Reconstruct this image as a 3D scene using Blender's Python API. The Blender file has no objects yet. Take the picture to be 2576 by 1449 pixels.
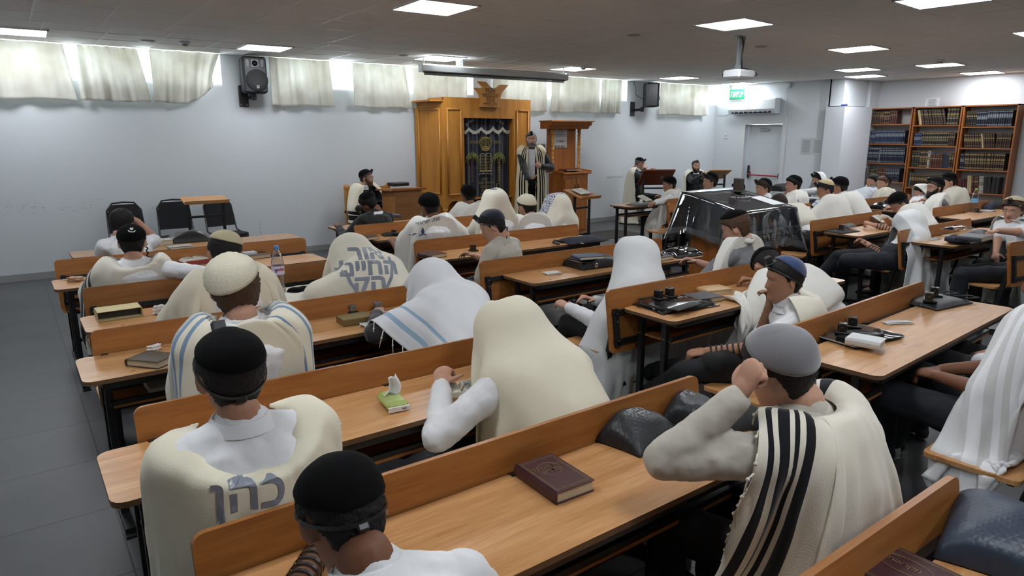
import bpy, bmesh, math, random
import numpy as np
from math import pi, sin, cos, radians, sqrt
from mathutils import Vector, Matrix, Quaternion
from mathutils.bvhtree import BVHTree
random.seed(7); np.random.seed(7)
SC = bpy.context.scene
COL = SC.collection
# ---------------------------------------------------------------- camera
FPX, PCX, PCY, CAMZ = 1700.0, 1288.0, 724.5, 1.80
def _unit(v): return v / np.linalg.norm(v)
_ax = _unit(np.array([3640 - PCX, -(338 - PCY), -FPX])); _ay = _unit(np.array([0 - PCX, -(345 - PCY), -FPX]))
_a, _b = _unit(_ax + _ay), _unit(_ax - _ay)
_ax, _ay = _unit(_a + _b), _unit(_a - _b)
CROT = np.array([_ax, _ay, np.cross(_ax, _ay)])
cam_d = bpy.data.cameras.new('camera'); cam = bpy.data.objects.new('camera', cam_d); COL.objects.link(cam)
cam_d.sensor_width = 36.0; cam_d.lens = FPX / 2576 * 36; cam_d.clip_start = 0.05; cam_d.clip_end = 200
M4 = Matrix([list(CROT[0]) + [0], list(CROT[1]) + [0], list(CROT[2]) + [CAMZ], [0, 0, 0, 1]])
cam.matrix_world = M4
SC.camera = cam
def at(u, v, z=None, y=None, x=None):
    """point of the room seen at a spot of the photograph, on a level plane or on a wall plane"""
    r = CROT @ np.array([u - PCX, -(v - PCY), -FPX])
    t = (z - CAMZ) / r[2] if z is not None else (y / r[1] if y is not None else x / r[0])
    return Vector((r[0] * t, r[1] * t, CAMZ + r[2] * t))
# ---------------------------------------------------------------- world and exposure
SC.view_settings.view_transform = 'Standard'; SC.view_settings.look = 'None'
SC.view_settings.gamma = 1.0; SC.view_settings.exposure = 1.25
w = bpy.data.worlds.new('daylight'); SC.world = w; w.use_nodes = True
wn = w.node_tree.nodes; wl = w.node_tree.links
bg = wn['Background']; bg.inputs['Color'].default_value = (0.80, 0.89, 1.0, 1); bg.inputs['Strength'].default_value = 6.5
SC.cycles.max_bounces = 7; SC.cycles.diffuse_bounces = 4; SC.cycles.glossy_bounces = 3; SC.cycles.transmission_bounces = 5; SC.cycles.transparent_max_bounces = 8
SC.cycles.sample_clamp_indirect = 6.0; SC.cycles.caustics_reflective = False; SC.cycles.caustics_refractive = False
SC.cycles.use_denoising = True
sun_d = bpy.data.lights.new('sun', 'SUN'); sun_d.energy = 9.0; sun_d.angle = 0.01; sun_d.color = (1.0, 0.86, 0.68)
sun = bpy.data.objects.new('sun', sun_d); COL.objects.link(sun)
sun.rotation_euler = Vector((-0.22, -0.62, -0.75)).to_track_quat('-Z', 'Y').to_euler()
# ---------------------------------------------------------------- colour and materials
def lin(c):
    return tuple((x / 255 / 12.92 if x / 255 <= 0.04045 else ((x / 255 + 0.055) / 1.055) ** 2.4) for x in c) + (1.0,)
def C255(c): return lin(c)
MATS = {}
def mat(name, col, rough=0.6, metal=0.0, spec=0.5, bump=None, var=None, sheen=0, trans=0, coat=0, emit=None, scale=(1, 1, 1), sss=0, alpha=1):
    if name in MATS: return MATS[name]
    m = bpy.data.materials.new(name); m.use_nodes = True; nt = m.node_tree; N = nt.nodes; L = nt.links
    b = N['Principled BSDF']; base = C255(col)
    b.inputs['Base Color'].default_value = base; b.inputs['Roughness'].default_value = rough
    b.inputs['Metallic'].default_value = metal; b.inputs['Specular IOR Level'].default_value = spec
    if sheen: b.inputs['Sheen Weight'].default_value = sheen; b.inputs['Sheen Roughness'].default_value = 0.5
    if trans: b.inputs['Transmission Weight'].default_value = trans
    if coat: b.inputs['Coat Weight'].default_value = coat; b.inputs['Coat Roughness'].default_value = 0.15
    if sss: b.inputs['Subsurface Weight'].default_value = sss; b.inputs['Subsurface Radius'].default_value = (0.02, 0.008, 0.004); b.inputs['Subsurface Scale'].default_value = 0.3
    if alpha < 1: b.inputs['Alpha'].default_value = alpha
    if emit: b.inputs['Emission Color'].default_value = C255(emit[0]); b.inputs['Emission Strength'].default_value = emit[1]
    tc = None
    if bump or var:
        tc = N.new('ShaderNodeTexCoord'); mp = N.new('ShaderNodeMapping'); mp.inputs['Scale'].default_value = scale
        L.new(tc.outputs['Object'], mp.inputs['Vector'])
    if var:   # (noise scale, amount)
        n = N.new('ShaderNodeTexNoise'); n.inputs['Scale'].default_value = var[0]; n.inputs['Detail'].default_value = 4
        L.new(mp.outputs[0], n.inputs['Vector'])
        mx = N.new('ShaderNodeMix'); mx.data_type = 'RGBA'
        k = var[1]
        mx.inputs['A'].default_value = tuple(base[i] * (1 - k) for i in range(3)) + (1,)
        mx.inputs['B'].default_value = tuple(min(1, base[i] * (1 + k)) for i in range(3)) + (1,)
        L.new(n.outputs['Fac'], mx.inputs['Factor']); L.new(mx.outputs['Result'], b.inputs['Base Color'])
    if bump:  # (kind, scale, strength)
        if bump[0] == 'wave':
            n2 = N.new('ShaderNodeTexWave'); n2.inputs['Scale'].default_value = bump[1]; n2.inputs['Distortion'].default_value = 1.0
        else:
            n2 = N.new('ShaderNodeTexNoise'); n2.inputs['Scale'].default_value = bump[1]; n2.inputs['Detail'].default_value = 5
        L.new(mp.outputs[0], n2.inputs['Vector'])
        bp = N.new('ShaderNodeBump'); bp.inputs['Strength'].default_value = bump[2]; bp.inputs['Distance'].default_value = 0.01
        L.new(n2.outputs['Fac'], bp.inputs['Height']); L.new(bp.outputs[0], b.inputs['Normal'])
    MATS[name] = m; return m
def wood(name, c1, c2, rough=0.35, axis='X', sc=1.0):
    if name in MATS: return MATS[name]
    m = bpy.data.materials.new(name); m.use_nodes = True; nt = m.node_tree; N = nt.nodes; L = nt.links
    b = N['Principled BSDF']; b.inputs['Roughness'].default_value = rough; b.inputs['Specular IOR Level'].default_value = 0.4
    tc = N.new('ShaderNodeTexCoord'); mp = N.new('ShaderNodeMapping')
    s = {'X': (1.2, 14, 14), 'Z': (14, 14, 1.2), 'Y': (14, 1.2, 14)}[axis]
    mp.inputs['Scale'].default_value = tuple(k * sc for k in s); L.new(tc.outputs['Object'], mp.inputs['Vector'])
    oi = N.new('ShaderNodeObjectInfo'); ad = N.new('ShaderNodeVectorMath'); ad.operation = 'ADD'
    L.new(mp.outputs[0], ad.inputs[0]); sm = N.new('ShaderNodeMath'); sm.operation = 'MULTIPLY'; sm.inputs[1].default_value = 40
    L.new(oi.outputs['Random'], sm.inputs[0]); L.new(sm.outputs[0], ad.inputs[1])
    n = N.new('ShaderNodeTexNoise'); n.inputs['Scale'].default_value = 1.6; n.inputs['Detail'].default_value = 7; n.inputs['Roughness'].default_value = 0.62; n.inputs['Distortion'].default_value = 0.4
    L.new(ad.outputs[0], n.inputs['Vector'])
    n3 = N.new('ShaderNodeTexNoise'); n3.inputs['Scale'].default_value = 9; n3.inputs['Detail'].default_value = 3; L.new(ad.outputs[0], n3.inputs['Vector'])
    av = N.new('ShaderNodeMath'); av.operation = 'MULTIPLY_ADD'; av.inputs[1].default_value = 0.35; L.new(n3.outputs['Fac'], av.inputs[0]); L.new(n.outputs['Fac'], av.inputs[2])
    r = N.new('ShaderNodeValToRGB'); r.color_ramp.elements[0].position = 0.42; r.color_ramp.elements[0].color = C255(c1)
    r.color_ramp.elements[1].position = 0.85; r.color_ramp.elements[1].color = C255(c2)
    L.new(av.outputs[0], r.inputs['Fac']); L.new(r.outputs['Color'], b.inputs['Base Color'])
    rr = N.new('ShaderNodeMapRange'); rr.inputs['To Min'].default_value = rough * 0.75; rr.inputs['To Max'].default_value = rough * 1.3
    n4 = N.new('ShaderNodeTexNoise'); n4.inputs['Scale'].default_value = 5; L.new(tc.outputs['Object'], n4.inputs['Vector'])
    L.new(n4.outputs['Fac'], rr.inputs['Value']); L.new(rr.outputs[0], b.inputs['Roughness'])
    MATS[name] = m; return m
DESK = wood('desk laminate', (168, 116, 66), (206, 158, 108), 0.30)
BACK = wood('bench laminate', (136, 82, 36), (168, 112, 58), 0.36)
EDGE = mat('worn plywood edge', (104, 76, 50), 0.7, var=(30, 0.35))
STEEL = mat('black painted steel', (22, 22, 24), 0.42, 0.0, 0.5)
SCREW = mat('screw head', (150, 150, 150), 0.3, 0.9)
BLACKP = mat('black plastic', (24, 25, 27), 0.45, bump=('noise', 180, 0.05))
WHITEP = mat('white plastic', (214, 217, 219), 0.4)
CHROME = mat('chrome', (190, 190, 192), 0.2, 1.0)
# ---------------------------------------------------------------- mesh helpers
class MB:
    """collects shapes and links them as one mesh object"""
    def __init__(s): s.v = []; s.f = []; s.m = []; s.uv = None; s.cur = 0; s.sm = []; s.smooth = False
    def add(s, vs, fs, mi=None, smooth=None):
        o = len(s.v); s.v.extend([tuple(map(float, p)) for p in vs]); s.f.extend([tuple(i + o for i in f) for f in fs])
        s.m.extend([s.cur if mi is None else mi] * len(fs)); s.sm.extend([s.smooth if smooth is None else smooth] * len(fs)); return s
    def box(s, c, d, rz=0, rx=0, ry=0, bev=0, mi=None, M=None):
        hx, hy, hz = d[0] / 2, d[1] / 2, d[2] / 2
        if bev > 0:
            bev = min(bev, hx * .98, hy * .98, hz * .98)
            vs = []; fs = []
            # chamfered box: 24 vertices
            sg = [(a, b, c_) for a in (-1, 1) for b in (-1, 1) for c_ in (-1, 1)]
            idx = {}
            for a, b, c_ in sg:
                for ax in range(3):
                    p = [a * (hx - bev), b * (hy - bev), c_ * (hz - bev)]
                    p[ax] = (a, b, c_)[ax] * (hx, hy, hz)[ax]
                    idx[(a, b, c_, ax)] = len(vs); vs.append(p)
            for ax in range(3):
                o1, o2 = (ax + 1) % 3, (ax + 2) % 3
                for sgn in (-1, 1):
                    q = []
                    for (p, r) in ((-1, -1), (1, -1), (1, 1), (-1, 1)):
                        k = [0, 0, 0]; k[ax] = sgn; k[o1] = p; k[o2] = r; q.append(idx[(k[0], k[1], k[2], ax)])
                    fs.append(q if sgn > 0 else q[::-1])
            for ax in range(3):
                o1, o2 = (ax + 1) % 3, (ax + 2) % 3
                for p in (-1, 1):
                    for r in (-1, 1):
                        k1 = [0, 0, 0]; k1[o1] = p; k1[o2] = r; a1 = list(k1); a1[ax] = -1; a2 = list(k1); a2[ax] = 1
                        q = [idx[(*a1, o1)], idx[(*a2, o1)], idx[(*a2, o2)], idx[(*a1, o2)]]
                        fs.append(q if p * r < 0 else q[::-1])
            for a, b, c_ in sg:
                q = [idx[(a, b, c_, 0)], idx[(a, b, c_, 1)], idx[(a, b, c_, 2)]]
                fs.append(q if a * b * c_ > 0 else q[::-1])
        else:
            vs = [(a * hx, b * hy, c_ * hz) for a in (-1, 1) for b in (-1, 1) for c_ in (-1, 1)]
            fs = [(0, 1, 3, 2), (4, 6, 7, 5), (0, 4, 5, 1), (2, 3, 7, 6), (0, 2, 6, 4), (1, 5, 7, 3)]
        R = Matrix.Rotation(rz, 4, 'Z') @ Matrix.Rotation(ry, 4, 'Y') @ Matrix.Rotation(rx, 4, 'X')
        if M is not None: R = M @ Matrix.Translation(Vector(c)) @ R
        else: R = Matrix.Translation(Vector(c)) @ R
        s.add([R @ Vector(p) for p in vs], fs, mi, False); return s
    def ring(s, pts_list, closed=True, cap=True, mi=None, smooth=True):
        """loft through rings of equal length"""
        n = len(pts_list[0]); vs = [p for r in pts_list for p in r]; fs = []
        for i in range(len(pts_list) - 1):
            for j in range(n if closed else n - 1):
                k = (j + 1) % n; fs.append((i * n + j, i * n + k, (i + 1) * n + k, (i + 1) * n + j))
        if cap and closed:
            fs.append(tuple(range(n))[::-1]); fs.append(tuple((len(pts_list) - 1) * n + j for j in range(n)))
        s.add(vs, fs, mi, smooth); return s
    def tube(s, pts, r, n=8, mi=None, cap=True, rr=None, flat=None):
        pts = [Vector(p) for p in pts]; rings = []
        up = None
        for i, p in enumerate(pts):
            t = (pts[min(i + 1, len(pts) - 1)] - pts[max(i - 1, 0)]).normalized()
            if up is None:
                up = Vector((0, 0, 1)) if abs(t.z) < 0.9 else Vector((1, 0, 0))
            x = t.cross(up).normalized(); up = x.cross(t).normalized()
            ra = rr[i] if rr else r
            fl = flat if flat else 1.0
            rings.append([p + (x * cos(2 * pi * k / n) + up * sin(2 * pi * k / n) * fl) * ra for k in range(n)])
        s.ring(rings, True, cap, mi, True); return s
    def bar(s, p, q, w, h, up=(0, 0, 1), mi=None):
        p = Vector(p); q = Vector(q); t = (q - p).normalized(); u = Vector(up)
        if abs(t.dot(u)) > .95: u = Vector((0, 1, 0))
        x = t.cross(u).normalized(); y = x.cross(t).normalized()
        vs = []
        for c in (p, q):
            for a, b in ((-1, -1), (1, -1), (1, 1), (-1, 1)): vs.append(c + x * a * w / 2 + y * b * h / 2)
        s.add(vs, [(3, 2, 1, 0), (4, 5, 6, 7), (0, 1, 5, 4), (1, 2, 6, 5), (2, 3, 7, 6), (3, 0, 4, 7)], mi, False); return s
    def lathe(s, prof, c=(0, 0, 0), n=24, mi=None, M=None, cap=True):
        rings = []
        for (r, z) in prof:
            ring = [Vector((c[0] + r * cos(2 * pi * k / n), c[1] + r * sin(2 * pi * k / n), c[2] + z)) for k in range(n)]
            if M is not None: ring = [M @ p for p in ring]
            rings.append(ring)
        s.ring(rings, True, cap, mi, True); return s
    def ell(s, c, r, M=None, nu=16, nv=10, mi=None):
        rings = []
        for i in range(nv + 1):
            a = pi * i / nv; a = min(max(a, 0.05), pi - 0.05)
            ring = [Vector((r[0] * sin(a) * cos(2 * pi * k / nu), r[1] * sin(a) * sin(2 * pi * k / nu), -r[2] * cos(a))) for k in range(nu)]
            if M is not None: ring = [M @ p for p in ring]
            rings.append([p + Vector(c) for p in ring])
        s.ring(rings, True, True, mi, True); return s
    def prism(s, poly, z0, z1, axis='Z', mi=None, M=None, smooth=False):
        """extrude a 2-d outline"""
        n = len(poly)
        def P(a, b, h): return {'Z': (a, b, h), 'Y': (a, h, b), 'X': (h, a, b)}[axis]
        vs = [Vector(P(a, b, z0)) for a, b in poly] + [Vector(P(a, b, z1)) for a, b in poly]
        if M is not None: vs = [M @ v for v in vs]
        fs = [tuple(range(n))[::-1], tuple(range(n, 2 * n))] + [(i, (i + 1) % n, n + (i + 1) % n, n + i) for i in range(n)]
        s.add(vs, fs, mi, smooth); return s
    def tf(s, M): s.v = [tuple(M @ Vector(p)) for p in s.v]; return s
    def mesh(s, name, mats):
        me = bpy.data.meshes.new(name); me.from_pydata(s.v, [], s.f); me.validate()
        for m in (mats if isinstance(mats, (list, tuple)) else [mats]): me.materials.append(m)
        if len(me.polygons) == len(s.m):
            me.polygons.foreach_set('material_index', s.m); me.polygons.foreach_set('use_smooth', s.sm)
        bm = bmesh.new(); bm.from_mesh(me); bmesh.ops.recalc_face_normals(bm, faces=bm.faces); bm.to_mesh(me); bm.free()
        me.update(); return me
    def build(s, name, mats, parent=None, loc=None):
        o = bpy.data.objects.new(name, s.mesh(name, mats)); COL.objects.link(o)
        if parent: o.parent = parent
        if loc is not None: o.location = loc
        return o
def tag(o, label, cat, group=None):
    o['label'] = label; o['category'] = cat
    if group: o['group'] = group
    return o
def thing(name, label, cat, loc=(0, 0, 0), rz=0, group=None):
    o = bpy.data.objects.new(name, None); COL.objects.link(o); o.location = loc; o.rotation_euler = (0, 0, rz); o.empty_display_size = 0.1
    return tag(o, label, cat, group)
def struct(o): o['kind'] = 'structure'; return o
def dup(root, loc=None, rz=None, label=None, group=None):
    r = root.copy(); COL.objects.link(r)
    if loc is not None: r.location = loc
    if rz is not None: r.rotation_euler = (0, 0, rz)
    if label: r['label'] = label
    if group: r['group'] = group
    for ch in list(root.children):
        c = ch.copy(); COL.objects.link(c); c.parent = r
        for g in list(ch.children):
            d = g.copy(); COL.objects.link(d); d.parent = c
    return r
def plane_obj(name, corners, m):
    me = bpy.data.meshes.new(name); me.from_pydata([tuple(c) for c in corners], [], [tuple(range(len(corners)))]); me.materials.append(m)
    o = bpy.data.objects.new(name, me); COL.objects.link(o); return o
def rrect(w, h, r, n=5, cx=0, cy=0):
    out = []
    for (sx, sy, a0) in ((1, -1, -90), (1, 1, 0), (-1, 1, 90), (-1, -1, 180)):
        for k in range(n + 1):
            a = radians(a0 + 90 * k / n); out.append((cx + sx * (w / 2 - r) + r * cos(a), cy + sy * (h / 2 - r) + r * sin(a)))
    return out
def text_mesh(txt, size, depth=0.0006, heb=True, spacing=1.0, bold=0.0, align='CENTER'):
    cu = bpy.data.curves.new('t', 'FONT'); cu.body = '\n'.join(l[::-1] if heb else l for l in txt.split('\n')); cu.size = size; cu.align_x = align; cu.align_y = 'CENTER'
    cu.extrude = depth; cu.offset = bold; cu.resolution_u = 3; cu.space_line = spacing; cu.space_character = 1.0
    o = bpy.data.objects.new('t', cu); COL.objects.link(o); bpy.context.view_layer.update()
    dg = bpy.context.evaluated_depsgraph_get(); me = bpy.data.meshes.new_from_object(o.evaluated_get(dg))
    bpy.data.objects.remove(o); return me
def text_obj(name, txt, size, m, M, parent=None, **k):
    me = text_mesh(txt, size, **k); me.materials.clear(); me.materials.append(m)
    if len(me.polygons): me.polygons.foreach_set('material_index', [0] * len(me.polygons))
    me.transform(M); o = bpy.data.objects.new(name, me); COL.objects.link(o)
    if parent: o.parent = parent
    return o
def frame(o, x, y, z=None):
    x = Vector(x).normalized(); y = Vector(y).normalized(); z = x.cross(y)
    return Matrix(((x.x, y.x, z.x, o[0]), (x.y, y.y, z.y, o[1]), (x.z, y.z, z.z, o[2]), (0, 0, 0, 1)))
# ================================================================ the room
ZC, YW, XD, XB = 2.93, 10.55, 13.9, 15.3      # ceiling, back wall, door wall, bookcase wall
XL, YF = -1.6, -3.2
WALL = mat('painted plaster', (204, 209, 213), 0.75, bump=('noise', 60, 0.06), var=(0.9, 0.035))
def floor_mat():
    m = bpy.data.materials.new('grey floor tiles'); m.use_nodes = True; nt = m.node_tree; N = nt.nodes; L = nt.links; b = N['Principled BSDF']
    tc = N.new('ShaderNodeTexCoord'); mp = N.new('ShaderNodeMapping'); mp.inputs['Location'].default_value = (-0.22, 0.20, 0)
    L.new(tc.outputs['Object'], mp.inputs[0])
    br = N.new('ShaderNodeTexBrick'); br.offset = 0.0; br.inputs['Scale'].default_value = 1.0; br.inputs['Brick Width'].default_value = 0.64; br.inputs['Row Height'].default_value = 0.64
    br.inputs['Mortar Size'].default_value = 0.004; br.inputs['Mortar Smooth'].default_value = 0.1; br.inputs['Bias'].default_value = 0
    br.inputs['Color1'].default_value = C255((86, 87, 88)); br.inputs['Color2'].default_value = C255((81, 82, 83)); br.inputs['Mortar'].default_value = C255((46, 46, 46))
    L.new(mp.outputs[0], br.inputs['Vector'])
    n = N.new('ShaderNodeTexNoise'); n.inputs['Scale'].default_value = 2.2; n.inputs['Detail'].default_value = 8; L.new(tc.outputs['Object'], n.inputs['Vector'])
    mx = N.new('ShaderNodeMix'); mx.data_type = 'RGBA'; mx.blend_type = 'MULTIPLY'; mx.inputs['Factor'].default_value = 0.35
    L.new(br.outputs['Color'], mx.inputs['A']); L.new(n.outputs['Color'], mx.inputs['B'])
    mx2 = N.new('ShaderNodeMix'); mx2.data_type = 'RGBA'; mx2.inputs['Factor'].default_value = 0.8; L.new(br.outputs['Color'], mx2.inputs['B'])
    rg = N.new('ShaderNodeMapRange'); rg.inputs['From Min'].default_value = .3; rg.inputs['From Max'].default_value = .7; rg.inputs['To Min'].default_value = .84; rg.inputs['To Max'].default_value = 1.06
    L.new(n.outputs['Fac'], rg.inputs['Value'])
    mm = N.new('ShaderNodeVectorMath'); mm.operation = 'SCALE'; L.new(br.outputs['Color'], mm.inputs[0]); L.new(rg.outputs[0], mm.inputs['Scale'])
    L.new(mm.outputs[0], b.inputs['Base Color']); b.inputs['Roughness'].default_value = 0.42; b.inputs['Specular IOR Level'].default_value = 0.4
    return m
fl = MB(); fl.box(((XL + XB) / 2, (YF + YW) / 2, -0.05), (XB - XL + .6, YW - YF + .6, 0.1)); struct(fl.build('floor', floor_mat()))
def ceil_mat():
    return mat('mineral ceiling tile', (226, 224, 219), 0.9, bump=('noise', 220, 0.12), var=(1.4, 0.05))
TILE = ceil_mat(); TBAR = mat('ceiling grid bar', (226, 224, 218), 0.5)
YS = 8.6                                  # the grid is offset beyond this line
c = MB(); c.box(((XL + XB) / 2, (YF + YS) / 2, ZC + 0.05), (XB - XL + .6, YS - YF, 0.1), mi=0); c.box(((XL + XB) / 2, (YS + 11.0) / 2, ZC + 0.062), (XB - XL + .6, 11.0 - YS, 0.1), mi=0)
x = XL + 0.18
while x < XB:
    c.box((x, (YF + YS) / 2, ZC + .001), (0.024, YS - YF, 0.006), mi=1); c.box((x + .12, (YS + 10.8) / 2, ZC + .011), (0.024, 10.8 - YS, 0.006), mi=1); x += 0.605
y = YS
while y > YF: c.box(((XL + XB) / 2, y, ZC + .0015), (XB - XL, 0.022, 0.0065), mi=1); y -= 0.605
for y in (9.2, 9.8, 10.4): c.box(((XL + XB) / 2, y, ZC + .0115), (XB - XL, 0.022, 0.0065), mi=1)
struct(c.build('ceiling', [TILE, TBAR]))
# --- back wall with the high windows
ZS = 2.50; YR = 10.86
WINS = [(-0.9, 2.66), (3.42, 6.95), (7.42, 10.86), (11.66, 14.3)]
b = MB(); b.box(((XL + XD) / 2 - .0, (YW + YR + .1) / 2, ZS / 2), (XD - XL + 1.6, YR + .1 - YW, ZS))
xs = [XL - .3] + [q for p in WINS for q in p] + [XD + 1]
for i in range(0, len(xs) - 1, 2):
    x0, x1 = xs[i], xs[i + 1]
    if x1 > x0: b.box(((x0 + x1) / 2, (YW + YR + .1) / 2, (ZS + ZC + .1) / 2), (x1 - x0, YR + .1 - YW, ZC + .1 - ZS))
struct(b.build('wall_back', WALL))
FRW = mat('white aluminium', (222, 226, 230), 0.4)
def glass_mat():
    m = bpy.data.materials.new('window glass'); m.use_nodes = True; nt = m.node_tree; N = nt.nodes; L = nt.links; N.remove(N['Principled BSDF'])
    t = N.new('ShaderNodeBsdfTransparent'); t.inputs[0].default_value = (.96, .98, .97, 1); g = N.new('ShaderNodeBsdfGlossy'); g.inputs['Roughness'].default_value = 0.03
    mx = N.new('ShaderNodeMixShader'); mx.inputs[0].default_value = 0.06; L.new(t.outputs[0], mx.inputs[1]); L.new(g.outputs[0], mx.inputs[2]); L.new(mx.outputs[0], N['Material Output'].inputs['Surface']); return m
GLASS = glass_mat()
for i, (x0, x1) in enumerate(WINS):
    f = MB(); yy = 10.80; z0, z1 = ZS + 0.0, ZC + .08
    f.box(((x0 + x1) / 2, yy, z0 + .03), (x1 - x0, .07, .06)); f.box(((x0 + x1) / 2, yy, z1 - .02), (x1 - x0, .07, .04))
    n = max(2, round((x1 - x0) / 1.15))
    for k in range(n + 1): f.box((x0 + (x1 - x0) * k / n, yy, (z0 + z1) / 2), (.055, .06, z1 - z0))
    for k in range(n): f.box((x0 + (x1 - x0) * (k + .5) / n, yy + .02, (z0 + z1) / 2), (.03, .03, z1 - z0))
    wf = struct(f.build('window_%d' % (i + 1), FRW))
    g = MB(); g.box(((x0 + x1) / 2, yy + .01, (z0 + z1) / 2), (x1 - x0 - .04, .006, z1 - z0 - .04)); g.build('pane', GLASS, wf)
    s = MB(); s.box(((x0 + x1) / 2, 10.66, ZS + .012), (x1 - x0, .2, .024)); s.build('window_sill', FRW, wf)
# --- side walls
b = MB(); b.box((XD + .1, (7.75 + YR) / 2, ZC / 2), (.2, YR - 7.75, ZC + .02))
DY0, DY1, DZ = 8.74, 9.70, 2.05                # doorway cut out of the door wall
b = MB(); b.box((XD + .15, (DY1 + YW + .4) / 2, ZC / 2), (.3, YW + .4 - DY1, ZC + .02)); b.box((XD + .15, (7.75 + DY0) / 2, ZC / 2), (.3, DY0 - 7.75, ZC + .02))
b.box((XD + .15, (DY0 + DY1) / 2, (DZ + ZC) / 2 + .005), (.3, DY1 - DY0, ZC - DZ)); struct(b.build('wall_door', WALL))
b = MB(); b.box((14.4, 7.62, (2.4 + ZC) / 2), (.9, .3, ZC - 2.4)); b.box((14.7, 7.85, ZC / 2), (1.6, .2, ZC)); b.box((15.15, 7.6, ZC / 2), (.5, .4, ZC)); struct(b.build('wall_corner', WALL))
b = MB(); b.box((14.4, 7.56, 1.19), (1.13, .40, 2.38)); struct(b.build('wall_pier', mat('plaster casing', (206, 209, 214), .7, bump=('noise', 60, .05))))
b = MB(); b.box((XB + .1, (YF + 7.95) / 2, ZC / 2), (.2, 7.95 - YF, ZC + .02)); struct(b.build('wall_right', WALL))
b = MB(); b.box((XL - .1, (YF + YW) / 2, ZC / 2), (.2, YW - YF, ZC + .02)); struct(b.build('wall_left', WALL))
b = MB(); b.box(((XL + XB) / 2, YF - .1, ZC / 2), (XB - XL + .4, .2, ZC + .02)); struct(b.build('wall_front', WALL))
SKIRT = mat('grey baseboard tile', (150, 151, 151), 0.5, var=(3, .1))
b = MB(); b.box(((XL + XD) / 2, YW - .006, .045), (XD - XL, .012, .09)); struct(b.build('baseboard_back', SKIRT))
b = MB(); b.box((XD - .006, (DY1 + YW) / 2, .045), (.012, YW - DY1, .09)); b.box((XD - .006, (7.77 + DY0) / 2, .045), (.012, DY0 - 7.77, .09)); struct(b.build('baseboard_door', SKIRT))
b = MB(); b.box((XB - .006, (YF + 4.6) / 2, .045), (.012, 4.6 - YF, .09)); struct(b.build('baseboard_right', SKIRT))
b = MB(); b.box((XL + .006, (YF + YW) / 2, .045), (.012, YW - YF, .09)); struct(b.build('baseboard_left', SKIRT))
# --- the door
DOORM = mat('white steel door', (200, 206, 210), 0.5, var=(1.5, .03))
d = MB(); d.box((XD + .16, (DY0 + DY1) / 2, DZ / 2), (.045, DY1 - DY0 - .02, DZ)); dr = struct(d.build('door_1', DOORM))
f = MB()
f.box((XD - .004, DY0 - .04, DZ / 2), (.03, .09, DZ)); f.box((XD - .004, DY1 + .04, DZ / 2), (.03, .09, DZ)); f.box((XD - .004, (DY0 + DY1) / 2, DZ + .045), (.03, DY1 - DY0 + .17, .09))
f.build('door_frame', mat('door frame paint', (206, 208, 210), .5), dr)
p = MB(); p.box((XD + .10, DY1 - .09, .98), (.05, .045, .30), bev=.015); p.box((XD + .08, DY1 - .12, .96), (.09, .05, .04), bev=.01); p.box((XD + .11, DY0 + .08, .91), (.05, .04, .12), bev=.01); p.build('door_latch', BLACKP, dr)
p = MB(); p.tube([(XD + .03, DY1 - .13, .94), (XD + .04, DY1 - .2, .915), (XD + .045, DY0 + .08, .905)], .017, 10); p.build('push_bar', mat('red push bar', (168, 32, 38), .4), dr)
p = MB(); p.box((XD + .115, DY0 + .52, 1.93), (.05, .22, .055), bev=.01); p.bar((XD + .1, DY0 + .5, 1.97), (XD + .08, DY0 + .78, 2.0), .015, .01); p.build('door_closer', mat('grey closer', (168, 172, 174), .4, .3), dr)
p = MB()
for zz in (.3, 1.0, 1.75): p.tube([(XD + .13, DY0 + .012, zz), (XD + .13, DY0 + .012, zz + .1)], .012, 8)
p.build('hinge', mat('hinge steel', (120, 122, 122), .4, .7), dr)
# --- ceiling light panels
LED = mat('led diffuser', (255, 255, 255), .5, emit=((246, 250, 255), 10.5)); LFR = mat('panel frame', (232, 232, 230), .5)
PAN = [(3.29, 5.6, -2, 'over the aisle between the two blocks of desks'), (6.27, 4.6, 5, 'beside the projector, nearest to its pole'), (9.36, 4.88, 5, 'in the middle of the room right of the projector'),
  (12.57, 5.16, 5, 'beside the smoke detector before the bookcases'), (12.25, 6.36, 5, 'second farthest in the file before the bookcases'), (13.7, 6.95, 4, 'above the corner pier left of the bookcases'),
  (14.75, 5.32, 4, 'highest above the bookcases at the right'), (0.3, 9.6, -2, 'at the left edge above the first curtains'), (2.95, 9.44, -2, 'just left of the front loudspeaker'), (5.45, 9.17, 0, 'over the left end of the projection screen'),
  (8.15, 9.21, 1, 'over the right end of the projection screen'), (11.15, 9.40, 2, 'near the back wall by the second loudspeaker'), (13.45, 9.62, 2, 'right above the exit sign by the door'), (6.62, 2.76, 4, 'largest at the top edge of the picture'), (9.6, 2.85, 4, 'cut by the right edge of the picture')]
HID = [(3.3, 2.2), (0.1, 5.4), (0.2, 2.3), (1.5, .2), (6.6, -.4), (3.3, -1.2), (9.6, 0.2), (12.7, 2.0)]  # unseen extra panels, added outside the view to brighten the foreground
lm = MB(); lm.prism(rrect(.56, .56, .005, 1), -.010, -.006); dm = lm.mesh('diffuser', LED)
fm_ = MB()
for sx in (-1, 1): fm_.box((sx * .289, 0, -.004), (.022, .6, .014)); fm_.box((0, sx * .289, -.004), (.6, .022, .014))
fm = fm_.mesh('panel_frame', LFR)
for i, (x, y, a, wh) in enumerate(PAN + [(x, y, 0, None) for x, y in HID]):
    t = thing('ceiling_light', 'square white lit LED ceiling panel ' + (wh or 'added out of view to brighten the foreground'), 'light', (x, y, ZC - .001 + (0 if y < YS else .01)), radians(a), 'square LED ceiling panels')
    for nm, me in (('diffuser', dm), ('frame', fm)):
        o = bpy.data.objects.new(nm, me); COL.objects.link(o); o.parent = t
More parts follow.
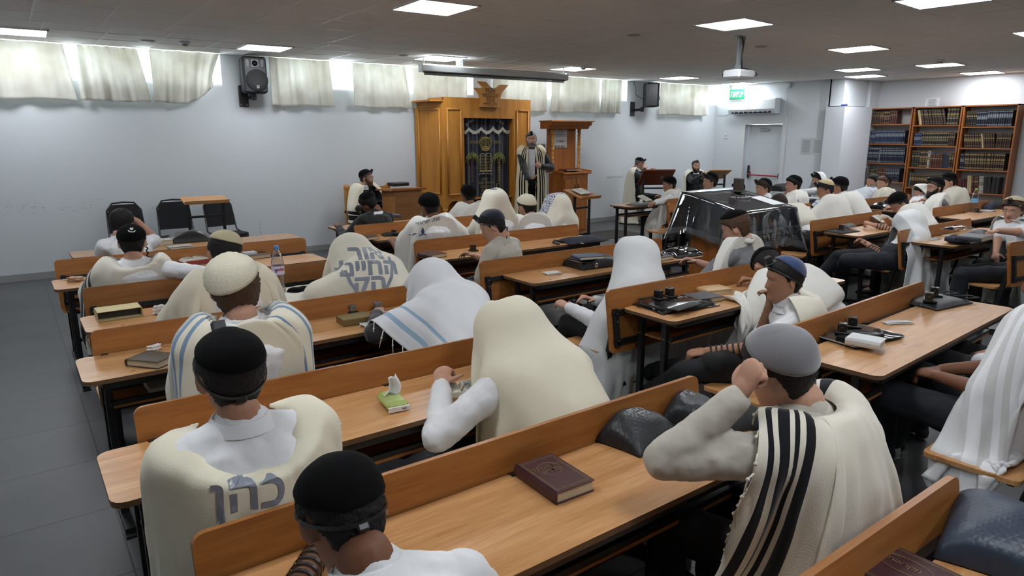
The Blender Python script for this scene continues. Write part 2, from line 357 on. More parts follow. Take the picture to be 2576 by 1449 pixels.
# --- curtains
def curtain_mat(nm='cream curtain cloth'):
    m = bpy.data.materials.new(nm); m.use_nodes = True; nt = m.node_tree; N = nt.nodes; L = nt.links; N.remove(N['Principled BSDF'])
    d = N.new('ShaderNodeBsdfDiffuse'); t = N.new('ShaderNodeBsdfTranslucent')
    tc = N.new('ShaderNodeTexCoord'); n = N.new('ShaderNodeTexNoise'); n.inputs['Scale'].default_value = 3.5; n.inputs['Detail'].default_value = 6; L.new(tc.outputs['Object'], n.inputs['Vector'])
    r = N.new('ShaderNodeValToRGB'); r.color_ramp.elements[0].position = .3; r.color_ramp.elements[0].color = C255((216, 213, 202)); r.color_ramp.elements[1].position = .7; r.color_ramp.elements[1].color = C255((238, 237, 231)); L.new(n.outputs['Fac'], r.inputs['Fac'])
    L.new(r.outputs[0], d.inputs[0]); L.new(r.outputs[0], t.inputs[0])
    mx = N.new('ShaderNodeMixShader'); mx.inputs[0].default_value = .36; L.new(d.outputs[0], mx.inputs[1]); L.new(t.outputs[0], mx.inputs[2]); L.new(mx.outputs[0], N['Material Output'].inputs['Surface']); return m
CURT = curtain_mat()
CU = [(-0.35, .78, .86, 'leftmost, cut by the picture edge'), (.90, 1.60, 1.71, 'second from the left, with a yellowed fold'), (1.74, 2.62, 2.5, 'gathered up at its right end beside the front loudspeaker'), (3.30, 4.22, 4.27, 'right of the front loudspeaker'),
      (4.60, 5.52, 5.62, 'fifth from the left, before the ark'), (5.68, 6.75, 6.75, 'behind the top left of the ark'), (7.30, 8.55, 8.57, 'behind the top right of the ark'), (8.67, 9.95, 9.95, 'seventh, left of the paired one'), (10.0, 10.58, 10.58, 'narrow, just left of the second loudspeaker'), (11.72, 13.35, 13.42, 'rightmost, beside the exit sign')]
for i, (x0, x1, x1b, wh) in enumerate(CU):
    rng = random.Random(40 + i); n = 60; m_ = 22; m = MB(); vs = []
    ph = [rng.uniform(0, 6.28) for _ in range(4)]; k = [2 * pi / (x1 - x0) * q for q in (rng.choice((3, 4)), rng.choice((5, 6, 7)), 11)]
    for j in range(m_ + 1):
        t = j / m_; z = ZC + .0 - t * (ZC - 2.255)
        for a in range(n + 1):
            s = a / n; xx = x0 + (x1 - x0) * s; xr = x0 + (x1b - x0) * s; X = xx + (xr - xx) * t
            y = 10.42 + (.018 + .012 * t) * sin(k[0] * xx + ph[0]) + .012 * sin(k[1] * xx + ph[1] + t) + .005 * sin(k[2] * xx + ph[2]); zz = z
            if i == 2:
                q = max(0, (s - .45) / .55); zz = z + (q ** 2.2) * .24 * t; X -= q * q * .10 * sin(pi * t) * .4; y -= .05 * q * sin(pi * min(1, t * 1.4))
                if s > .8: X = min(X, 2.62 + .02 * sin(6 * t))
            zz += .008 * sin(9 * s + ph[3]) * t
            vs.append((X, y, zz))
    fs = [(j * (n + 1) + a, j * (n + 1) + a + 1, (j + 1) * (n + 1) + a + 1, (j + 1) * (n + 1) + a) for j in range(m_) for a in range(n)]
    m.add(vs, fs, smooth=True); o = m.build('window_curtain', CURT); so = o.modifiers.new('s', 'SOLIDIFY'); so.thickness = .002
    tag(o, 'cream window curtain, ' + wh, 'curtain', 'cream window curtains')
# --- scuffs on the back wall
sc = MB(); rng = random.Random(3); SCUFF = mat('scuff mark', (150, 152, 154), .9)
for k in range(60):
    u = rng.uniform(10, 260); v = 525 + rng.gauss(0, 9) - u * .06; p = at(u, v, y=YW - .001); wd = rng.uniform(.004, .03); sc.box((p.x, YW - .0012, p.z), (wd, .001, rng.uniform(.002, .006)))
for k in range(70):
    u = rng.uniform(1525, 1570); v = 446 + rng.gauss(0, 1.2) - (u - 1525) * .03; p = at(u, v, y=YW - .001); sc.box((p.x, YW - .0012, p.z), (rng.uniform(.01, .03), .001, .004))
for k in range(14):
    p = at(655 + rng.gauss(0, 2), rng.uniform(548, 600), y=YW); sc.box((p.x, YW - .0012, p.z), (.004, .001, rng.uniform(.01, .04)))
o = sc.build('wall_scuffs', SCUFF); o['kind'] = 'stuff'; tag(o, 'grey scuff marks where chairs rubbed the white wall', 'mark')
# ================================================================ benches and desks
ZD = 0.752
def desk_parts(L, name='study_desk'):
    """tabletop with rounded corners on two black trestles, a book shelf below; y runs from 0 (front, sitter's side) to .44"""
    out = []
    m = MB(); D = .415
    m.prism(rrect(L, D, .045, 4, 0, D / 2), ZD - .020, ZD, mi=0)
    n = len(rrect(L, D, .045, 4)); m.m = [0, 0] + [1] * n
    out.append(('tabletop', m, [DESK, EDGE]))
    m = MB(); m.box((0, .035, ZD - .038), (L - .16, .03, .034)); m.box((0, D - .035, ZD - .038), (L - .16, .03, .034))
    for sx in (-1, 1): m.box((sx * (L / 2 - .09), D / 2, ZD - .038), (.034, D - .06, .034))
    m.box((0, D - .09, .60), (L - .2, .02, .025)); m.box((0, .10, .60), (L - .2, .02, .025))
    out.append(('frame', m, [STEEL]))
    m = MB(); m.box((0, D / 2 + .03, .585), (L - .22, .30, .012)); out.append(('book_shelf', m, [BACK]))
    for sx in (-1, 1):
        X = sx * (L / 2 - .10)
        for Y in (.14, D - .085):
            m = MB(); m.box((X, Y, .375), (.034, .034, .69)); m.box((X, Y, .6), (.04, .01, .01), mi=1); out.append(('leg', m, [STEEL, SCREW]))
        m = MB(); m.box((X, D / 2 + .01, .018), (.045, .52, .036)); m.box((X, .24, .12), (.026, .2, .026)); m.box((X, -.05, .006), (.05, .05, .012)); out.append(('foot', m, [STEEL]))
    return out
def bench_parts(L):
    """backrest top at y=0, sitter faces +y"""
    out = []
    m = MB(); T = Matrix.Translation((0, 0, .87)) @ Matrix.Rotation(radians(-8), 4, 'X')
    pl = rrect(L, .40, .03, 4, 0, -.20); m.prism([(a, b) for a, b in pl], -.011, .011, axis='Y', M=T); out.append(('backrest', m, [BACK]))
    m = MB(); m.prism(rrect(L - .03, .36, .03, 4, 0, .24), .432, .452); out.append(('seat', m, [DESK]))
    m = MB()
    for (z, y) in ((-.145, -.024), (-.33, -.024)): m.box((0, y, z), (L - .05, .026, .032), M=T)
    for sx in (-1, 0, 1): m.box((sx * (L / 2 - .045), -.024, -.24), (.032, .026, .24), M=T)
    for sx in (-1, 1):
        for z in (-.15, -.20, -.32):
            m.box((sx * (L / 2 - .045), -.039, z), (.011, .006, .011), M=T, mi=1)
        m.box((sx * (L / 2 - .30), -.039, -.145), (.011, .006, .011), M=T, mi=1)
    m.box((0, .10, .42), (L - .12, .026, .026)); m.box((0, .38, .42), (L - .12, .026, .026)); m.box((0, .05, .20), (L - .2, .028, .028))
    out.append(('frame', m, [STEEL, SCREW]))
    for sx in (-1, 1):
        X = sx * (L / 2 - .07)
        m = MB(); m.bar((X, -.03, .73), (X, .115, .03), .032, .034, up=(1, 0, 0)); out.append(('leg', m, [STEEL]))
        m = MB(); m.bar((X, .36, .43), (X, .34, .03), .032, .034, up=(1, 0, 0)); out.append(('leg', m, [STEEL]))
        m = MB(); m.box((X, .19, .018), (.045, .50, .036)); m.bar((X, .10, .13), (X, .35, .13), .024, .024); out.append(('foot', m, [STEEL]))
    return out
_cache = {}
def place(kind, xl, xr, y, rz, label, group):
    L = round(xr - xl, 2); key = (kind, L)
    t = thing('study_desk' if kind == 'desk' else 'school_bench', label, kind, ((xl + xr) / 2, y, 0), radians(rz), group)
    if key not in _cache:
        _cache[key] = [(nm, m.mesh(nm, mats)) for nm, m, mats in (desk_parts(L) if kind == 'desk' else bench_parts(L))]
    for nm, me in _cache[key]:
        o = bpy.data.objects.new(nm, me); COL.objects.link(o); o.parent = t
    return t
GD, GB = 'long study desks', 'long benches with laminate backrests'
for a in [
  (.11, 2.06, 1.17, 0, 'long beech desk in the nearest full row, a maroon book and black cases on it'),
  (.12, 2.05, 2.125, 0, 'beech desk with a green tissue packet and folded papers on it'),
  (.15, 2.1, 3.345, 0, 'beech desk with a gold cardboard box and silver cube cases on it'),
  (.24, 2.15, 4.245, 0, 'beech desk carrying the water bottle, behind an empty cream slipcase'),
  (.17, 2.17, 5.62, 0, 'beech desk with a brick-edged open book, fifth in the left block'),
  (.38, 2.45, 7.06, 0, 'beech desk nearest the black chairs at the left wall'),
  (.45, 2.2, .17, 0, 'beech desk in the bottom right corner under the blue quilted cushion'),
  (3.0, 4.93, 1.36, 3, 'beech desk with a clear zip pouch and white book, right of the grey skullcap'),
  (2.98, 4.92, 2.465, 0, 'beech desk with an open black lettered bag at its left end'),
  (2.98, 4.93, 3.76, 0, 'beech desk with a small white booklet and a black round case'),
  (2.9, 4.93, 5.0, 0, 'beech desk with a maroon book beside black cube cases, middle block'),
  (2.98, 4.9, 6.36, 0, 'beech desk with a brown book at its left end, middle block'),
  (3.0, 4.95, 7.36, 0, 'farthest beech desk of the middle block, before the carved podium'),
  (7.22, 9.0, 3.54, 0, 'beech desk with a flat black pouch, right of the draped reading table'),
  (7.25, 9.05, 2.64, 0, 'beech desk with stacked books where a hand reaches over'),
  (7.3, 9.1, 4.72, 0, 'beech desk right behind the draped reading table'),
  (7.4, 9.2, 5.85, 0, 'beech desk in front of the person with a grey collar'),
  (7.5, 8.6, 7.18, 0, 'short beech desk near the back wall with an open book'),
  (10.0, 11.8, 4.48, 0, 'beech desk with a black bag, before the left bookcase'),
  (9.75, 12.3, 3.38, 0, 'beech desk carrying two plastic water bottles'),
]: place('desk', *a, GD)
for a in [
  (.20, 2.04, .66, 0, 'bench with its back corner at the bottom right, before a blue cushion'),
  (.24, 2.11, 1.62, 0, 'bench whose long back crosses the foreground behind the maroon book'),
  (.25, 2.16, 2.58, 0, 'bench back behind the green tissue packet'),
  (.23, 2.12, 3.80, 0, 'bench back with a worn white top edge, behind the gold box'),
  (.29, 2.15, 4.95, 0, 'bench back a sleeved arm stretches along, left block'),
  (.21, 2.19, 6.24, 0, 'bench back behind the open brick-edged book'),
  (3.06, 4.9, .74, 2, 'bench at the right edge with an uncovered seat end'),
  (2.94, 4.74, 1.835, 3, 'bench back behind the clear zip pouch, right of the grey skullcap'),
  (2.88, 4.9, 2.92, 0, 'bench back behind the open black lettered bag'),
  (2.81, 4.85, 4.215, 0, 'bench back behind the small white booklet'),
  (2.92, 4.92, 5.455, 0, 'bench back in the middle block with a watch-wearing arm over it'),
  (2.93, 4.9, 6.815, 0, 'bench back behind the black-suited boy, middle block'),
  (7.17, 8.85, 4.09, 1, 'bench back behind a flat black pouch, right block'),
  (7.1, 8.85, 3.10, 0, 'bench back partly covered by a hanging white shawl'),
  (7.3, 9.1, 5.2, 0, 'bench just behind the draped reading table'),
  (7.4, 9.2, 6.33, 0, 'bench of the light-blue shirt'),
  (7.95, 8.9, 6.83, 0, 'short bench near the back wall, its back seen left of the draped table'),
  (7.05, 8.7, 2.02, -9, 'bench with a tall back cut by the right edge'),
  (10.2, 11.8, 5.05, 0, 'bench back before the left bookcase, over a black bag'),
  (9.75, 11.6, 3.86, 0, 'bench back behind the lying water bottle'),
]: place('bench', *a, GB)
# ================================================================ the ark
OAK = wood('golden oak veneer', (158, 102, 34), (190, 130, 54), .4, 'Z', .6); OAK2 = wood('orange oak veneer', (142, 82, 34), (172, 108, 52), .4, 'Z', .7)
MOULD = mat('oak moulding', (178, 122, 52), .38); GOLD = mat('gold thread', (150, 128, 62), .5, .3); NAVY = mat('navy velvet', (10, 14, 34), .85, sheen=.6, bump=('noise', 90, .1)); SILV = mat('silver thread', (172, 172, 168), .5, .2)
ark = thing('torah_ark', 'tall golden oak ark cabinet with a dark navy velvet curtain on the back wall', 'cabinet', (6.8, 9.9, 0))
def AM(m): return m.tf(Matrix.Translation((-6.8, -9.9, 0)))
YFA = 9.88
m = MB(); m.box((6.105, YFA + .02, 1.575), (.37, .04, 1.71)); m.box((7.54, YFA + .02, 1.575), (.38, .04, 1.71)); m.box((6.82, YFA + .02, 2.265), (1.06, .04, .33))
m.box((7.71, 10.2, 1.575), (.04, .62, 1.71)); m.box((6.3, 9.97, 1.3), (.03, .16, 1.6)); m.box((7.35, 9.97, 1.3), (.03, .16, 1.6)); m.box((6.82, 10.2, 2.41), (1.8, .62, .04)); m.box((6.82, 10.3, .36), (1.7, .3, .72)); m.box((6.82, 10.2, .74), (1.8, .6, .03))
AM(m).build('facade', OAK, ark)
m = MB(); a, b_ = Vector((5.92, YFA, 0)), Vector((5.72, 10.50, 0)); m.add([(a.x, a.y, .73), (b_.x, b_.y, .73), (b_.x, b_.y, 2.36), (a.x, a.y, 2.36), (a.x + .03, a.y + .01, .73), (b_.x + .03, b_.y + .01, .73), (b_.x + .03, b_.y + .01, 2.36), (a.x + .03, a.y + .01, 2.36)], [(0, 1, 2, 3), (7, 6, 5, 4), (0, 4, 5, 1), (3, 2, 6, 7), (1, 5, 6, 2), (0, 3, 7, 4)], smooth=False)
m.box((5.85, 10.2, 2.37), (.36, .62, .025)); AM(m).build('side_wing', OAK, ark)
# scalloped skirt below
m = MB()
for (p, q) in ((Vector((5.92, YFA, 0)), Vector((6.29, YFA, 0))), (Vector((5.73, 10.47, 0)), Vector((5.92, YFA, 0))), (Vector((7.35, YFA, 0)), Vector((7.73, YFA, 0)))):
    n = 24; d = (q - p)
    for k in range(n):
        def zz(s): return .60 if s < .12 or s > .88 else .70 - .0 + .0 * s if False else .60 + .12 * sqrt(max(0, 1 - ((s - .5) / .38) ** 2))
        s0, s1 = k / n, (k + 1) / n; A, B_ = p + d * s0, p + d * s1; nn = Vector((0, .03, 0))
        v = [(A.x, A.y, zz(s0)), (B_.x, B_.y, zz(s1)), (B_.x, B_.y, .74), (A.x, A.y, .74)]; v2 = [(x, y + .03, z) for x, y, z in v]
        m.add(v + v2, [(0, 1, 2, 3), (7, 6, 5, 4), (0, 4, 5, 1), (3, 2, 6, 7)], smooth=False)
m.lathe([(.02, .46), (.045, .50), (.03, .55), (.05, .60)], (5.92, YFA + .02, 0), 12); m.lathe([(.02, .46), (.045, .50), (.03, .55), (.05, .60)], (6.29, YFA + .02, 0), 12)
AM(m).build('scalloped_skirt', OAK, ark)
for (x0, x1, z0, z1) in ((5.98, 6.24, .83, 2.24), (7.42, 7.67, .83, 2.24)):
    m = MB(); y = YFA - .01
    for (p, q) in (((x0, y, z0), (x1, y, z0)), ((x1, y, z0), (x1, y, z1)), ((x1, y, z1), (x0, y, z1)), ((x0, y, z1), (x0, y, z0))): m.tube([p, q], .016, 8)
    AM(m).build('panel_moulding', MOULD, ark)
m = MB(); d = (b_ - a); P0 = a + d * .14; P1 = a + d * .86; nn = Vector((-.012, -.004, 0))
for (p, q) in (((P0, .85), (P1, .85)), ((P1, .85), (P1, 2.24)), ((P1, 2.24), (P0, 2.24)), ((P0, 2.24), (P0, .85))): m.tube([(p[0].x - .01, p[0].y, p[1]), (q[0].x - .01, q[0].y, q[1])], .016, 8)
AM(m).build('panel_moulding', MOULD, ark)
# crown-shaped plaque: outline read off the photograph on its own plane
out = [(738, 215), (1015, 232), (1080, 320), (1180, 430), (1290, 485), (1380, 468), (1460, 410), (1530, 340), (1828, 350), (1720, 470), (1610, 600), (1555, 720), (1530, 860), (1535, 1020), (1560, 1170), (800, 1150), (835, 1050), (850, 940), (840, 820), (800, 710), (730, 590), (630, 452), (820, 465), (895, 458), (905, 410), (860, 350), (800, 280)]
pts = [at(1150 + x / 14.49, 190 + y / 14.49, y=9.84) for x, y in out]
m = MB(); m.prism([(p.x - 6.8, p.z) for p in pts], 9.80 - 9.9, 9.86 - 9.9, axis='Y'); cr = m.build('crown_plaque', MOULD, ark)
lines = 'לעילוי נשמת\nשמעון מזרחי\nבן יוסף ז"ל\nנלב"ע י"ג טבת תשנ"ד\nתרומת משפחת לוי\nזכרו לברכה\nעם ישראל\nחיים וברכה\nנפטר ב טבת תשנ\nת נ צ ב ה'
text_obj('plaque_lettering', lines, .040, mat('engraved letters', (70, 44, 22), .7), frame(at(1234, 245, y=9.797) - Vector((6.8, 9.9, 0)), (1, 0, 0), (0, 0, 1)), ark, spacing=.75)
# the curtain
m = MB(); n = 80; vs = []; fs = []
for j in range(13):
    for i in range(n + 1):
        s = i / n; vs.append((6.30 + 1.04 * s - 6.8, 10.0 + .012 * sin(s * 38) + .008 * sin(s * 71 + 1) - 9.9, .35 + 1.76 * j / 12))
m.add(vs, [(j * (n + 1) + i, j * (n + 1) + i + 1, (j + 1) * (n + 1) + i + 1, (j + 1) * (n + 1) + i) for j in range(12) for i in range(n)], smooth=True); cu = m.build('ark_curtain', NAVY, ark)
so = cu.modifiers.new('s', 'SOLIDIFY'); so.thickness = .004
def AP(x, y): p = at(1155 + x / 6.3, 290 + y / 6.3, y=9.975); return (p.x - 6.8, 9.965 - 9.9, p.z)
m = MB(); fr = [(80, 245), (150, 185), (240, 245), (345, 180), (440, 245), (535, 175), (610, 240), (685, 178), (760, 240), (820, 200)]
P = []
for k in range(len(fr) - 1):
    for q in range(8):
        s = q / 8; x = fr[k][0] + (fr[k + 1][0] - fr[k][0]) * s; up = (k % 2 == 0); e = (1 - (1 - s) ** 2) if not up else s ** 2; P.append((x, fr[k][1] + (fr[k + 1][1] - fr[k][1]) * e))
for k in range(len(P) - 1):
    a0, a1 = AP(*P[k]), AP(*P[k + 1]); b0, b1 = AP(P[k][0], P[k][1] + 55), AP(P[k + 1][0], P[k + 1][1] + 55 + (35 if k % 9 == 3 else 0)); m.add([a0, a1, b1, b0], [(0, 1, 2, 3)], smooth=False)
m.build('white_fringe', mat('white fringe', (188, 184, 172), .9, bump=('wave', 300, .5), scale=(1, 0, 0)), ark)
m = MB()
def stroke(mm, pts_, r=.006, mi=0): mm.tube([AP(x, y) for x, y in pts_], r, 5, mi=mi)
stroke(m, [(330, 870), (330, 640), (345, 610), (375, 600), (400, 615), (412, 650), (412, 870)], .005, 1); stroke(m, [(412, 650), (425, 612), (455, 598), (490, 612), (502, 650), (502, 870), (330, 870)], .005, 1)
stroke(m, [(322, 890), (520, 885)], .012, 0)
stroke(m, [(305, 955), (325, 920), (350, 935), (385, 918), (415, 935), (450, 918), (480, 935), (505, 918), (522, 955)], .005, 1)
for k in range(9):   # crown arches
    s = -1 + k / 4; stroke(m, [(415 + 45 * s, 545), (415 + 75 * s, 500), (415 + 100 * s * 1.0, 420), (415 + 60 * s, 370), (415, 350)], .005, 0)
stroke(m, [(320, 400), (345, 350), (415, 345), (490, 350), (515, 400), (480, 430), (350, 430), (320, 400)], .004, 0); stroke(m, [(350, 515), (415, 500), (470, 515)], .010, 0); stroke(m, [(355, 550), (415, 560), (468, 550)], .014, 0); stroke(m, [(350, 530), (470, 530)], .014, 0)
for (cx, tw) in ((200, 1), (625, 1)):
    for a in range(-90, 271, 24):
        L_ = 105; dx, dy = cos(radians(a)) * L_, -sin(radians(a)) * L_ * .75
        if a in (-90, 270, -66, 246): continue
        stroke(m, [(cx, 660), (cx + dx * .5, 655 + dy * .75 - 20), (cx + dx * .85, 655 + dy * .8 + 20), (cx + dx * 1.0, 665 + dy * .55 + 80)], .006, 2)
    for q in range(14): stroke(m, [(cx - 15, 690 + q * 27), (cx + 2, 705 + q * 27), (cx + 16, 690 + q * 27)], .007, 3 if cx < 300 else 0)
    for q in range(12): stroke(m, [(cx - 30 + (q % 4) * 18, 690 + (q // 4) * 28), (cx - 26 + (q % 4) * 18, 700 + (q // 4) * 28)], .007, 3)
stroke(m, [(590, 1085), (585, 1190), (655, 1190), (650, 1085), (590, 1085)], .006, 0)
m.build('curtain_embroidery', [GOLD, SILV, mat('green gold thread', (134, 138, 72), .6, .1), mat('brown thread', (98, 66, 46), .7)], ark)
def ctext(nm, t, x, y, size, mt, ang=0, **k):
    p = AP(x, y); c_, s_ = cos(radians(ang)), sin(radians(ang)); return text_obj(nm, t, size, mt, frame((p[0], p[1] - .003, p[2]), (c_, 0, s_), (-s_, 0, c_)), ark, **k)
ctext('curtain_lettering', 'תורה', 232, 428, .085, GOLD); ctext('curtain_lettering', 'כתר', 598, 428, .085, GOLD)
ctext('curtain_lettering', 'ירושלים', 185, 95, .08, SILV, 32); ctext('curtain_lettering', 'נסבין', 645, 100, .08, SILV, -30)
ctext('curtain_lettering', 'לא תרצח\nלא תנאף\nלא תגנב\nלא תענה\nלא תחמד', 370, 745, .055, GOLD, spacing=.95); ctext('curtain_lettering', 'אנכי ה\nלא יהיה\nלא תשא\nזכור את\nכבד את', 458, 745, .055, GOLD, spacing=.95)
ctext('curtain_lettering', 'לפני\nמי אתה עומד\nבית אלהי\nשער זה\nה צדיקים', 415, 1130, .065, GOLD, spacing=1.05)
# ================================================================ the cabinet lectern right of the ark
am = thing('cabinet_lectern', 'oak lectern cabinet with twisted posts, cornice and two small door pulls', 'lectern', (8.59, 9.8, 0))
def T(m): return m.tf(Matrix.Translation((-8.59, -9.8, 0)))
m = MB(); m.box((8.585, 9.80, .555), (.61, .42, 1.11)); T(m).build('body', OAK2, am)
m = MB(); m.box((8.60, 9.79, 1.135), (.71, .48, .03), rx=radians(4), bev=.008)
m.box((8.25, 9.79, 1.165), (.02, .46, .035), rx=radians(4)); m.box((8.95, 9.79, 1.165), (.02, .46, .035), rx=radians(4)); m.box((8.6, 9.57, 1.13), (.71, .02, .03)); T(m).build('sloped_top', OAK2, am)
m = MB(); m.box((8.585, 10.02, 1.6), (.70, .03, .95)); T(m).build('back_panel', OAK2, am)
m = MB(); m.prism([(9.72, 2.06), (9.74, 2.0), (9.80, 1.98), (9.83, 1.93), (10.06, 1.93), (10.06, 2.06)], 8.10, 9.10, axis='X'); m.box((8.6, 9.88, 2.07), (1.06, .38, .02)); T(m).build('cornice', OAK2, am)
for x in (8.27, 8.93):
    m = MB(); prof = [(.035, 1.14), (.035, 1.24), (.022, 1.26), (.03, 1.28)] + [(.026 + .003 * sin(k), 1.3 + k * .012) for k in range(20)] + [(.034, 1.55), (.034, 1.58), (.022, 1.60)] + [(.027, 1.62 + k * .02) for k in range(11)] + [(.022, 1.84), (.036, 1.86), (.036, 1.94)]
    m.lathe(prof, (x, 9.9, 0), 14)
    for q in range(3): m.tube([(x + .03 * cos(a_ * .7 + q * 2.1), 9.9 + .03 * sin(a_ * .7 + q * 2.1), 1.62 + a_ * .02) for a_ in range(12)], .006, 5)
    T(m).build('turned_post', MOULD, am)
for x0, x1 in ((8.31, 8.58), (8.595, 8.865)):
    m = MB(); m.box(((x0 + x1) / 2, 9.583, .53), (x1 - x0, .02, .96), bev=.004); T(m).build('cabinet_door', OAK2, am)
m = MB()
for x in (8.55, 8.63): m.box((x, 9.565, .86), (.012, .012, .13), bev=.004); m.ell((x, 9.555, .86), (.016, .012, .02))
T(m).build('door_pull', STEEL, am)
m = MB(); m.ell((8.63, 9.572, .99), (.012, .006, .012)); T(m).build('lock', CHROME, am)
PAPER = mat('white paper', (214, 216, 216), .8); INK = mat('black ink', (30, 30, 34), .8); GREYINK = mat('grey print', (120, 124, 126), .8)
nt_ = thing('paper_notice', 'white printed Hebrew notice taped to the back of the cabinet lectern', 'notice', (0, 0, 0))
p0, p1 = at(1393, 317, y=9.99), at(1426, 371, y=9.99)
m = MB(); m.box(((p0.x + p1.x) / 2, 9.995, (p0.z + p1.z) / 2), (p1.x - p0.x, .004, p0.z - p1.z)); m.build('sheet', PAPER, nt_)
m = MB(); m.box(((p0.x + p1.x) / 2, 9.992, p0.z - .10), (p1.x - p0.x, .002, .2)); m.build('grey_print_area', mat('grey toner', (176, 178, 180), .8), nt_)
text_obj('notice_lettering', 'שויתי ה\nלנגדי תמיד', .062, INK, frame(((p0.x + p1.x) / 2, 9.990, p0.z - .33), (1, 0, 0), (0, 0, 1)), nt_, spacing=1.5)
text_obj('notice_lettering', 'בריך שמיה\nדמרא עלמא\nבריך כתרך ואתרך', .03, INK, frame(((p0.x + p1.x) / 2, 9.989, p0.z - .11), (1, 0, 0), (0, 0, 1)), nt_, spacing=1.5)
gc = thing('display_box', 'grey-framed glass wall box behind the standing speaker', 'box', (8.05, 10.2, 1.2))
m = MB(); m.box((0, .1, .44), (.34, .5, .03)); m.box((0, .1, 0), (.34, .5, .03)); m.box((.16, .1, .22), (.02, .5, .44)); m.build('frame', mat('grey aluminium', (168, 176, 178), .4, .4), gc)
m = MB(); m.box((-.01, -.13, .22), (.30, .01, .40)); m.build('dark_glass', mat('dark glass', (44, 48, 50), .15), gc)
# ================================================================ small podium and throne chair on the left of the ark
po = thing('reading_podium', 'oak-fronted podium with a sloping top beside the seated man', 'podium', (4.9, 9.5, 0))
m = MB(); m.box((4.90 - 4.9, .02, .5), (.44, .44, 1.0)); m.build('body', wood('oak slat front', (140, 92, 48), (172, 120, 70), .45, 'X', .8), po)
m = MB(); m.prism([(-.27, 1.03), (-.27, 1.0), (.30, .98), (.30, 1.0)], -.30, .29, axis='X'); m.build('sloped_top', OAK2, po)
th = thing('throne_chair', 'wooden armchair with rounded posts behind the seated bearded man', 'chair', (4.7, 10.2, 0))
m = MB()
for x in (-.36, .36): m = MB(); m.box((x, .1, .5), (.07, .06, 1.0)); m.ell((x, .1, 1.0), (.05, .04, .06)); m.box((x, -.15, .3), (.06, .06, .6)); m.box((x, -.02, .62), (.07, .36, .04)); m.build('side_post', MOULD, th)
m = MB(); m.box((0, .1, .72), (.66, .04, .46)); m.box((0, .1, .98), (.66, .03, .05)); m.build('backrest', MOULD, th)
m = MB(); m.box((0, -.05, .42), (.66, .40, .06)); m.build('seat', OAK, th)
# ================================================================ black stacking chairs and book stands
FAB = mat('black chair fabric', (26, 26, 28), .9, bump=('noise', 300, .1))
def chair(label, x, y, rz, group='black fabric chairs along the left wall'):
    t = thing('stacking_chair', label, 'chair', (x, y, 0), rz, group)
    m = MB(); pl = [(-.21, 0), (.21, 0), (.205, .20), (.17, .33), (.13, .37), (-.13, .37), (-.17, .33), (-.205, .20)]
    m.prism(pl, -.02, .02, axis='Y', M=Matrix.Translation((0, .20, .56)) @ Matrix.Rotation(radians(-10), 4, 'X')); m.build('backrest', FAB, t)
    m = MB(); m.prism(rrect(.44, .42, .12, 6, 0, -.02), .42, .48); m.build('seat', FAB, t)
    m = MB()
    for s in (-1, 1):
        m.tube([(s * .24, -.22, .0), (s * .22, -.10, .44), (s * .215, .17, .5), (s * .20, .255, .85), (s * .13, .275, .945), (0, .28, .955)], .0125, 8); m.tube([(s * .23, .26, 0), (s * .21, .10, .44)], .0125, 8)
    m.tube([(-.21, -.02, .42), (.21, -.02, .42)], .01, 8); m.build('tube_frame', STEEL, t)
    return t
chair('black fabric chair against the wall, half hidden by the boy resting on his hand', 1.20, 10.02, 0)
chair('black fabric chair against the wall, standing between the other two', 1.80, 10.05, 0)
chair('black fabric chair against the wall under the small book stand', 2.42, 9.98, radians(14))
def stand(label, x, y, rz, mt, h=.95, wd=.52, dp=.36, ang=20):
    t = thing('book_stand', label, 'book stand', (x, y, 0), rz, 'portable book stands')
    m = MB(); M_ = Matrix.Translation((0, 0, h)) @ Matrix.Rotation(radians(ang), 4, 'X'); m.prism(rrect(wd, dp, .02, 3), -.01, .01, M=M_); m.box((0, -dp / 2 + .01, .02), (wd, .016, .03), M=M_); m.build('board', mt, t)
    m = MB()
    for s in (-1, 1): m.box((s * (wd / 2 - .06), 0, h / 2), (.035, .035, h - .03)); m.box((s * (wd / 2 - .06), 0, .02), (.04, .42, .035))
    m.box((0, 0, h - .22), (wd - .12, .03, .03)); m.box((0, 0, .25), (wd - .12, .03, .03)); m.build('frame', STEEL, t); return t
stand('small beech book stand before the third black chair', 2.11, 9.80, 0, DESK, .97, .56, .30, 12)
MAHO = wood('mahogany board', (112, 52, 30), (136, 70, 44), .35)
stand('red-brown tilted book stand in front of the man writing by the wall', 10.62, 9.42, radians(150), MAHO, .98, .66, .52, 38)
stand('beech book stand before the bearded man at the far corner', 12.6, 9.45, radians(160), DESK, .97, .55, .42, 30)
stand('low dark book stand holding an open page, left of the patterned hood', 7.35, 8.05, radians(10), BACK, .90, .5, .4, 18)
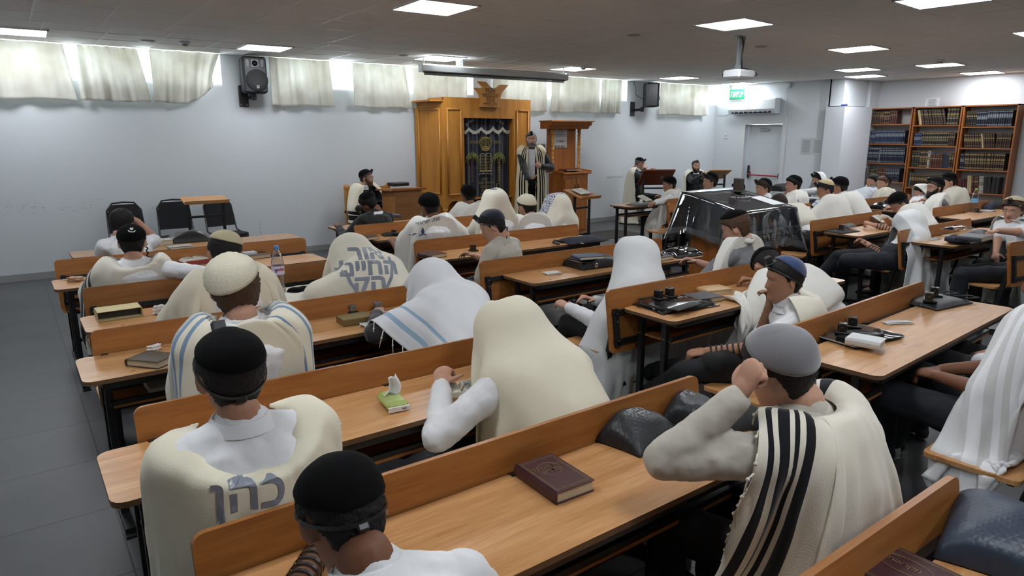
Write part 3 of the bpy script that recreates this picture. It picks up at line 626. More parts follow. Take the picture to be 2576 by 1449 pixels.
# ================================================================ loudspeakers
def speaker(label, x, y, z, rz, emblem=True):
    t = thing('wall_loudspeaker', label, 'loudspeaker', (x, y, z), rz, 'black wall loudspeakers')
    m = MB(); m.box((0, .05, 0), (.33, .26, .50), bev=.03); m.box((0, -.085, 0), (.31, .04, .49), bev=.018); m.build('cabinet', BLACKP, t)
    m = MB(); m.lathe([(.150, -.006), (.150, .004), (.140, .010), (.0, .012)], (0, 0, 0), 36, M=Matrix.Translation((.015, -.106, -.075)) @ Matrix.Rotation(radians(90), 4, 'X')); m.build('woofer_grille', mat('grille', (15, 15, 16), .7, bump=('noise', 400, .3)), t)
    m = MB(); M_ = Matrix.Translation((0, -.107, .155)) @ Matrix.Rotation(radians(90), 4, 'X')
    for xx, ww in ((-.10, .05), (.10, .05)): m.box((xx, -.104, .155), (ww, .008, .11), bev=.003)
    m.box((0, -.106, .155), (.11, .008, .11), bev=.003); m.lathe([(.045, .0), (.02, .012), (.012, .02)], (0, 0, 0), 20, M=M_ @ Matrix.Translation((0, 0, .0))); m.build('horn', mat('horn black', (9, 9, 10), .3), t)
    m = MB()
    m.box((.02, -.121, -.165), (.034, .003, .042), bev=.001); m.build('emblem_plate', mat('emblem silver', (168, 180, 186), .3, .6), t)
    text_obj('emblem_letter', 'B', .036, STEEL, frame((.02, -.1228, -.165), (1, 0, 0), (0, 0, 1)), t, heb=False, bold=.001)
    m = MB(); m.box((-.13, .235, -.28), (.13, .02, .30), bev=.006); m.box((-.05, .16, -.30), (.06, .16, .05), bev=.008); m.box((-.02, .06, -.29), (.07, .07, .10), bev=.012);  m.build('wall_bracket', STEEL, t)
    m = MB(); m.box((-.17, .222, -.40), (.016, .006, .016)); m.box((-.09, .222, -.40), (.016, .006, .016)); m.build('bracket_screw', SCREW, t)
    return t
s1 = speaker('black loudspeaker on the wall between the left curtains, seen from the front', 3.04, 10.29, 2.655, radians(-6))
s2 = speaker('black loudspeaker on the wall seen from the side, right of the pale curtain pair', 11.28, 10.2, 2.645, radians(58))
for ch in s2.children:
    if ch.name.startswith(('wall_bracket', 'bracket')): ch.matrix_local = Matrix.Rotation(radians(-58), 4, 'Z') @ Matrix.Translation((-.12, .10, 0))
m = MB(); m.tube([(11.0, 10.5, 2.93), (10.98, 10.42, 2.8), (10.97, 10.4, 2.65), (11.1, 10.3, 2.55)], .006, 6); tag(m.build('speaker_cable', STEEL), 'thin black cable looping down beside the second loudspeaker', 'cable')
# ================================================================ projection screen, projector, ceiling devices
sc_ = thing('projection_screen', 'rolled-up white projection screen case hanging below the ceiling before the ark', 'projection screen', (6.41, 9.0, 2.77))
m = MB(); m.prism([(-.06, .035), (-.06, -.045), (.05, -.05), (.05, .05), (-.02, .055)], -1.38, 1.38, axis='X'); m.build('case', mat('screen case', (226, 232, 232), .5), sc_)
m = MB(); m.box((0, -.005, -.062), (2.70, .05, .014)); m.build('slot', STEEL, sc_)
m = MB(); m.tube([(-1.33, -.0, -.085), (1.33, 0, -.085)], .014, 10); m.build('bottom_bar', mat('grey tube', (150, 160, 160), .4, .3), sc_)
m = MB()
for s in (-1, 1): m.box((s * 1.385, 0, 0), (.02, .13, .12), bev=.01)
m.build('end_cap', WHITEP, sc_)
m = MB()
for x in (-1.34, 1.33): m.tube([(x, -.03, .05), (x, 0, .16)], .006, 6); m.tube([(x + .03, .03, .05), (x, 0, .16)], .006, 6)
m.build('hanger', WHITEP, sc_)
sw = thing('wall_switch', 'small white control switch above the projection screen', 'switch', (5.75, 9.1, 2.885)); m = MB(); m.box((0, 0, 0), (.10, .05, .09), bev=.006); m.build('body', WHITEP, sw); m = MB()
for k in range(3): m.box((.012, -.027, -.022 + k * .022), (.04, .006, .014))
m.build('button', mat('blue grey button', (88, 112, 150), .4), sw)
pj = thing('projector', 'white ceiling projector on a grey pole with black cables', 'projector', (7.05, 5.08, 0)); zp = 2.50
m = MB(); m.box((.03, 0, zp), (.32, .24, .10), bev=.022); m.build('housing', WHITEP, pj)
m = MB(); m.box((0, 0, (zp + ZC) / 2 + .03), (.045, .03, ZC - zp - .07)); m.box((0, 0, zp + .07), (.05, .05, .07)); m.box((0, 0, ZC - .004), (.11, .07, .008)); m.box((0, 0, zp + .056), (.2, .04, .012)); m.build('mount_pole', mat('grey pole', (150, 156, 160), .4, .5), pj)
m = MB(); m.tube([(.035, -.01, ZC), (.05, -.02, ZC - .12), (.035, -.015, zp + .18), (.045, -.02, zp + .07), (.12, -.04, zp + .065), (.2, -.06, zp + .04), (.245, -.02, zp - .01)], .009, 7); m.tube([(.06, -.03, ZC - .01), (.03, -.02, ZC - .18), (.06, -.02, zp + .06), (.16, -.09, zp + .05), (.21, -.126, zp), (.15, -.13, zp - .02)], .006, 6); m.build('cable', STEEL, pj)
m = MB(); m.lathe([(.035, 0), (.035, .02), (.02, .021)], (0, 0, 0), 20, M=Matrix.Translation((-.06, .12, zp)) @ Matrix.Rotation(radians(-90), 4, 'X')); m.build('lens', mat('lens glass', (14, 16, 20), .1), pj)
m = MB()
for k in range(7): m.box((.192, -.08 + k * .018, zp - .015), (.004, .008, .02))
m.build('port', STEEL, pj)
for (x, y, l) in ((1.98, 9.42, 'white smoke detector on the ceiling left of the front loudspeaker'), (11.75, 4.83, 'white smoke detector on the ceiling before the bookcases'), (8.05, 8.85, 'white smoke detector under the lit panel by the screen end')):
    t = thing('smoke_detector', l, 'smoke detector', (x, y, ZC + (.01 if y > YS else 0)), 0, 'ceiling smoke detectors'); m = MB(); m.lathe([(.055, -.03), (.06, -.0)], n=24); m.build('base', WHITEP, t); m = MB(); m.lathe([(.0, -.055), (.03, -.053), (.04, -.03)], n=24); m.build('sensor', mat('sensor grey', (150, 152, 154), .5), t)
for (x, y, l) in ((4.83, 9.15, 'round grey ceiling vent left of the projection screen'), (1.6, 9.6, 'round recessed ceiling spot near the left curtains'), (6.0, 5.75, 'round recessed ceiling spot left of the projector'), (8.1, 5.5, 'round recessed ceiling spot right of the projector')):
    m = MB(); m.lathe([(.0, -.012), (.05, -.014), (.075, -.004), (.08, 0)], (0, 0, 0), 24); o = m.build('ceiling_vent', mat('vent grey', (170, 170, 166), .6), None, (x, y, ZC + (.009 if y > YS else -.001))); tag(o, l, 'vent')
# ================================================================ air conditioner, exit sign, door-wall fittings
ac = thing('air_conditioner', 'long white split air conditioner above the door', 'air conditioner', (XD, 9.45, 2.44))
m = MB(); pr = [(0, .165), (-.17, .165), (-.215, .13), (-.22, -.06), (-.17, -.155), (0, -.165)]; m.prism([(a, b) for a, b in pr], -.60, .60, axis='Y'); m.build('housing', mat('ac plastic', (206, 212, 216), .35), ac)
m = MB(); m.box((-.195, .0, -.125), (.03, 1.0, .035), ry=radians(-35)); m.build('air_slot', mat('slot dark', (30, 32, 34), .5), ac)
m = MB()
for k in range(8): m.box((-.205, -.44 + k * .125, -.125), (.02, .012, .03), ry=radians(-35))
m.build('louver', WHITEP, ac)
m = MB(); m.box((-.2205, .06, -.02), (.002, .07, .008)); m.build('badge', mat('badge grey', (150, 156, 160), .5), ac)
ac2 = thing('air_conditioner', 'cream air conditioner cut off by the right edge above the bookcases', 'air conditioner', (XB, 4.0, 2.55)); m = MB(); m.prism([(0, .16), (-.2, .16), (-.22, .1), (-.2, -.13), (0, -.16)], -.5, .63, axis='Y'); m.build('housing', mat('cream plastic', (196, 192, 174), .4), ac2); m = MB(); m.box((-.19, .1, -.13), (.04, .8, .02)); m.build('air_slot', MATS['slot dark'], ac2)
ex = thing('exit_sign', 'green and white Hebrew exit sign hanging above the air conditioner', 'sign', (13.66, 9.80, 2.76)); gm = mat('exit green', (20, 128, 84), .4, emit=((16, 120, 78), .35))
m = MB(); m.box((0, 0, -.02), (.05, .40, .27), bev=.005); m.box((0, 0, .13), (.06, .40, .06)); m.build('housing', mat('sign grey', (140, 146, 146), .4), ex)
m = MB(); m.box((-.028, 0, -.035), (.006, .37, .21)); m.build('green_face', gm, ex)
text_obj('exit_lettering', 'יציאה', .175, mat('exit white', (235, 240, 238), .4, emit=((230, 240, 236), .5)), Matrix.Translation((-.032, 0, -.035)) @ Matrix(((0, 0, -1, 0), (-1, 0, 0, 0), (0, 1, 0, 0), (0, 0, 0, 1))) @ Matrix.Diagonal((.85, 1.1, 1, 1)), ex, bold=.004)
m = MB(); m.tube([(XD - .005, 10.50, 2.28), (XD - .01, 10.3, 2.27), (XD - .01, 10.05, 2.32)], .006, 6); m.tube([(XD - .02, 8.72, 2.88), (XD - .02, 8.72, 2.3), (XD - .012, 8.66, 2.1), (XD - .012, 8.69, 1.95)], .006, 6); m.box((XD - .03, 8.68, 2.86), (.06, .10, .10), bev=.01); tag(m.build('power_cable', WHITEP), 'white cables and junction box running round the air conditioner', 'cable')
t = thing('light_switch', 'small white switch plate on the wall left of the door', 'switch', (XD - .006, 10.22, 1.80)); m = MB(); m.box((0, 0, 0), (.012, .09, .13), bev=.004); m.build('plate', WHITEP, t); m = MB(); m.box((-.008, 0, 0), (.008, .03, .05)); m.build('rocker', mat('rocker grey', (160, 164, 166), .5), t)
t = thing('paper_sheets', 'two grey text sheets taped on the wall right of the door', 'notice', (XD - .003, 8.03, 1.58))
for y in (.13, -.13): m = MB(); m.box((0, y, 0), (.004, .24, .34)); m.build('sheet', mat('translucent paper', (186, 190, 192), .7), t)
for y in (.13, -.13):
    m = MB()
    for k in range(14): m.box((-.003, y, .12 - k * .019), (.001, .17, .006))
    m.build('print_lines', GREYINK, t)
m = MB(); m.box((13.97, 7.45, 2.405), (.05, .12, .04), bev=.008); tag(m.build('whiteboard_eraser', mat('blue plastic', (48, 66, 132), .5)), 'small blue object lying on top of the low corner pier', 'eraser')
# ================================================================ bookcases
XS = 15.0; CASE = wood('orange shelf board', (132, 74, 32), (158, 96, 48), .45, 'Z', .8); CASEB = mat('pale shelf back', (176, 174, 174), .8)
UN = [(7.44, 6.56), (6.54, 5.66), (5.64, 4.74)]; ZT = 2.36
SH = [[2.02, 1.62, 1.22, .83, .45], [1.99, 1.58, 1.15, .74, .38], [1.95, 1.55, 1.14, .70, .34]]
SIDE = ['left', 'middle', 'right']
for i, (y1, y0) in enumerate(UN):
    t = thing('bookcase', 'orange wood bookcase full of Hebrew volumes, %s of the three' % SIDE[i], 'bookcase', (XS, y0, 0), 0, 'open bookcases'); w_ = y1 - y0
    for y in (.012, w_ - .012): m = MB(); m.box((.15, y, ZT / 2), (.30, .024, ZT)); m.build('side_panel', CASE, t)
    m = MB(); m.box((.15, w_ / 2, ZT - .012), (.30, w_, .024)); m.build('top_board', CASE, t)
    m = MB(); m.box((.292, w_ / 2, ZT / 2), (.010, w_ - .04, ZT - .02)); m.build('back_panel', CASEB, t)
    m = MB(); m.box((.15, w_ / 2, .05), (.28, w_ - .04, .1)); m.build('plinth', CASE, t)
    for z in SH[i]: m = MB(); m.box((.15, w_ / 2, z), (.285, w_ - .048, .022)); m.build('shelf', CASE, t)
SP = {'brown': mat('brown leatherette', (50, 30, 24), .5), 'dark': mat('dark leatherette', (30, 26, 26), .5), 'blue': mat('blue leatherette', (34, 46, 78), .5), 'navy': mat('navy leatherette', (22, 28, 46), .5), 'maroon': mat('maroon leatherette', (72, 26, 28), .5), 'green': mat('dark green cloth', (26, 40, 38), .6), 'cream': mat('cream cover', (176, 156, 118), .7), 'white': mat('white cover', (176, 178, 176), .6), 'cyan': mat('light blue cover', (86, 150, 190), .5), 'grey': mat('grey cover', (78, 80, 86), .6)}
GILT = mat('gilt print', (128, 112, 76), .5, .3); SILVP = mat('silver print', (112, 116, 122), .5, .2); PAGES = mat('page block', (196, 184, 158), .85, bump=('wave', 400, .1))
_bk = {}
def spine_book(th, h, d, col, bands):
    k = (th, h, d, col, bands)
    if k not in _bk:
        m = MB(); pl = [(-d + .012, -th / 2), (-d + .004, -th * .3), (-d, 0), (-d + .004, th * .3), (-d + .012, th / 2), (0, th / 2), (0, -th / 2)]
        m.prism([(a + d, b) for a, b in pl], 0, h, mi=0)
        if bands:
            for (z, hh) in bands:
                m.prism([(.0 - .0012, -th * .40), (-.0015, 0), (-.0012, th * .40), (.006, th * .42), (.006, -th * .42)], z * h, z * h + hh * h, mi=1)
        m.box((d / 2 + .006, 0, h - .002), (d - .02, th * .72, .006), mi=2)
        _bk[k] = m.mesh('volume', [SP[col], SILVP if col in ('blue', 'navy', 'grey') else GILT, PAGES])
    return _bk[k]
B1 = ((.06, .02), (.2, .02), (.5, .02), (.62, .10), (.82, .02), (.92, .03)); B2 = ((.05, .04), (.12, .01), (.42, .03), (.56, .16), (.78, .05), (.9, .04)); B3 = ((.1, .05), (.35, .01), (.45, .2), (.7, .02), (.86, .05)); B4 = ((.03, .03), (.09, .05), (.5, .02), (.55, .22), (.8, .01), (.9, .05)); B5 = ((.05, .08), (.35, .05), (.44, .05), (.55, .14), (.86, .10))
FILL = {(0, 0): [('brown', 5, .032, .26, B1), ('maroon', 2, .04, .26, B2), ('brown', 3, .042, .26, B5), ('maroon', 4, .035, .27, B1)],
  (0, 1): [('blue', 4, .028, .27, B3), ('blue', 19, .0265, .27, B4), ('navy', 3, .026, .27, B4)], (0, 2): [('navy', 9, .026, .32, B5), ('white', 1, .012, .32, None), ('navy', 19, .026, .32, B2)],
  (0, 3): [('grey', 1, .06, .27, None), ('dark', 6, .03, .24, B1), ('maroon', 5, .036, .28, B1), ('navy', 8, .034, .28, B2)], (1, 0): [('cream', 1, .05, .30, None), ('brown', 9, .046, .31, B1), ('dark', 4, .05, .32, B5)],
  (1, 1): [('blue', 5, .03, .26, B3), ('dark', 13, .037, .27, B5), ('brown', 3, .036, .26, B1)], (1, 2): [('dark', 3, .05, .33, B1), ('brown', 3, .05, .33, B5), ('white', 2, .022, .33, B3), ('maroon', 5, .046, .27, B1), ('navy', 1, .12, .26, None), ('brown', 2, .04, .3, B2)],
  (1, 3): [('cyan', 1, .012, .30, None), ('brown', 11, .034, .27, B4), ('dark', 12, .034, .27, B4)], (2, 0): [('dark', 6, .03, .29, B1), ('navy', 5, .034, .29, B3), ('navy', 11, .036, .29, B4)],
  (2, 1): [('brown', 8, .034, .27, B3), ('cream', 1, .03, .27, None), ('brown', 12, .034, .27, B1)], (2, 2): [('navy', 2, .034, .31, B3), ('brown', 6, .042, .31, B5), ('brown', 11, .036, .31, B5)], (2, 3): [('maroon', 4, .04, .25, None), ('cream', 2, .035, .32, None), ('maroon', 3, .04, .32, B1), ('white', 3, .024, .32, B3), ('dark', 4, .06, .31, None)]}
ORD = ['top', 'second', 'third', 'fourth']; rng = random.Random(11)
for (u, s), runs in FILL.items():
    y1, y0 = UN[u]; z = SH[u][s] + .012; y = y1 - .04 - rng.uniform(0, .02); lean = {(1, 0): .30, (2, 1): .22, (0, 0): 0, (2, 3): .12, (2, 2): .06}.get((u, s), 0.0)
    tot = sum(r[1] * (r[2] + .001) for r in runs); sc2 = min(1.0, (y1 - y0 - .10 - lean * .25) / tot); y -= lean * .22
    for col, n, th_, h, bn in runs:
        for k in range(n):
            th2 = round(th_ * sc2, 4); o = bpy.data.objects.new('bound_volume', spine_book(th2, h, .20, col, bn)); COL.objects.link(o)
            ln = lean * (1 - .4 * rng.random()) if lean and y > y0 + .3 else rng.uniform(0, .01)
            if lean and (u, s) == (0, 0): ln = 0
            y -= th2 / 2; o.location = (XS + .03 + rng.uniform(0, .012), y, z); o.rotation_euler = (-ln, 0, 0); y -= th2 / 2 + .0008 + (ln * .012)
            if ln > .02: o.location.z += sin(ln) * th2 / 2
            tag(o, '%s volume upright on the %s shelf of the %s bookcase' % ({'brown': 'brown gilt-banded', 'dark': 'nearly black gilt-banded', 'blue': 'blue silver-printed', 'navy': 'dark navy banded', 'maroon': 'maroon', 'green': 'green', 'cream': 'cream-coloured', 'white': 'thin white', 'cyan': 'light blue thin', 'grey': 'thick grey'}[col], ORD[s], SIDE[u]), 'book', 'bound volumes on the %s shelf of the %s bookcase' % (ORD[s], SIDE[u]))
nt2 = thing('paper_notice', 'small white printed notice standing on top of the middle bookcase', 'notice', (XS + .02, 6.22, ZT)); m = MB(); m.box((0, 0, .07), (.004, .26, .19), ry=radians(4)); m.build('sheet', PAPER, nt2); m = MB()
for k in range(6): m.box((-.006, 0, .13 - k * .022), (.001, .12 + .03 * (k % 3), .006))
m.build('print_lines', INK, nt2)
# ================================================================ people
def V(*a): return Vector(a)
SKINS = {'light': mat('light skin', (190, 146, 124), .55, spec=.35, sss=.12, var=(14, .05)), 'tan': mat('tan skin', (166, 122, 97), .55, spec=.35, sss=.1, var=(14, .05)), 'brown': mat('brown skin', (122, 80, 58), .55, spec=.35, sss=.08, var=(14, .05))}
HAIRS = {'black': mat('black hair', (22, 19, 19), .6, spec=.3, bump=('noise', 160, .6), scale=(1, 1, .25)), 'darkbrown': mat('dark brown hair', (44, 32, 27), .6, spec=.3, bump=('noise', 160, .6), scale=(1, 1, .25)), 'brown': mat('brown hair', (82, 60, 45), .6, spec=.3, bump=('noise', 160, .6), scale=(1, 1, .25)), 'grey': mat('greying hair', (104, 96, 88), .7, bump=('noise', 160, .6), scale=(1, 1, .3))}
LIPS = mat('lips', (150, 92, 84), .5); EYEW = mat('eye white', (214, 210, 204), .3); IRIS = mat('dark iris', (34, 24, 20), .25)
def smooth_tab(tab, n=60):
    z = np.array([t[0] for t in tab]); Z = np.linspace(z[0], z[-1], n); out = [Z]
    for k in range(1, len(tab[0])):
        y = np.interp(Z, z, [t[k] for t in tab]); y2 = np.convolve(np.pad(y, 2, mode='edge'), np.ones(5) / 5, 'valid'); y2[0] = y[0]; y2[-1] = y[-1]; y2[1] = (y[1] + y2[1]) / 2; y2[-2] = (y[-2] + y2[-2]) / 2; out.append(y2)
    return out
HT = smooth_tab([(-.125, .010, .066, .050), (-.118, .030, .079, .020), (-.10, .045, .087, -.005), (-.08, .055, .088, -.038), (-.05, .063, .089, -.064), (-.02, .069, .090, -.082), (.01, .074, .090, -.093), (.04, .077, .090, -.098), (.07, .073, .082, -.093), (.09, .062, .068, -.080), (.105, .043, .047, -.056), (.115, .022, .024, -.030), (.1185, .004, .004, -.010)], 52)
NTH = 56
def head_grid(face=True):
    Z, W, Fr, Bk = HT; P = np.zeros((len(Z), NTH, 3))
    th = np.linspace(0, 2 * pi, NTH, endpoint=False)      # 0 = face, pi = back
    for i, z in enumerate(Z):
        cy, hy, hx = (Fr[i] + Bk[i]) / 2, (Fr[i] - Bk[i]) / 2, W[i]
        s, c_ = np.sin(th), np.cos(th); e = .90
        x = hx * np.sign(s) * np.abs(s) ** e; y = cy + hy * np.sign(c_) * np.abs(c_) ** e
        P[i, :, 0] = x; P[i, :, 1] = y; P[i, :, 2] = z
    if face:
        X, Y, Zz = P[..., 0], P[..., 1], P[..., 2]; fr = (Y > .02)
        g = np.clip((.018 - Zz) / .045, 0, 1) * np.clip((Zz + .045) / .010, 0, 1)
        Y += fr * (.024 * g * np.exp(-(X / (.009 + .006 * g)) ** 2))
        Y += fr * (-.011 * np.exp(-((np.abs(X) - .031) / .017) ** 2 - ((Zz - .012) / .012) ** 2))
        Y += fr * (.005 * np.exp(-((Zz - .030) / .008) ** 2) * (np.abs(X) < .055))
        Y += fr * (.006 * np.exp(-((Zz + .061) / .006) ** 2 - (X / .022) ** 2) + .005 * np.exp(-((Zz + .050) / .005) ** 2 - (X / .024) ** 2))
        Y += fr * (-.003 * np.exp(-((Zz + .0555) / .0025) ** 2 - (X / .026) ** 2))
        Y += fr * (.007 * np.exp(-((Zz + .100) / .014) ** 2 - (X / .022) ** 2))
        Y += fr * (.003 * np.exp(-((np.abs(X) - .045) / .018) ** 2 - ((Zz + .015) / .018) ** 2))
    return P
HG = head_grid()
def grid_faces(nz, nt, closed=True):
    return [(i * nt + j, i * nt + (j + 1) % nt, (i + 1) * nt + (j + 1) % nt, (i + 1) * nt + j) for i in range(nz - 1) for j in range(nt if closed else nt - 1)]
HF = grid_faces(HG.shape[0], NTH)
def grid_normals(P):
    du = np.roll(P, -1, 1) - np.roll(P, 1, 1); dv = np.gradient(P, axis=0); n = np.cross(du, dv); l = np.linalg.norm(n, axis=2, keepdims=True); l[l == 0] = 1; n = n / l
    c = P.mean(axis=(0, 1)); s = np.sign(((P - c) * n).sum(2, keepdims=True)); s[s == 0] = 1; return n * s
HN = grid_normals(head_grid(False))
HBVH = BVHTree.FromPolygons([Vector(p) for p in HG.reshape(-1, 3)], HF + [tuple(range(NTH))[::-1], tuple((HG.shape[0] - 1) * NTH + j for j in range(NTH))])
def hrad(d):
    d = Vector(d).normalized(); r = HBVH.ray_cast(d * .5, -d, .5)
    return (r[0].length if r[0] is not None else .1)
DEG = np.degrees(np.linspace(0, 2 * pi, NTH, endpoint=False)); DEG = np.minimum(DEG, 360 - DEG)
def hair_shell(M, rng, thick=.012, hairline=None, seed=0, curl=0.0):
    hl = np.interp(DEG, [0, 35, 55, 72, 84, 92, 100, 112, 130, 150, 180], hairline or [.066, .063, .052, .040, .004, -.004, .022, -.012, -.062, -.088, -.098])
    Z = HG[..., 2]; d = (Z - hl[None, :]) / .016; mask = np.clip(d, -1, 1)
    ii, jj = np.meshgrid(np.arange(Z.shape[0]), np.arange(NTH), indexing='ij')
    noise = .5 * np.sin(jj * 1.9 + seed) * np.sin(ii * .7 + seed * 2) + .5 * np.sin(jj * 3.7 + ii * 1.3 + seed) + .5 * rng.normal(size=Z.shape)
    off = np.where(mask > 0, thick * (np.maximum(mask, 0) ** .6) + noise * (.0018 + curl), -.006 * (-mask))
    P = HG + HN * off[..., None]
    keep = (off > -.003); keep_f = [f for f in HF if any(keep[i // NTH, i % NTH] for i in f)]
    flat = P.reshape(-1, 3); m = MB(); m.add([M @ Vector(p) for p in flat], keep_f + [tuple((HG.shape[0] - 1) * NTH + j for j in range(NTH))], smooth=True); return m
def beard_shell(M, rng, thick=.009, full=True):
    X, Y, Z = HG[..., 0], HG[..., 1], HG[..., 2]
    up = np.interp(DEG, [0, 18, 26, 45, 65, 80, 90], [-.040, -.040, -.052, -.045, -.02, .0, .004]); d1 = (up[None, :] - Z) / .008
    lip = ((np.abs(X) < .021) & (Z > -.068) & (Z < -.046) & (Y > .05)); d = np.where(DEG[None, :] < 92, d1, -1); d = np.where(lip, -1, d)
    if not full: d = np.where((DEG[None, :] > 40) & (Z > -.08), d - .2, d)
    mk = np.clip(d, -1, 1); off = np.where(mk > 0, thick * np.maximum(mk, 0) ** .6 + .001 * rng.normal(size=Z.shape), -.005)
    off += np.where((Z < -.095) & (mk > 0), thick * .9, 0)
    P = HG + HN * off[..., None]; keep = off > -.002
    fs = [f for f in HF if sum(keep[i // NTH, i % NTH] for i in f) >= 2]; fs.append(tuple(range(NTH))[::-1])
    m = MB(); m.add([M @ Vector(p) for p in P.reshape(-1, 3)], fs, smooth=True); return m
def kippah(M, ax=(0, -.42, .9), ang=50, lift=.016, knit=False, thick=.003, rim=True, n=40, k=12, cr=None):
    a = Vector(ax).normalized(); u = a.cross(Vector((1, 0, 0))).normalized(); v = a.cross(u); rings = []
    for i in range(k + 1):
        t = radians(ang) * max(i, .15) / k; ring = []
        for j in range(n):
            p = 2 * pi * j / n; d = a * cos(t) + (u * cos(p) + v * sin(p)) * sin(t); r = hrad(d) + lift + (.0016 * sin(j * pi) if knit else 0)
            if knit: r += .0022 * (cos(p * 20) * .5 + .5) * min(1, i / 3) + .0012 * (i % 2)
            ring.append(M @ (d * r))
        rings.append(ring)
    inner = [[M @ ((M.inverted() @ p) * (1 - thick / .1)) for p in r] for r in rings[::-1]]
    m = MB(); m.ring(rings + inner, True, False, smooth=True)
    m.add([rings[0][j] for j in range(n)], [tuple(range(n))], smooth=True)
    return m
def strap_ring(M, lift=.020, wd=.009, z_front=.088, z_back=-.045):
    rings = []; n = 40
    for j in range(n):
        t = 2 * pi * j / n; z = (z_front + z_back) / 2 + (z_front - z_back) / 2 * cos(t); d = Vector((sin(t) * .8, cos(t), z / .098)); d.normalize(); r = hrad(d) + lift; c = d * r; t_ = Vector((0, -.55, .83)); nn = d
        w = nn.cross(Vector((cos(t), -sin(t), 0))).normalized(); rings.append([M @ (c - w * wd / 2), M @ (c + w * wd / 2), M @ (c + w * wd / 2 + nn * .002), M @ (c - w * wd / 2 + nn * .002)])
    m = MB(); m.ring(rings + [rings[0]], True, False, smooth=False)
    d = Vector((0, -1, -.55)).normalized(); c = d * (hrad(d) + lift + .002); m.box((0, 0, 0), (.026, .010, .018), bev=.004, M=M @ Matrix.Translation(c))
    return m
def tefillin_box(M, lift=.018, s=.034):
    d = Vector((0, .62, .79)).normalized(); r = hrad(d) + lift; z = (d + Vector((0, -.15, .35))).normalized(); x = Vector((1, 0, 0)); y = z.cross(x); R = Matrix(((x.x, y.x, z.x, d.x * r), (x.y, y.y, z.y, d.y * r), (x.z, y.z, z.z, d.z * r), (0, 0, 0, 1)))
    m = MB(); m.box((0, -.004, .003), (s * 1.45, s * 1.6, .010), bev=.002, M=M @ R); m.box((0, .003, .008 + s * .55), (s, s, s * 1.1), bev=.0015, M=M @ R); m.box((0, -.026, .004), (s * 1.2, .014, .010), bev=.002, M=M @ R); return m
# ---- shape primitives gathered for the voxel skin
def tcap(m, p, q, r0, r1, n=14, k=4, flat=None):
    """tapered capsule"""
    p = Vector(p); q = Vector(q); t = q - p; L = t.length
    if L < 1e-5: t = Vector((0, 0, 1)); L = 1e-5
    t = t / L; up = Vector((0, 0, 1)) if abs(t.z) < .9 else Vector((0, 1, 0)); x = t.cross(up).normalized(); y = x.cross(t)
    if flat is not None: y = Vector(flat[0]).normalized(); y = (y - t * y.dot(t)).normalized(); x = t.cross(y)
    fy = flat[1] if flat is not None else 1.0; rings = []
    for i in range(k + 1):
        a = -pi / 2 + (pi / 2) * i / k; a = max(a, -1.50); rings.append((p + t * r0 * sin(a), r0 * cos(a)))
    for i in range(k + 1):
        a = (pi / 2) * i / k; a = min(a, 1.50); rings.append((q + t * r1 * sin(a), r1 * cos(a)))
    m.ring([[c + (x * cos(2 * pi * j / n) + y * sin(2 * pi * j / n) * fy) * r for j in range(n)] for c, r in rings], True, True)
def ering(c, ex, ey, rx, ry, n=20, e=.85):
    return [c + ex * (rx * np.sign(cos(a)) * abs(cos(a)) ** e) + ey * (ry * np.sign(sin(a)) * abs(sin(a)) ** e) for a in (2 * pi * j / n for j in range(n))]
def voxel(m, name, size, mats, sm=2, disp=None):
    """one continuous surface grown over the gathered shapes"""
    me = m.mesh(name + '_raw', mats); o = bpy.data.objects.new('tmp', me); COL.objects.link(o)
    r = o.modifiers.new('r', 'REMESH'); r.mode = 'VOXEL'; r.voxel_size = size; r.use_smooth_shade = True
    if sm: s = o.modifiers.new('s', 'SMOOTH'); s.iterations = sm; s.factor = .5
    if disp:
        for k, (sc_, st) in enumerate(disp):
            tx = bpy.data.textures.new('t', 'CLOUDS'); tx.noise_scale = sc_; tx.noise_depth = 1; d = o.modifiers.new('d%d' % k, 'DISPLACE'); d.texture = tx; d.strength = st; d.mid_level = .5
    bpy.context.view_layer.update(); dg = bpy.context.evaluated_depsgraph_get(); out = bpy.data.meshes.new_from_object(o.evaluated_get(dg)); out.name = name
    bpy.data.objects.remove(o); bpy.data.meshes.remove(me); out.materials.clear()
    for mt in (mats if isinstance(mats, (list, tuple)) else [mats]): out.materials.append(mt)
    out.polygons.foreach_set('use_smooth', [True] * len(out.polygons)); return out
def ik(S, Tg, l1, l2, hint):
    S = Vector(S); Tg = Vector(Tg); d = Tg - S; L = d.length; mx = (l1 + l2) * .998
    if L > mx: Tg = S + d * (mx / L); d = Tg - S; L = mx
    a = (l1 * l1 - l2 * l2 + L * L) / (2 * L); h = sqrt(max(0, l1 * l1 - a * a)); u = d / L; hv = Vector(hint); hv = hv - u * hv.dot(u)
    if hv.length < 1e-4: hv = Vector((0, 0, -1)) - u * Vector((0, 0, -1)).dot(u)
    return S + u * a + hv.normalized() * h, Tg
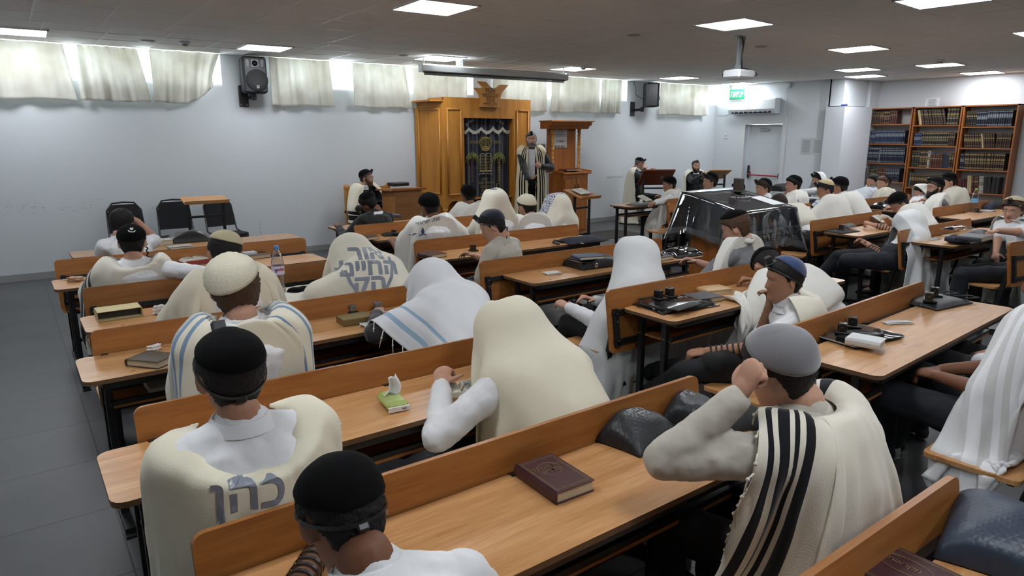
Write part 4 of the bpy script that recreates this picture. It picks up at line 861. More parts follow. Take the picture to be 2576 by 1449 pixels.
def hand(m, W, d, pn, s=1.0, curl=.5, side=1, spread=.12, r=.0085, thumb=.5):
    """palm and five separate fingers; d = pointing direction, pn = direction the palm faces, side = +1 when the thumb lies on the d x pn side"""
    d = Vector(d).normalized(); pn = Vector(pn); pn = (pn - d * pn.dot(d)).normalized(); x = d.cross(pn) * side
    tcap(m, W - d * .01, W + d * .035 * s, .024 * s, .030 * s, flat=(pn, .62)); tcap(m, W + d * .03 * s, W + d * .075 * s, .034 * s, .040 * s, flat=(pn, .40))
    L = [(.028, .034, .026, .020), (.010, .038, .030, .022), (-.010, .036, .027, .021), (-.028, .028, .020, .018)]
    for i, (ox, a, b, c) in enumerate(L):
        p = W + d * (.078 - .004 * abs(i - 1)) * s + x * ox * s; ang = 0.0; dirn = (d + x * spread * (1.5 - i) * .5).normalized(); cur = curl * (1 + .12 * i)
        for k, l in enumerate((a, b, c)):
            ang += cur * (.75, 1.0, .7)[k]; dd = (dirn * cos(ang) + pn * sin(ang)).normalized(); q = p + dd * l * s; rr = r * s * (1.08 - .10 * k); tcap(m, p, q, rr, rr * .92, n=10, k=3); p = q
    p = W + d * .022 * s + x * .026 * s; dd = (d * .55 + x * .75 + pn * .25).normalized()
    for k, l in enumerate((.036, .030, .024)):
        q = p + dd * l * s * .86; rr = r * s * (1.30 - .12 * k); tcap(m, p, q, rr, rr * .9, n=10, k=3); p = q; dd = (dd + (d * .6 + pn * .5 - x * .6) * thumb * .5).normalized()
def lerp(a, b, t): return a + (b - a) * t
# ---------------------------------------------------------------- cloth
def drape(P, rest_u=1.0, rest_v=1.0, caps=(), boxes=(), walls=(), pin=None, steps=120, passes=4, g=9.8, thick=.012, damp=.97, fr=.4, bend=.22, fold=.55, ref=None, vmax=.02):
    """lets a grid of cloth fall and settle on capsules and boxes"""
    P = P.astype(float).copy(); nv, nu, _ = P.shape; Q = P.copy(); dt = 1 / 55.0; G = np.array([0, 0, -g * dt * dt])
    RF = P if ref is None else ref
    def ln(a, b): return np.linalg.norm(RF[b] - RF[a], axis=-1)
    S = np.s_; cons = []
    for o in (0, 1):
        cons.append((S[:, o:nu - 1:2], S[:, o + 1:nu:2], rest_u, 1.0)); cons.append((S[o:nv - 1:2, :], S[o + 1:nv:2, :], rest_v, 1.0))
    sh = rest_u if isinstance(rest_u, tuple) else (rest_u + rest_v) / 2
    for o in (0, 1):
        cons.append((S[o:nv - 1:2, 0:nu - 1], S[o + 1:nv:2, 1:nu], sh, .35)); cons.append((S[o:nv - 1:2, 1:nu], S[o + 1:nv:2, 0:nu - 1], sh, .35))
    for o in range(4):
        if o < 2 or True:
            pass
    bc = []
    for o in (0, 1, 2, 3):
        a = list(range(o, nu - 2, 4)); 
        if a: bc.append((S[:, a], S[:, [q + 2 for q in a]], rest_u, bend))
        a = list(range(o, nv - 2, 4))
        if a: bc.append((S[a, :], S[[q + 2 for q in a], :], rest_v * .97, bend))
    rows = np.linspace(0, 1, nv)[:, None] if isinstance(rest_u, tuple) else None
    def rr_(r, a):
        if not isinstance(r, tuple): return r
        f = rows[a[0]] if not isinstance(a[0], slice) or True else rows; return r[0] + (r[1] - r[0]) * np.clip(f * 1.4, 0, 1)
    cons = [(a, b, ln(a, b) * rr_(r, a), k) for a, b, r, k in cons + bc]
    rg_ = np.random.RandomState(int(abs(P[0, 0, 0]) * 1000) % 9999); jj = np.arange(nu)
    if fold: ph = rg_.uniform(0, 6.28, 3); P = P + (P - P.mean(1, keepdims=True)) * ((.5 * np.sin(jj * fold + ph[0]) + .3 * np.sin(jj * fold * 1.7 + ph[1]) + .2 * rg_.normal(size=nu))[None, :, None] * .05 * np.linspace(0, 1, nv)[:, None, None]); Q = P.copy()
    w = np.ones((nv, nu, 1))
    if pin is not None: w[pin] = 0
    P0 = P.copy()
    caps = [(np.array(a, float), np.array(b, float), float(r0), float(r1)) for a, b, r0, r1 in caps]
    for st in range(steps):
        V_ = (P - Q) * damp; sp = np.linalg.norm(V_, axis=2, keepdims=True); V_ = V_ * np.minimum(1, vmax / np.maximum(sp, 1e-9)); Q = P.copy(); P = P + (V_ + G) * w
        for it in range(passes):
            for a, b, L, k in cons:
                A, B = P[a], P[b]; d = B - A; l = np.maximum(np.linalg.norm(d, axis=-1), 1e-6)
                diff = (l - L) / l
                if k < 1 and k == bend: diff = np.minimum(diff, 0)
                wa, wb = w[a], w[b]; tot = np.maximum(wa + wb, 1e-9); c = d * (diff * k)[..., None]
                P[a] = A + c * wa / tot; P[b] = B - c * wb / tot
            if it % 2 == passes % 2 or it == passes - 1:
                hit = np.zeros((nv, nu), bool)
                for (a, b, r0, r1) in caps:
                    ab = b - a; t = np.clip(((P - a) @ ab) / max(ab @ ab, 1e-9), 0, 1); c = a + t[..., None] * ab; d = P - c; l = np.linalg.norm(d, axis=2); R = r0 + (r1 - r0) * t + thick; m_ = (l < R) & (w[..., 0] > 0)
                    if m_.any(): P[m_] = c[m_] + d[m_] / np.maximum(l[m_], 1e-6)[:, None] * R[m_][:, None]; hit |= m_
                for (lo, hi) in boxes:
                    lo_, hi_ = np.array(lo) - .006, np.array(hi) + .006; ins = ((P > lo_) & (P < hi_)).all(2) & (w[..., 0] > 0)
                    if ins.any():
                        p = P[ins]; dd = np.stack([p - lo_, hi_ - p], 1).reshape(len(p), 6); dd[:, 2] += .15; j = dd.argmin(1)
                        for q in range(6):
                            mm = j == q
                            if q < 3: p[mm, q] = lo_[q]
                            else: p[mm, q - 3] = hi_[q - 3]
                        P[ins] = p; hit |= ins
                for (n_, d0) in walls:
                    n_ = np.array(n_, float); s = P @ n_ - d0; mm = (s < 0) & (w[..., 0] > 0)
                    if mm.any(): P[mm] -= s[mm][:, None] * n_; hit |= mm
                if hit.any(): Q[hit] = Q[hit] * (1 - fr) + P[hit] * fr
    return P
def upsample(C, nv, nu):
    a = np.linspace(0, C.shape[0] - 1, nv); b = np.linspace(0, C.shape[1] - 1, nu)
    def itp(A, t):
        i = np.clip(t.astype(int), 0, A.shape[0] - 2); f = (t - i)[:, None, None]; p0 = A[np.maximum(i - 1, 0)]; p1 = A[i]; p2 = A[i + 1]; p3 = A[np.minimum(i + 2, A.shape[0] - 1)]
        return p1 + .5 * f * (p2 - p0 + f * (2 * p0 - 5 * p1 + 4 * p2 - p3 + f * (3 * (p1 - p2) + p3 - p0)))
    D = itp(C, a); return itp(D.transpose(1, 0, 2), b).transpose(1, 0, 2)
def drape2(P, ru, rv, caps, boxes, walls, pin, steps, thick, fold=0, **k):
    nv, nu, _ = P.shape; iv = np.round(np.linspace(0, nv - 1, (nv - 1) // 3 + 1)).astype(int); iu = np.round(np.linspace(0, nu - 1, (nu - 1) // 3 + 1)).astype(int)
    Pc = P[np.ix_(iv, iu)]; pc = np.zeros(Pc.shape[:2], bool)
    for a, i in enumerate(iv):
        for b, j in enumerate(iu): pc[a, b] = pin[max(0, i - 1):i + 2, max(0, j - 1):j + 2].any()
    C = drape(Pc, ru, rv, caps, boxes, walls, pc, steps, 8, thick=thick + .012, fold=fold, vmax=.04, bend=.15, **k)
    F = upsample(C, nv, nu); pn = pin.copy(); return drape(F, ru, rv, caps, boxes, walls, pn, max(40, steps // 2), 6, thick=thick, fold=0, ref=P, vmax=.012, bend=.12, **k)
def cloth_obj(name, P, m, parent, loc, thick=.003, uv=None, sub=1):
    nv, nu, _ = P.shape; me = bpy.data.meshes.new(name); fs = [(i * nu + j, i * nu + j + 1, (i + 1) * nu + j + 1, (i + 1) * nu + j) for i in range(nv - 1) for j in range(nu - 1)]
    me.from_pydata((P.reshape(-1, 3) - np.array(loc)).tolist(), [], fs); me.materials.append(m); ul = me.uv_layers.new(name='cloth')
    li = np.empty(len(me.loops), int); me.loops.foreach_get('vertex_index', li); uvv = np.stack([(li % nu) / (nu - 1), (li // nu) / (nv - 1)], 1); ul.data.foreach_set('uv', uvv.ravel())
    me.polygons.foreach_set('use_smooth', [True] * len(me.polygons)); o = bpy.data.objects.new(name, me); COL.objects.link(o); o.parent = parent
    s = o.modifiers.new('sub', 'SUBSURF'); s.levels = sub; s.render_levels = sub; so = o.modifiers.new('thick', 'SOLIDIFY'); so.thickness = thick; so.offset = 0
    return o
def tallit_mat(name, base=(222, 214, 192), stripes=(), col=(16, 18, 24), rough=.85, bumps=260, vs=(), weave=True):
    """woven shawl; stripes are bands across the cloth's own length"""
    if name in MATS: return MATS[name]
    m = bpy.data.materials.new(name); m.use_nodes = True; nt = m.node_tree; N = nt.nodes; L = nt.links; b = N['Principled BSDF']; b.inputs['Roughness'].default_value = rough; b.inputs['Sheen Weight'].default_value = .25; b.inputs['Specular IOR Level'].default_value = .2
    uv = N.new('ShaderNodeUVMap'); uv.uv_map = 'cloth'; sx = N.new('ShaderNodeSeparateXYZ'); L.new(uv.outputs[0], sx.inputs[0])
    tc = N.new('ShaderNodeTexCoord'); n = N.new('ShaderNodeTexNoise'); n.inputs['Scale'].default_value = 5; n.inputs['Detail'].default_value = 4; L.new(tc.outputs['Object'], n.inputs['Vector'])
    mx = N.new('ShaderNodeMix'); mx.data_type = 'RGBA'; B_ = C255(base); mx.inputs['A'].default_value = tuple(q * .94 for q in B_[:3]) + (1,); mx.inputs['B'].default_value = tuple(min(1, q * 1.05) for q in B_[:3]) + (1,); L.new(n.outputs['Fac'], mx.inputs['Factor']); cur = mx.outputs['Result']
    for ax, lst in (('X', stripes), ('Y', vs)):
        if not lst: continue
        tot = None
        for (c0, hw) in lst:
            s = N.new('ShaderNodeMath'); s.operation = 'SUBTRACT'; L.new(sx.outputs[ax], s.inputs[0]); s.inputs[1].default_value = c0
            a = N.new('ShaderNodeMath'); a.operation = 'ABSOLUTE'; L.new(s.outputs[0], a.inputs[0]); lt = N.new('ShaderNodeMath'); lt.operation = 'LESS_THAN'; L.new(a.outputs[0], lt.inputs[0]); lt.inputs[1].default_value = hw
            if tot is None: tot = lt.outputs[0]
            else: ad = N.new('ShaderNodeMath'); ad.operation = 'MAXIMUM'; L.new(tot, ad.inputs[0]); L.new(lt.outputs[0], ad.inputs[1]); tot = ad.outputs[0]
        m2 = N.new('ShaderNodeMix'); m2.data_type = 'RGBA'; L.new(tot, m2.inputs['Factor']); L.new(cur, m2.inputs['A']); m2.inputs['B'].default_value = C255(col); cur = m2.outputs['Result']
    L.new(cur, b.inputs['Base Color'])
    n2 = N.new('ShaderNodeTexNoise'); n2.inputs['Scale'].default_value = bumps; L.new(tc.outputs['Object'], n2.inputs['Vector']); bp = N.new('ShaderNodeBump'); bp.inputs['Strength'].default_value = .25; bp.inputs['Distance'].default_value = .004; L.new(n2.outputs['Fac'], bp.inputs['Height']); L.new(bp.outputs[0], b.inputs['Normal'])
    MATS[name] = m; return m
WOOL = tallit_mat('cream wool', (222, 217, 201)); WHT = tallit_mat('white wool', (226, 225, 218))
SHIRTS = {'white': mat('white cotton', (222, 224, 226), .85, sheen=.2, bump=('noise', 30, .15)), 'grey': mat('grey knit', (118, 120, 124), .9, bump=('noise', 200, .2)), 'linen': mat('pale linen', (184, 180, 168), .9, bump=('noise', 40, .15), var=(60, .05)), 'black': mat('black cloth', (21, 21, 24), .8, sheen=.2, bump=('noise', 120, .1)), 'blue': mat('light blue cotton', (140, 166, 186), .85, bump=('noise', 30, .15)), 'greyshirt': mat('mid grey cotton', (92, 92, 92), .85, bump=('noise', 60, .1)), 'charcoal': mat('charcoal suit', (36, 36, 39), .8, sheen=.2, bump=('noise', 200, .1)), 'stripe': mat('pale blue white shirt', (198, 204, 212), .8)}
TROU = {'black': mat('black trousers', (16, 17, 20), .85, bump=('noise', 40, .15)), 'navy': mat('dark navy trousers', (24, 27, 36), .85, bump=('noise', 40, .15)), 'slate': mat('slate grey trousers', (62, 68, 76), .85, bump=('noise', 40, .15))}
KIP = {'black': mat('black velvet', (12, 12, 13), .95, spec=.15, bump=('noise', 300, .1)), 'navyk': mat('navy suede', (18, 24, 44), .9, sheen=.3), 'bluek': mat('blue velvet', (24, 52, 98), .85, sheen=.5), 'greyk': mat('grey suede', (112, 112, 116), .9, sheen=.6, var=(18, .1)), 'beige': mat('beige linen', (188, 178, 146), .85), 'knit': mat('cream crochet', (216, 210, 188), .9, bump=('noise', 200, .6)), 'cream': mat('cream satin', (206, 190, 150), .6)}
LEATHER = mat('black leather strap', (14, 13, 13), .35, spec=.6); SHOE = mat('shoe leather', (26, 26, 28), .5); SNEAK = mat('sneaker white', (176, 176, 174), .6)
PEOPLE = []
def person(hip, head, face=(0, 0, 0), yaw=0, s=1.0, L=None, R=None, shirt='white', sleeve='long', trousers='black', skin='light', hair='black', hair_t=.012, kip=None, kax=(0, -.42, .9), kang=48, tef=False, beard=None, cape=None, hood=None, label='', vox=.008, legs=True, knees=None, feet=None, stand=False, eyes=False, glasses=False, hcurl=(.5, .5), elb=(None, None), strapL=None, collar=True, bare=False, curl=0.0, hairline=None, seat=.45, hl=None, palms=(None, None), jacket=False, lean_c=None, group=None, knit=False, shoes='black', extra_caps=(), thumbs=(.5, .5)):
    rng_ = np.random.RandomState(len(PEOPLE) + 5); X0 = Vector((hip[0], hip[1], 0)); hipc = Vector((hip[0], hip[1], hip[2] if len(hip) > 2 else seat + .095 * s)); H = Vector(head)
    ya = radians(yaw); ex = Vector((cos(ya), sin(ya), 0)); ey = Vector((-sin(ya), cos(ya), 0))
    Mh = Matrix.Translation(H) @ Matrix.Rotation(radians(face[0]), 4, 'Z') @ Matrix.Rotation(radians(face[2]), 4, 'Y') @ Matrix.Rotation(radians(face[1]), 4, 'X') @ Matrix.Scale(s if s > .9 else .94, 4)
    nb = Mh @ Vector((0, -.035, -.095)); sp = (H - hipc).normalized(); C7 = Mh @ Vector((0, -.052, -.128)); C7 = lerp(C7, H - sp * .150 * s, .45)
    ctrl = lerp(hipc, C7, .5) - ey * (.05 + .22 * max(0, (C7 - hipc).dot(ey)) ** 1.0) * .8
    def spine(t): return hipc * (1 - t) ** 2 + ctrl * 2 * t * (1 - t) + C7 * t * t
    rel = lambda p: Vector(p)
    bm_ = MB(); tors = []
    prof = [(0, .165, .125), (.18, .155, .118), (.4, .142, .108), (.62, .155, .118), (.8, .172, .116), (.9, .150, .092), (.97, .085, .070), (1.02, .058, .058)]
    exs = ex
    for t, rx, ry in prof:
        c = spine(min(t, 1)) if t <= 1 else C7 + (nb - C7) * .2; tg = (spine(min(t + .02, 1)) - spine(max(t - .02, 0))).normalized(); yy = tg.cross(exs).normalized(); tors.append((c, exs, yy, rx * s, ry * s))
    bm_.ring([ering(c, a, b, rx, ry) for c, a, b, rx, ry in tors], True, True)
    tcap(bm_, C7 - sp * .05, nb, .066 * s, .058 * s); tcap(bm_, nb, Mh @ Vector((0, -.01, -.06)), .054 * s, .052 * s)
    bm_.add([Mh @ Vector(p) for p in HG.reshape(-1, 3)], HF + [tuple(range(NTH))[::-1], tuple((HG.shape[0] - 1) * NTH + j for j in range(NTH))])
    for sx in (-1, 1):
        bm_.ell(Mh @ Vector((sx * .031, .0722, .0195)), (.0145, .0135, .0085), nu=12, nv=8); bm_.ell(Mh @ Vector((sx * .031, .0715, .0015)), (.0135, .0125, .005), nu=12, nv=8)
        Me = Mh @ Matrix.Translation((sx * .079, -.010, -.004)) @ Matrix.Rotation(sx * radians(-28), 4, 'Z') @ Matrix.Rotation(radians(-12), 4, 'X')
        bm_.ell((0, 0, 0), (.006, .017, .029), M=Me)
        bm_.tube([Me @ Vector((sx * .004, .018 * cos(a) - .001, .029 * sin(a) + .002)) for a in np.linspace(-1.9, 3.4, 14)], .0042, 6)
    shc = spine(.905); arms = []
    shir = MB(); tcap(shir, C7 - sp * .06, C7 + (nb - C7) * .10, .085 * s, .074 * s); shir.ring([ering(c, a, b, rx + .014, ry + .014) for c, a, b, rx, ry in tors[1:-2]] + [ering(tors[-2][0], tors[-2][1], tors[-2][2], .082 * s, .075 * s)], True, True)
    caps = [(spine(0), spine(.45), .155 * s, .135 * s), (spine(.45), spine(.85), .15 * s, .14 * s), (shc - ex * .11 * s, shc + ex * .11 * s, .10 * s, .10 * s), (C7, H, .065, .085), (H - (Mh.to_3x3() @ Vector((0, .02, 0))), H + (Mh.to_3x3() @ Vector((0, .02, .02))), .103, .103), (Mh @ Vector((0, -.018, .020)), Mh @ Vector((0, .004, .028)), .126 * s, .124 * s), (hipc - ex * .07 * s, hipc + ex * .07 * s, .15 * s, .15 * s)]
    caps += [(spine(.3) + ex * q * .05, spine(.80) + ex * q * .07, .135 * s, .13 * s) for q in (-1, 1)]; caps += [(nb, shc + ex * q * .14 * s, .062 * s, .075 * s) for q in (-1, 1)]; l1, l2 = .285 * s, .255 * s
    for side, Tg, el, cu, pm, tb in ((-1, L, elb[0], hcurl[0], palms[0], thumbs[0]), (1, R, elb[1], hcurl[1], palms[1], thumbs[1])):
        S = shc + ex * side * .168 * s - sp * .015
        if Tg is None: Tg = hipc + ey * .26 + ex * side * .13 + Vector((0, 0, .10))
        E_, W_ = ik(S, Tg, l1, l2, Vector(el) if el else (ex * side * .6 - ey * .35 + Vector((0, 0, -.8))))
        tcap(bm_, S, E_, .052 * s, .041 * s); tcap(bm_, E_, W_, .040 * s, .027 * s); tcap(bm_, S - ex * side * .05, S, .058 * s, .054 * s); tcap(bm_, C7 + (nb - C7) * .1, S, .052 * s, .046 * s); tcap(shir, C7 - sp * .01, S, .064 * s, .062 * s)
        hd = (W_ - E_).normalized()
        if isinstance(pm, (list, tuple)) and len(pm) == 2: hd = Vector(pm[0]).normalized(); pn = Vector(pm[1])
        else: pn = Vector(pm) if pm else Vector((0, 0, -1)) + ex * (-side) * .3
        if abs(hd.dot(pn.normalized())) > .95: pn = ey
        sg = 1 if hd.cross(pn).dot(ex * -side + Vector((0, 0, .4))) > 0 else -1
        hand(bm_, W_, hd, pn, s * .98, cu, sg, thumb=tb); arms.append((S, E_, W_, side, hd))
        if sleeve == 'long' and not (bare and side == bare): tcap(shir, S, E_, .066 * s, .054 * s); tcap(shir, E_, lerp(E_, W_, .96), .054 * s, .040 * s)
        else: tcap(shir, S, lerp(S, E_, .72), .068 * s, .062 * s)
        tcap(shir, S - ex * side * .06, S, .070 * s, .066 * s); caps += [(S, E_, .068 * s, .056 * s), (E_, W_, .054 * s, .040 * s)]
    body_legs = []; trou = MB(); shoe = MB()
    if legs:
        for k_, sx in enumerate((-1, 1)):
            hj = hipc + ex * sx * .09 * s - Vector((0, 0, .01))
            if stand: kn = hj + Vector((0, 0, -.42 * s)) + ex * sx * .01 + ey * .02; an = kn + Vector((0, 0, -.40 * s)); fd = ey
            else:
                kn = Vector(knees[k_]) if knees else hj + ey * .42 * s + ex * sx * .05 + Vector((0, 0, -.01)); an = Vector(feet[k_]) if feet else Vector((kn.x, kn.y, .10)) + ey * .02; fd = ey
                if feet: fd = (an - kn); fd.z = 0; fd = (fd.normalized() * .4 + ey * .6).normalized()
            tcap(bm_, hj, kn, .080 * s, .055 * s); tcap(bm_, kn, an, .052 * s, .036 * s); tcap(bm_, an, an + fd * .10 - Vector((0, 0, .05)), .036, .030)
            tcap(trou, hj, kn, .098 * s, .070 * s); tcap(trou, kn, lerp(kn, an, .97), .068 * s, .054 * s); caps += [(hj, kn, .10 * s, .072 * s), (kn, an, .07 * s, .055)]
            sh = MB(); tcap(sh, an + Vector((0, 0, -.03)), an + fd * .15 + Vector((0, 0, -.062)), .044, .036, flat=((0, 0, 1), .8)); tcap(sh, an + Vector((0, 0, .0)), an - Vector((0, 0, .05)) - fd * .02, .046, .040); sh.box((0, 0, 0), (.072, .20, .018), bev=.009, M=Matrix.Translation(an + fd * .050 + Vector((0, 0, -.084))) @ Matrix.Rotation(math.atan2(-fd.x, fd.y), 4, 'Z')); body_legs.append(sh)
        tcap(trou, hipc + Vector((0, 0, .02)) - ex * .06, hipc + Vector((0, 0, .02)) + ex * .06, .135 * s, .135 * s); 
        trou.ring([ering(tors[0][0], tors[0][1], tors[0][2], .172 * s, .134 * s), ering(tors[1][0], tors[1][1], tors[1][2], .165 * s, .13 * s)], True, True)
    me = voxel(bm_, 'person', vox, SKINS[skin], 1); me.transform(Matrix.Translation(-X0)); root = bpy.data.objects.new('person', me); COL.objects.link(root); root.location = X0; tag(root, label, 'person', group)
    def child(nm, m, mats, par=root):
        o = m.build(nm, mats) if isinstance(m, MB) else bpy.data.objects.new(nm, m)
        if not isinstance(m, MB): COL.objects.link(o)
        o.data.transform(Matrix.Translation(-X0)); o.parent = par; return o
    if shirt:
        ms = voxel(shir, 'shirt', max(.009, vox), SHIRTS[shirt], 2, disp=((.10, .014), (.045, .010))); child('jacket' if jacket else 'shirt', ms, None)
        if collar:
            m = MB(); rr = []
            for (dz, r) in ((-.050, .104), (.0, .072), (.022, .066), (.020, .075), (-.012, .094)):
                c = C7 + (nb - C7).normalized() * (dz + .015); ax = (nb - C7).normalized(); yy = ax.cross(ex).normalized(); rr.append(ering(c, ex, yy, r * s, r * s * .93, 28, 1.0))
            m.ring(rr, True, False); o = child('collar', m, SHIRTS['white' if jacket else shirt])
    if legs:
        mt = voxel(trou, 'trousers', max(.011, vox), TROU[trousers], 2, disp=((.10, .02),)); child('trousers', mt, None)
        for sh in body_legs: child('shoe', sh, SHOE if shoes == 'black' else SNEAK)
    if hair: child('hair', hair_shell(Mh, rng_, hair_t, hl, seed=len(PEOPLE), curl=curl), HAIRS[hair])
    if beard: child('beard', beard_shell(Mh, rng_, .010), HAIRS[beard])
    if eyes:
        m = MB()
        for sx in (-1, 1): m.ell(Mh @ Vector((sx * .031, .0745, .012)), (.0118,) * 3, nu=14, nv=10)
        child('eyes', m, EYEW)
        m = MB()
        for sx in (-1, 1): m.ell((0, 0, 0), (.0055, .003, .0055), M=Mh @ Matrix.Translation((sx * .031, .0848, .0105)))
        child('irises', m, IRIS)
        m = MB()
        for sx in (-1, 1): m.tube([Mh @ Vector((sx * x, .0905 - (x - .03) ** 2 * 14, .030 + z)) for x, z in ((.014, 0), (.026, .004), (.038, .004), (.05, -.003))], .0032, 5)
        child('eyebrows', m, HAIRS[hair or 'grey'])
        m = MB()
        for dz, w_ in ((-.0515, .019), (-.060, .017)): m.tube([Mh @ Vector((x, .0955 - x * x * 14, dz - abs(x) * .06)) for x in np.linspace(-w_, w_, 7)], .0034, 6)
        child('lips', m, LIPS)
    if glasses:
        m = MB()
        for sx in (-1, 1):
            m.tube([Mh @ Vector((sx * .032 + .021 * cos(a), .100, .008 + .017 * sin(a))) for a in np.linspace(0, 2 * pi, 17)], .0013, 5); m.tube([Mh @ Vector((sx * .053, .098, .012)), Mh @ Vector((sx * .078, .03, .012)), Mh @ Vector((sx * .08, -.01, .008))], .0014, 5)
        m.tube([Mh @ Vector((-.011, .101, .012)), Mh @ Vector((.011, .101, .012))], .0013, 5); child('glasses', m, STEEL)
    if kip: child('skullcap', kippah(Mh, kax, kang, lift=hair_t + .007 + curl if hair else .004, knit=knit), KIP[kip])
    if tef: child('head_strap', strap_ring(Mh, hair_t + .003), LEATHER); child('head_tefillin_box', tefillin_box(Mh, hair_t), LEATHER)
    if strapL is not None:
        S, E_, W_, side, hd = arms[0 if strapL < 0 else 1]; m = MB(); ax = (W_ - E_).normalized(); u = ax.cross(Vector((0, 0, 1))).normalized(); v = ax.cross(u)
        for q in range(7):
            t = .18 + .115 * q; c = lerp(E_, W_, t); r = lerp(.040, .0285, t) * s + .0025; rg = []
            for j in range(20):
                a = 2 * pi * j / 20; d = u * cos(a) + v * sin(a); cc = c + ax * .010 * (j / 20.); rg.append([cc + d * r - ax * .005, cc + d * r + ax * .005, cc + d * (r + .002) + ax * .005, cc + d * (r + .002) - ax * .005])
            m.ring(rg + [rg[0]], True, False, smooth=False)
        child('arm_strap', m, LEATHER)
    info = dict(root=root, X0=X0, Mh=Mh, H=H, C7=C7, nb=nb, shc=shc, ex=ex, ey=ey, sp=sp, hipc=hipc, caps=caps, arms=arms, s=s, spine=spine, child=child)
    PEOPLE.append(info); return info
def yaw_box(info, lo, hi): return (lo, hi)
def folds(P, seed, amp):
    """soft creases running down the cloth"""
    if not amp: return P
    rg = np.random.RandomState(seed * 7 + 1); nv, nu, _ = P.shape; v, u = np.meshgrid(np.linspace(0, 1, nv), np.linspace(0, 1, nu), indexing='ij'); W = np.linalg.norm(np.diff(P, axis=1), axis=2).sum(1).mean()
    du = np.gradient(P, axis=1); dv = np.gradient(P, axis=0); n = np.cross(du, dv); n /= np.maximum(np.linalg.norm(n, axis=2, keepdims=True), 1e-9); c = P.mean((0, 1)); 
    if ((P - c) * n).sum() < 0: n = -n
    f = np.zeros_like(u)
    for k in range(5):
        fr_ = W / rg.uniform(.16, .42); sl = rg.uniform(-1.6, 1.6); w = np.sin(2 * pi * (fr_ * u + sl * v) + rg.uniform(0, 6.28) + 1.2 * np.sin(2 * pi * rg.uniform(.5, 1.1) * v + rg.uniform(0, 6)))
        env = .5 + .5 * np.sin(2 * pi * (rg.uniform(.4, 1.4) * v + rg.uniform(.4, 1.6) * u) + rg.uniform(0, 6.28)); f += env * (1 - np.abs(w)) ** 1.6
    f = f / f.max() * amp * np.clip(v * 5 + .15, 0, 1)
    return P + n * f[..., None]
def shawl(info, kind='cape', width=1.5, length=1.0, m=None, nu=54, nv=40, walls=(), boxes=(), steps=110, drop=None, full=(1.02, 1.30), yaw=None, front=.85, arc=150, rad=.30, low=0.0, forearm=False, name='prayer_shawl', pinrow=True, off=(0, 0, 0), tilt=0, head=True, thick=.014, shift=0.0, hemlen=None, skip=(), sub=1, foldamp=.016):
    C7, ex, ey, H, s = info['C7'], info['ex'], info['ey'], info['H'], info['s']; caps = list(info['caps'])
    if yaw is not None: a = radians(yaw); ex = Vector((cos(a), sin(a), 0)); ey = Vector((-sin(a), cos(a), 0))
    if not forearm: caps = [c for i, c in enumerate(caps) if i not in (12, 14)]
    caps = [c for i, c in enumerate(caps) if i not in skip]
    P = np.zeros((nv, nu, 3)); pin = None; o = Vector(off); walls = list(walls); wfl = walls + [((0, 0, 1), .015)]
    if kind == 'cape':
        sh = info['shc']; up = (C7 - info['spine'](.8)).normalized(); back = ey * -1; nbk0 = C7 + Vector((0, 0, .035)) + o
        for i in range(nv):
            t = i / (nv - 1)
            for j in range(nu):
                a = radians(arc) * (2 * j / (nu - 1) - 1); ca, sa = cos(a), sin(a)
                nbk = nbk0 - up * (low * max(0, ca) ** 1.5); r0 = .088 * s + low * .28; d1 = .24 * s; Lt = t * length
                if Lt < d1: f = Lt / d1; rx = r0 + (rad - r0) * sin(f * pi / 2); ry = r0 * .95 + (.17 * s - r0) * sin(f * pi / 2) + .05 * f; dz = .10 * s * (1 - cos(f * pi / 2)); cb = f
                else: f = 1; q = Lt - d1; rx = rad + .05 * q; ry = .22 * s + .05 * q; dz = .10 * s + q; cb = 1
                c = nbk - up * dz * min(1, 1) if f < 1 else nbk - up * (.10 * s) - Vector((0, 0, 1)) * (dz - .10 * s)
                c = c - Vector((0, 0, 1)) * ((r0 - .088 * s) * 1.1 * abs(sa))
                fwd = ey if f < 1 else ey
                P[i, j] = c + ex * rx * sa + back * ry * ca
        pin = np.zeros((nv, nu), bool)
        if pinrow: pin[0, :] = True
        P = drape(P, full, 1.0, caps, boxes, wfl, pin, steps, thick=thick + .012)
    else:   # a flat sheet laid over the head (or shoulders), its front edge forward
        top = max(H.z + .16, C7.z + .25) if kind == 'hood' else C7.z + .12
        c = (H if kind == 'hood' else C7) + o
        for i in range(nv):
            v = (i / (nv - 1)) * length
            for j in range(nu):
                u = (2 * j / (nu - 1) - 1) * width / 2 + shift
                y = front - v; hang = 0.0; q_ = Vector((c.x, c.y, 0)) + ex * u + ey * y
                if walls:
                    over = walls[0][1] + .012 - q_.dot(Vector(walls[0][0]))
                    if over > 0: q_ += Vector(walls[0][0]) * over; hang = over
                P[i, j] = np.array(q_); P[i, j, 2] = top - .30 * max(0, abs(u) - .06) - .32 * max(0, -y - .05) - .5 * max(0, y - .05) + .0 * u + tilt * y - hang * .75
        if True: pass
        pin = np.zeros((nv, nu), bool); Pc = P - np.array((c.x, c.y, 0)); lx = Pc @ np.array(ex); ly = Pc @ np.array(ey)
        tp = (H.z + .130) if kind == 'hood' else (C7.z + .04); tv = info['Mh'].to_3x3() @ Vector((0, -.02, .13)); ctr = H + tv if kind == 'hood' else C7 + Vector((0, 0, .06))
        P[..., 2] += ctr.z - top; P[..., :2] += np.array(((ctr - c).x, (ctr - c).y)) if kind == 'hood' else 0
        pin[(np.abs(lx) < .035) & (np.abs(ly) < .045)] = True
        if not pin.any(): pin[np.unravel_index(np.argmin(lx ** 2 + ly ** 2), lx.shape)] = True
        P = drape2(P, full if isinstance(full, float) else 1.0, 1.0, caps, boxes, wfl, pin, steps, thick)
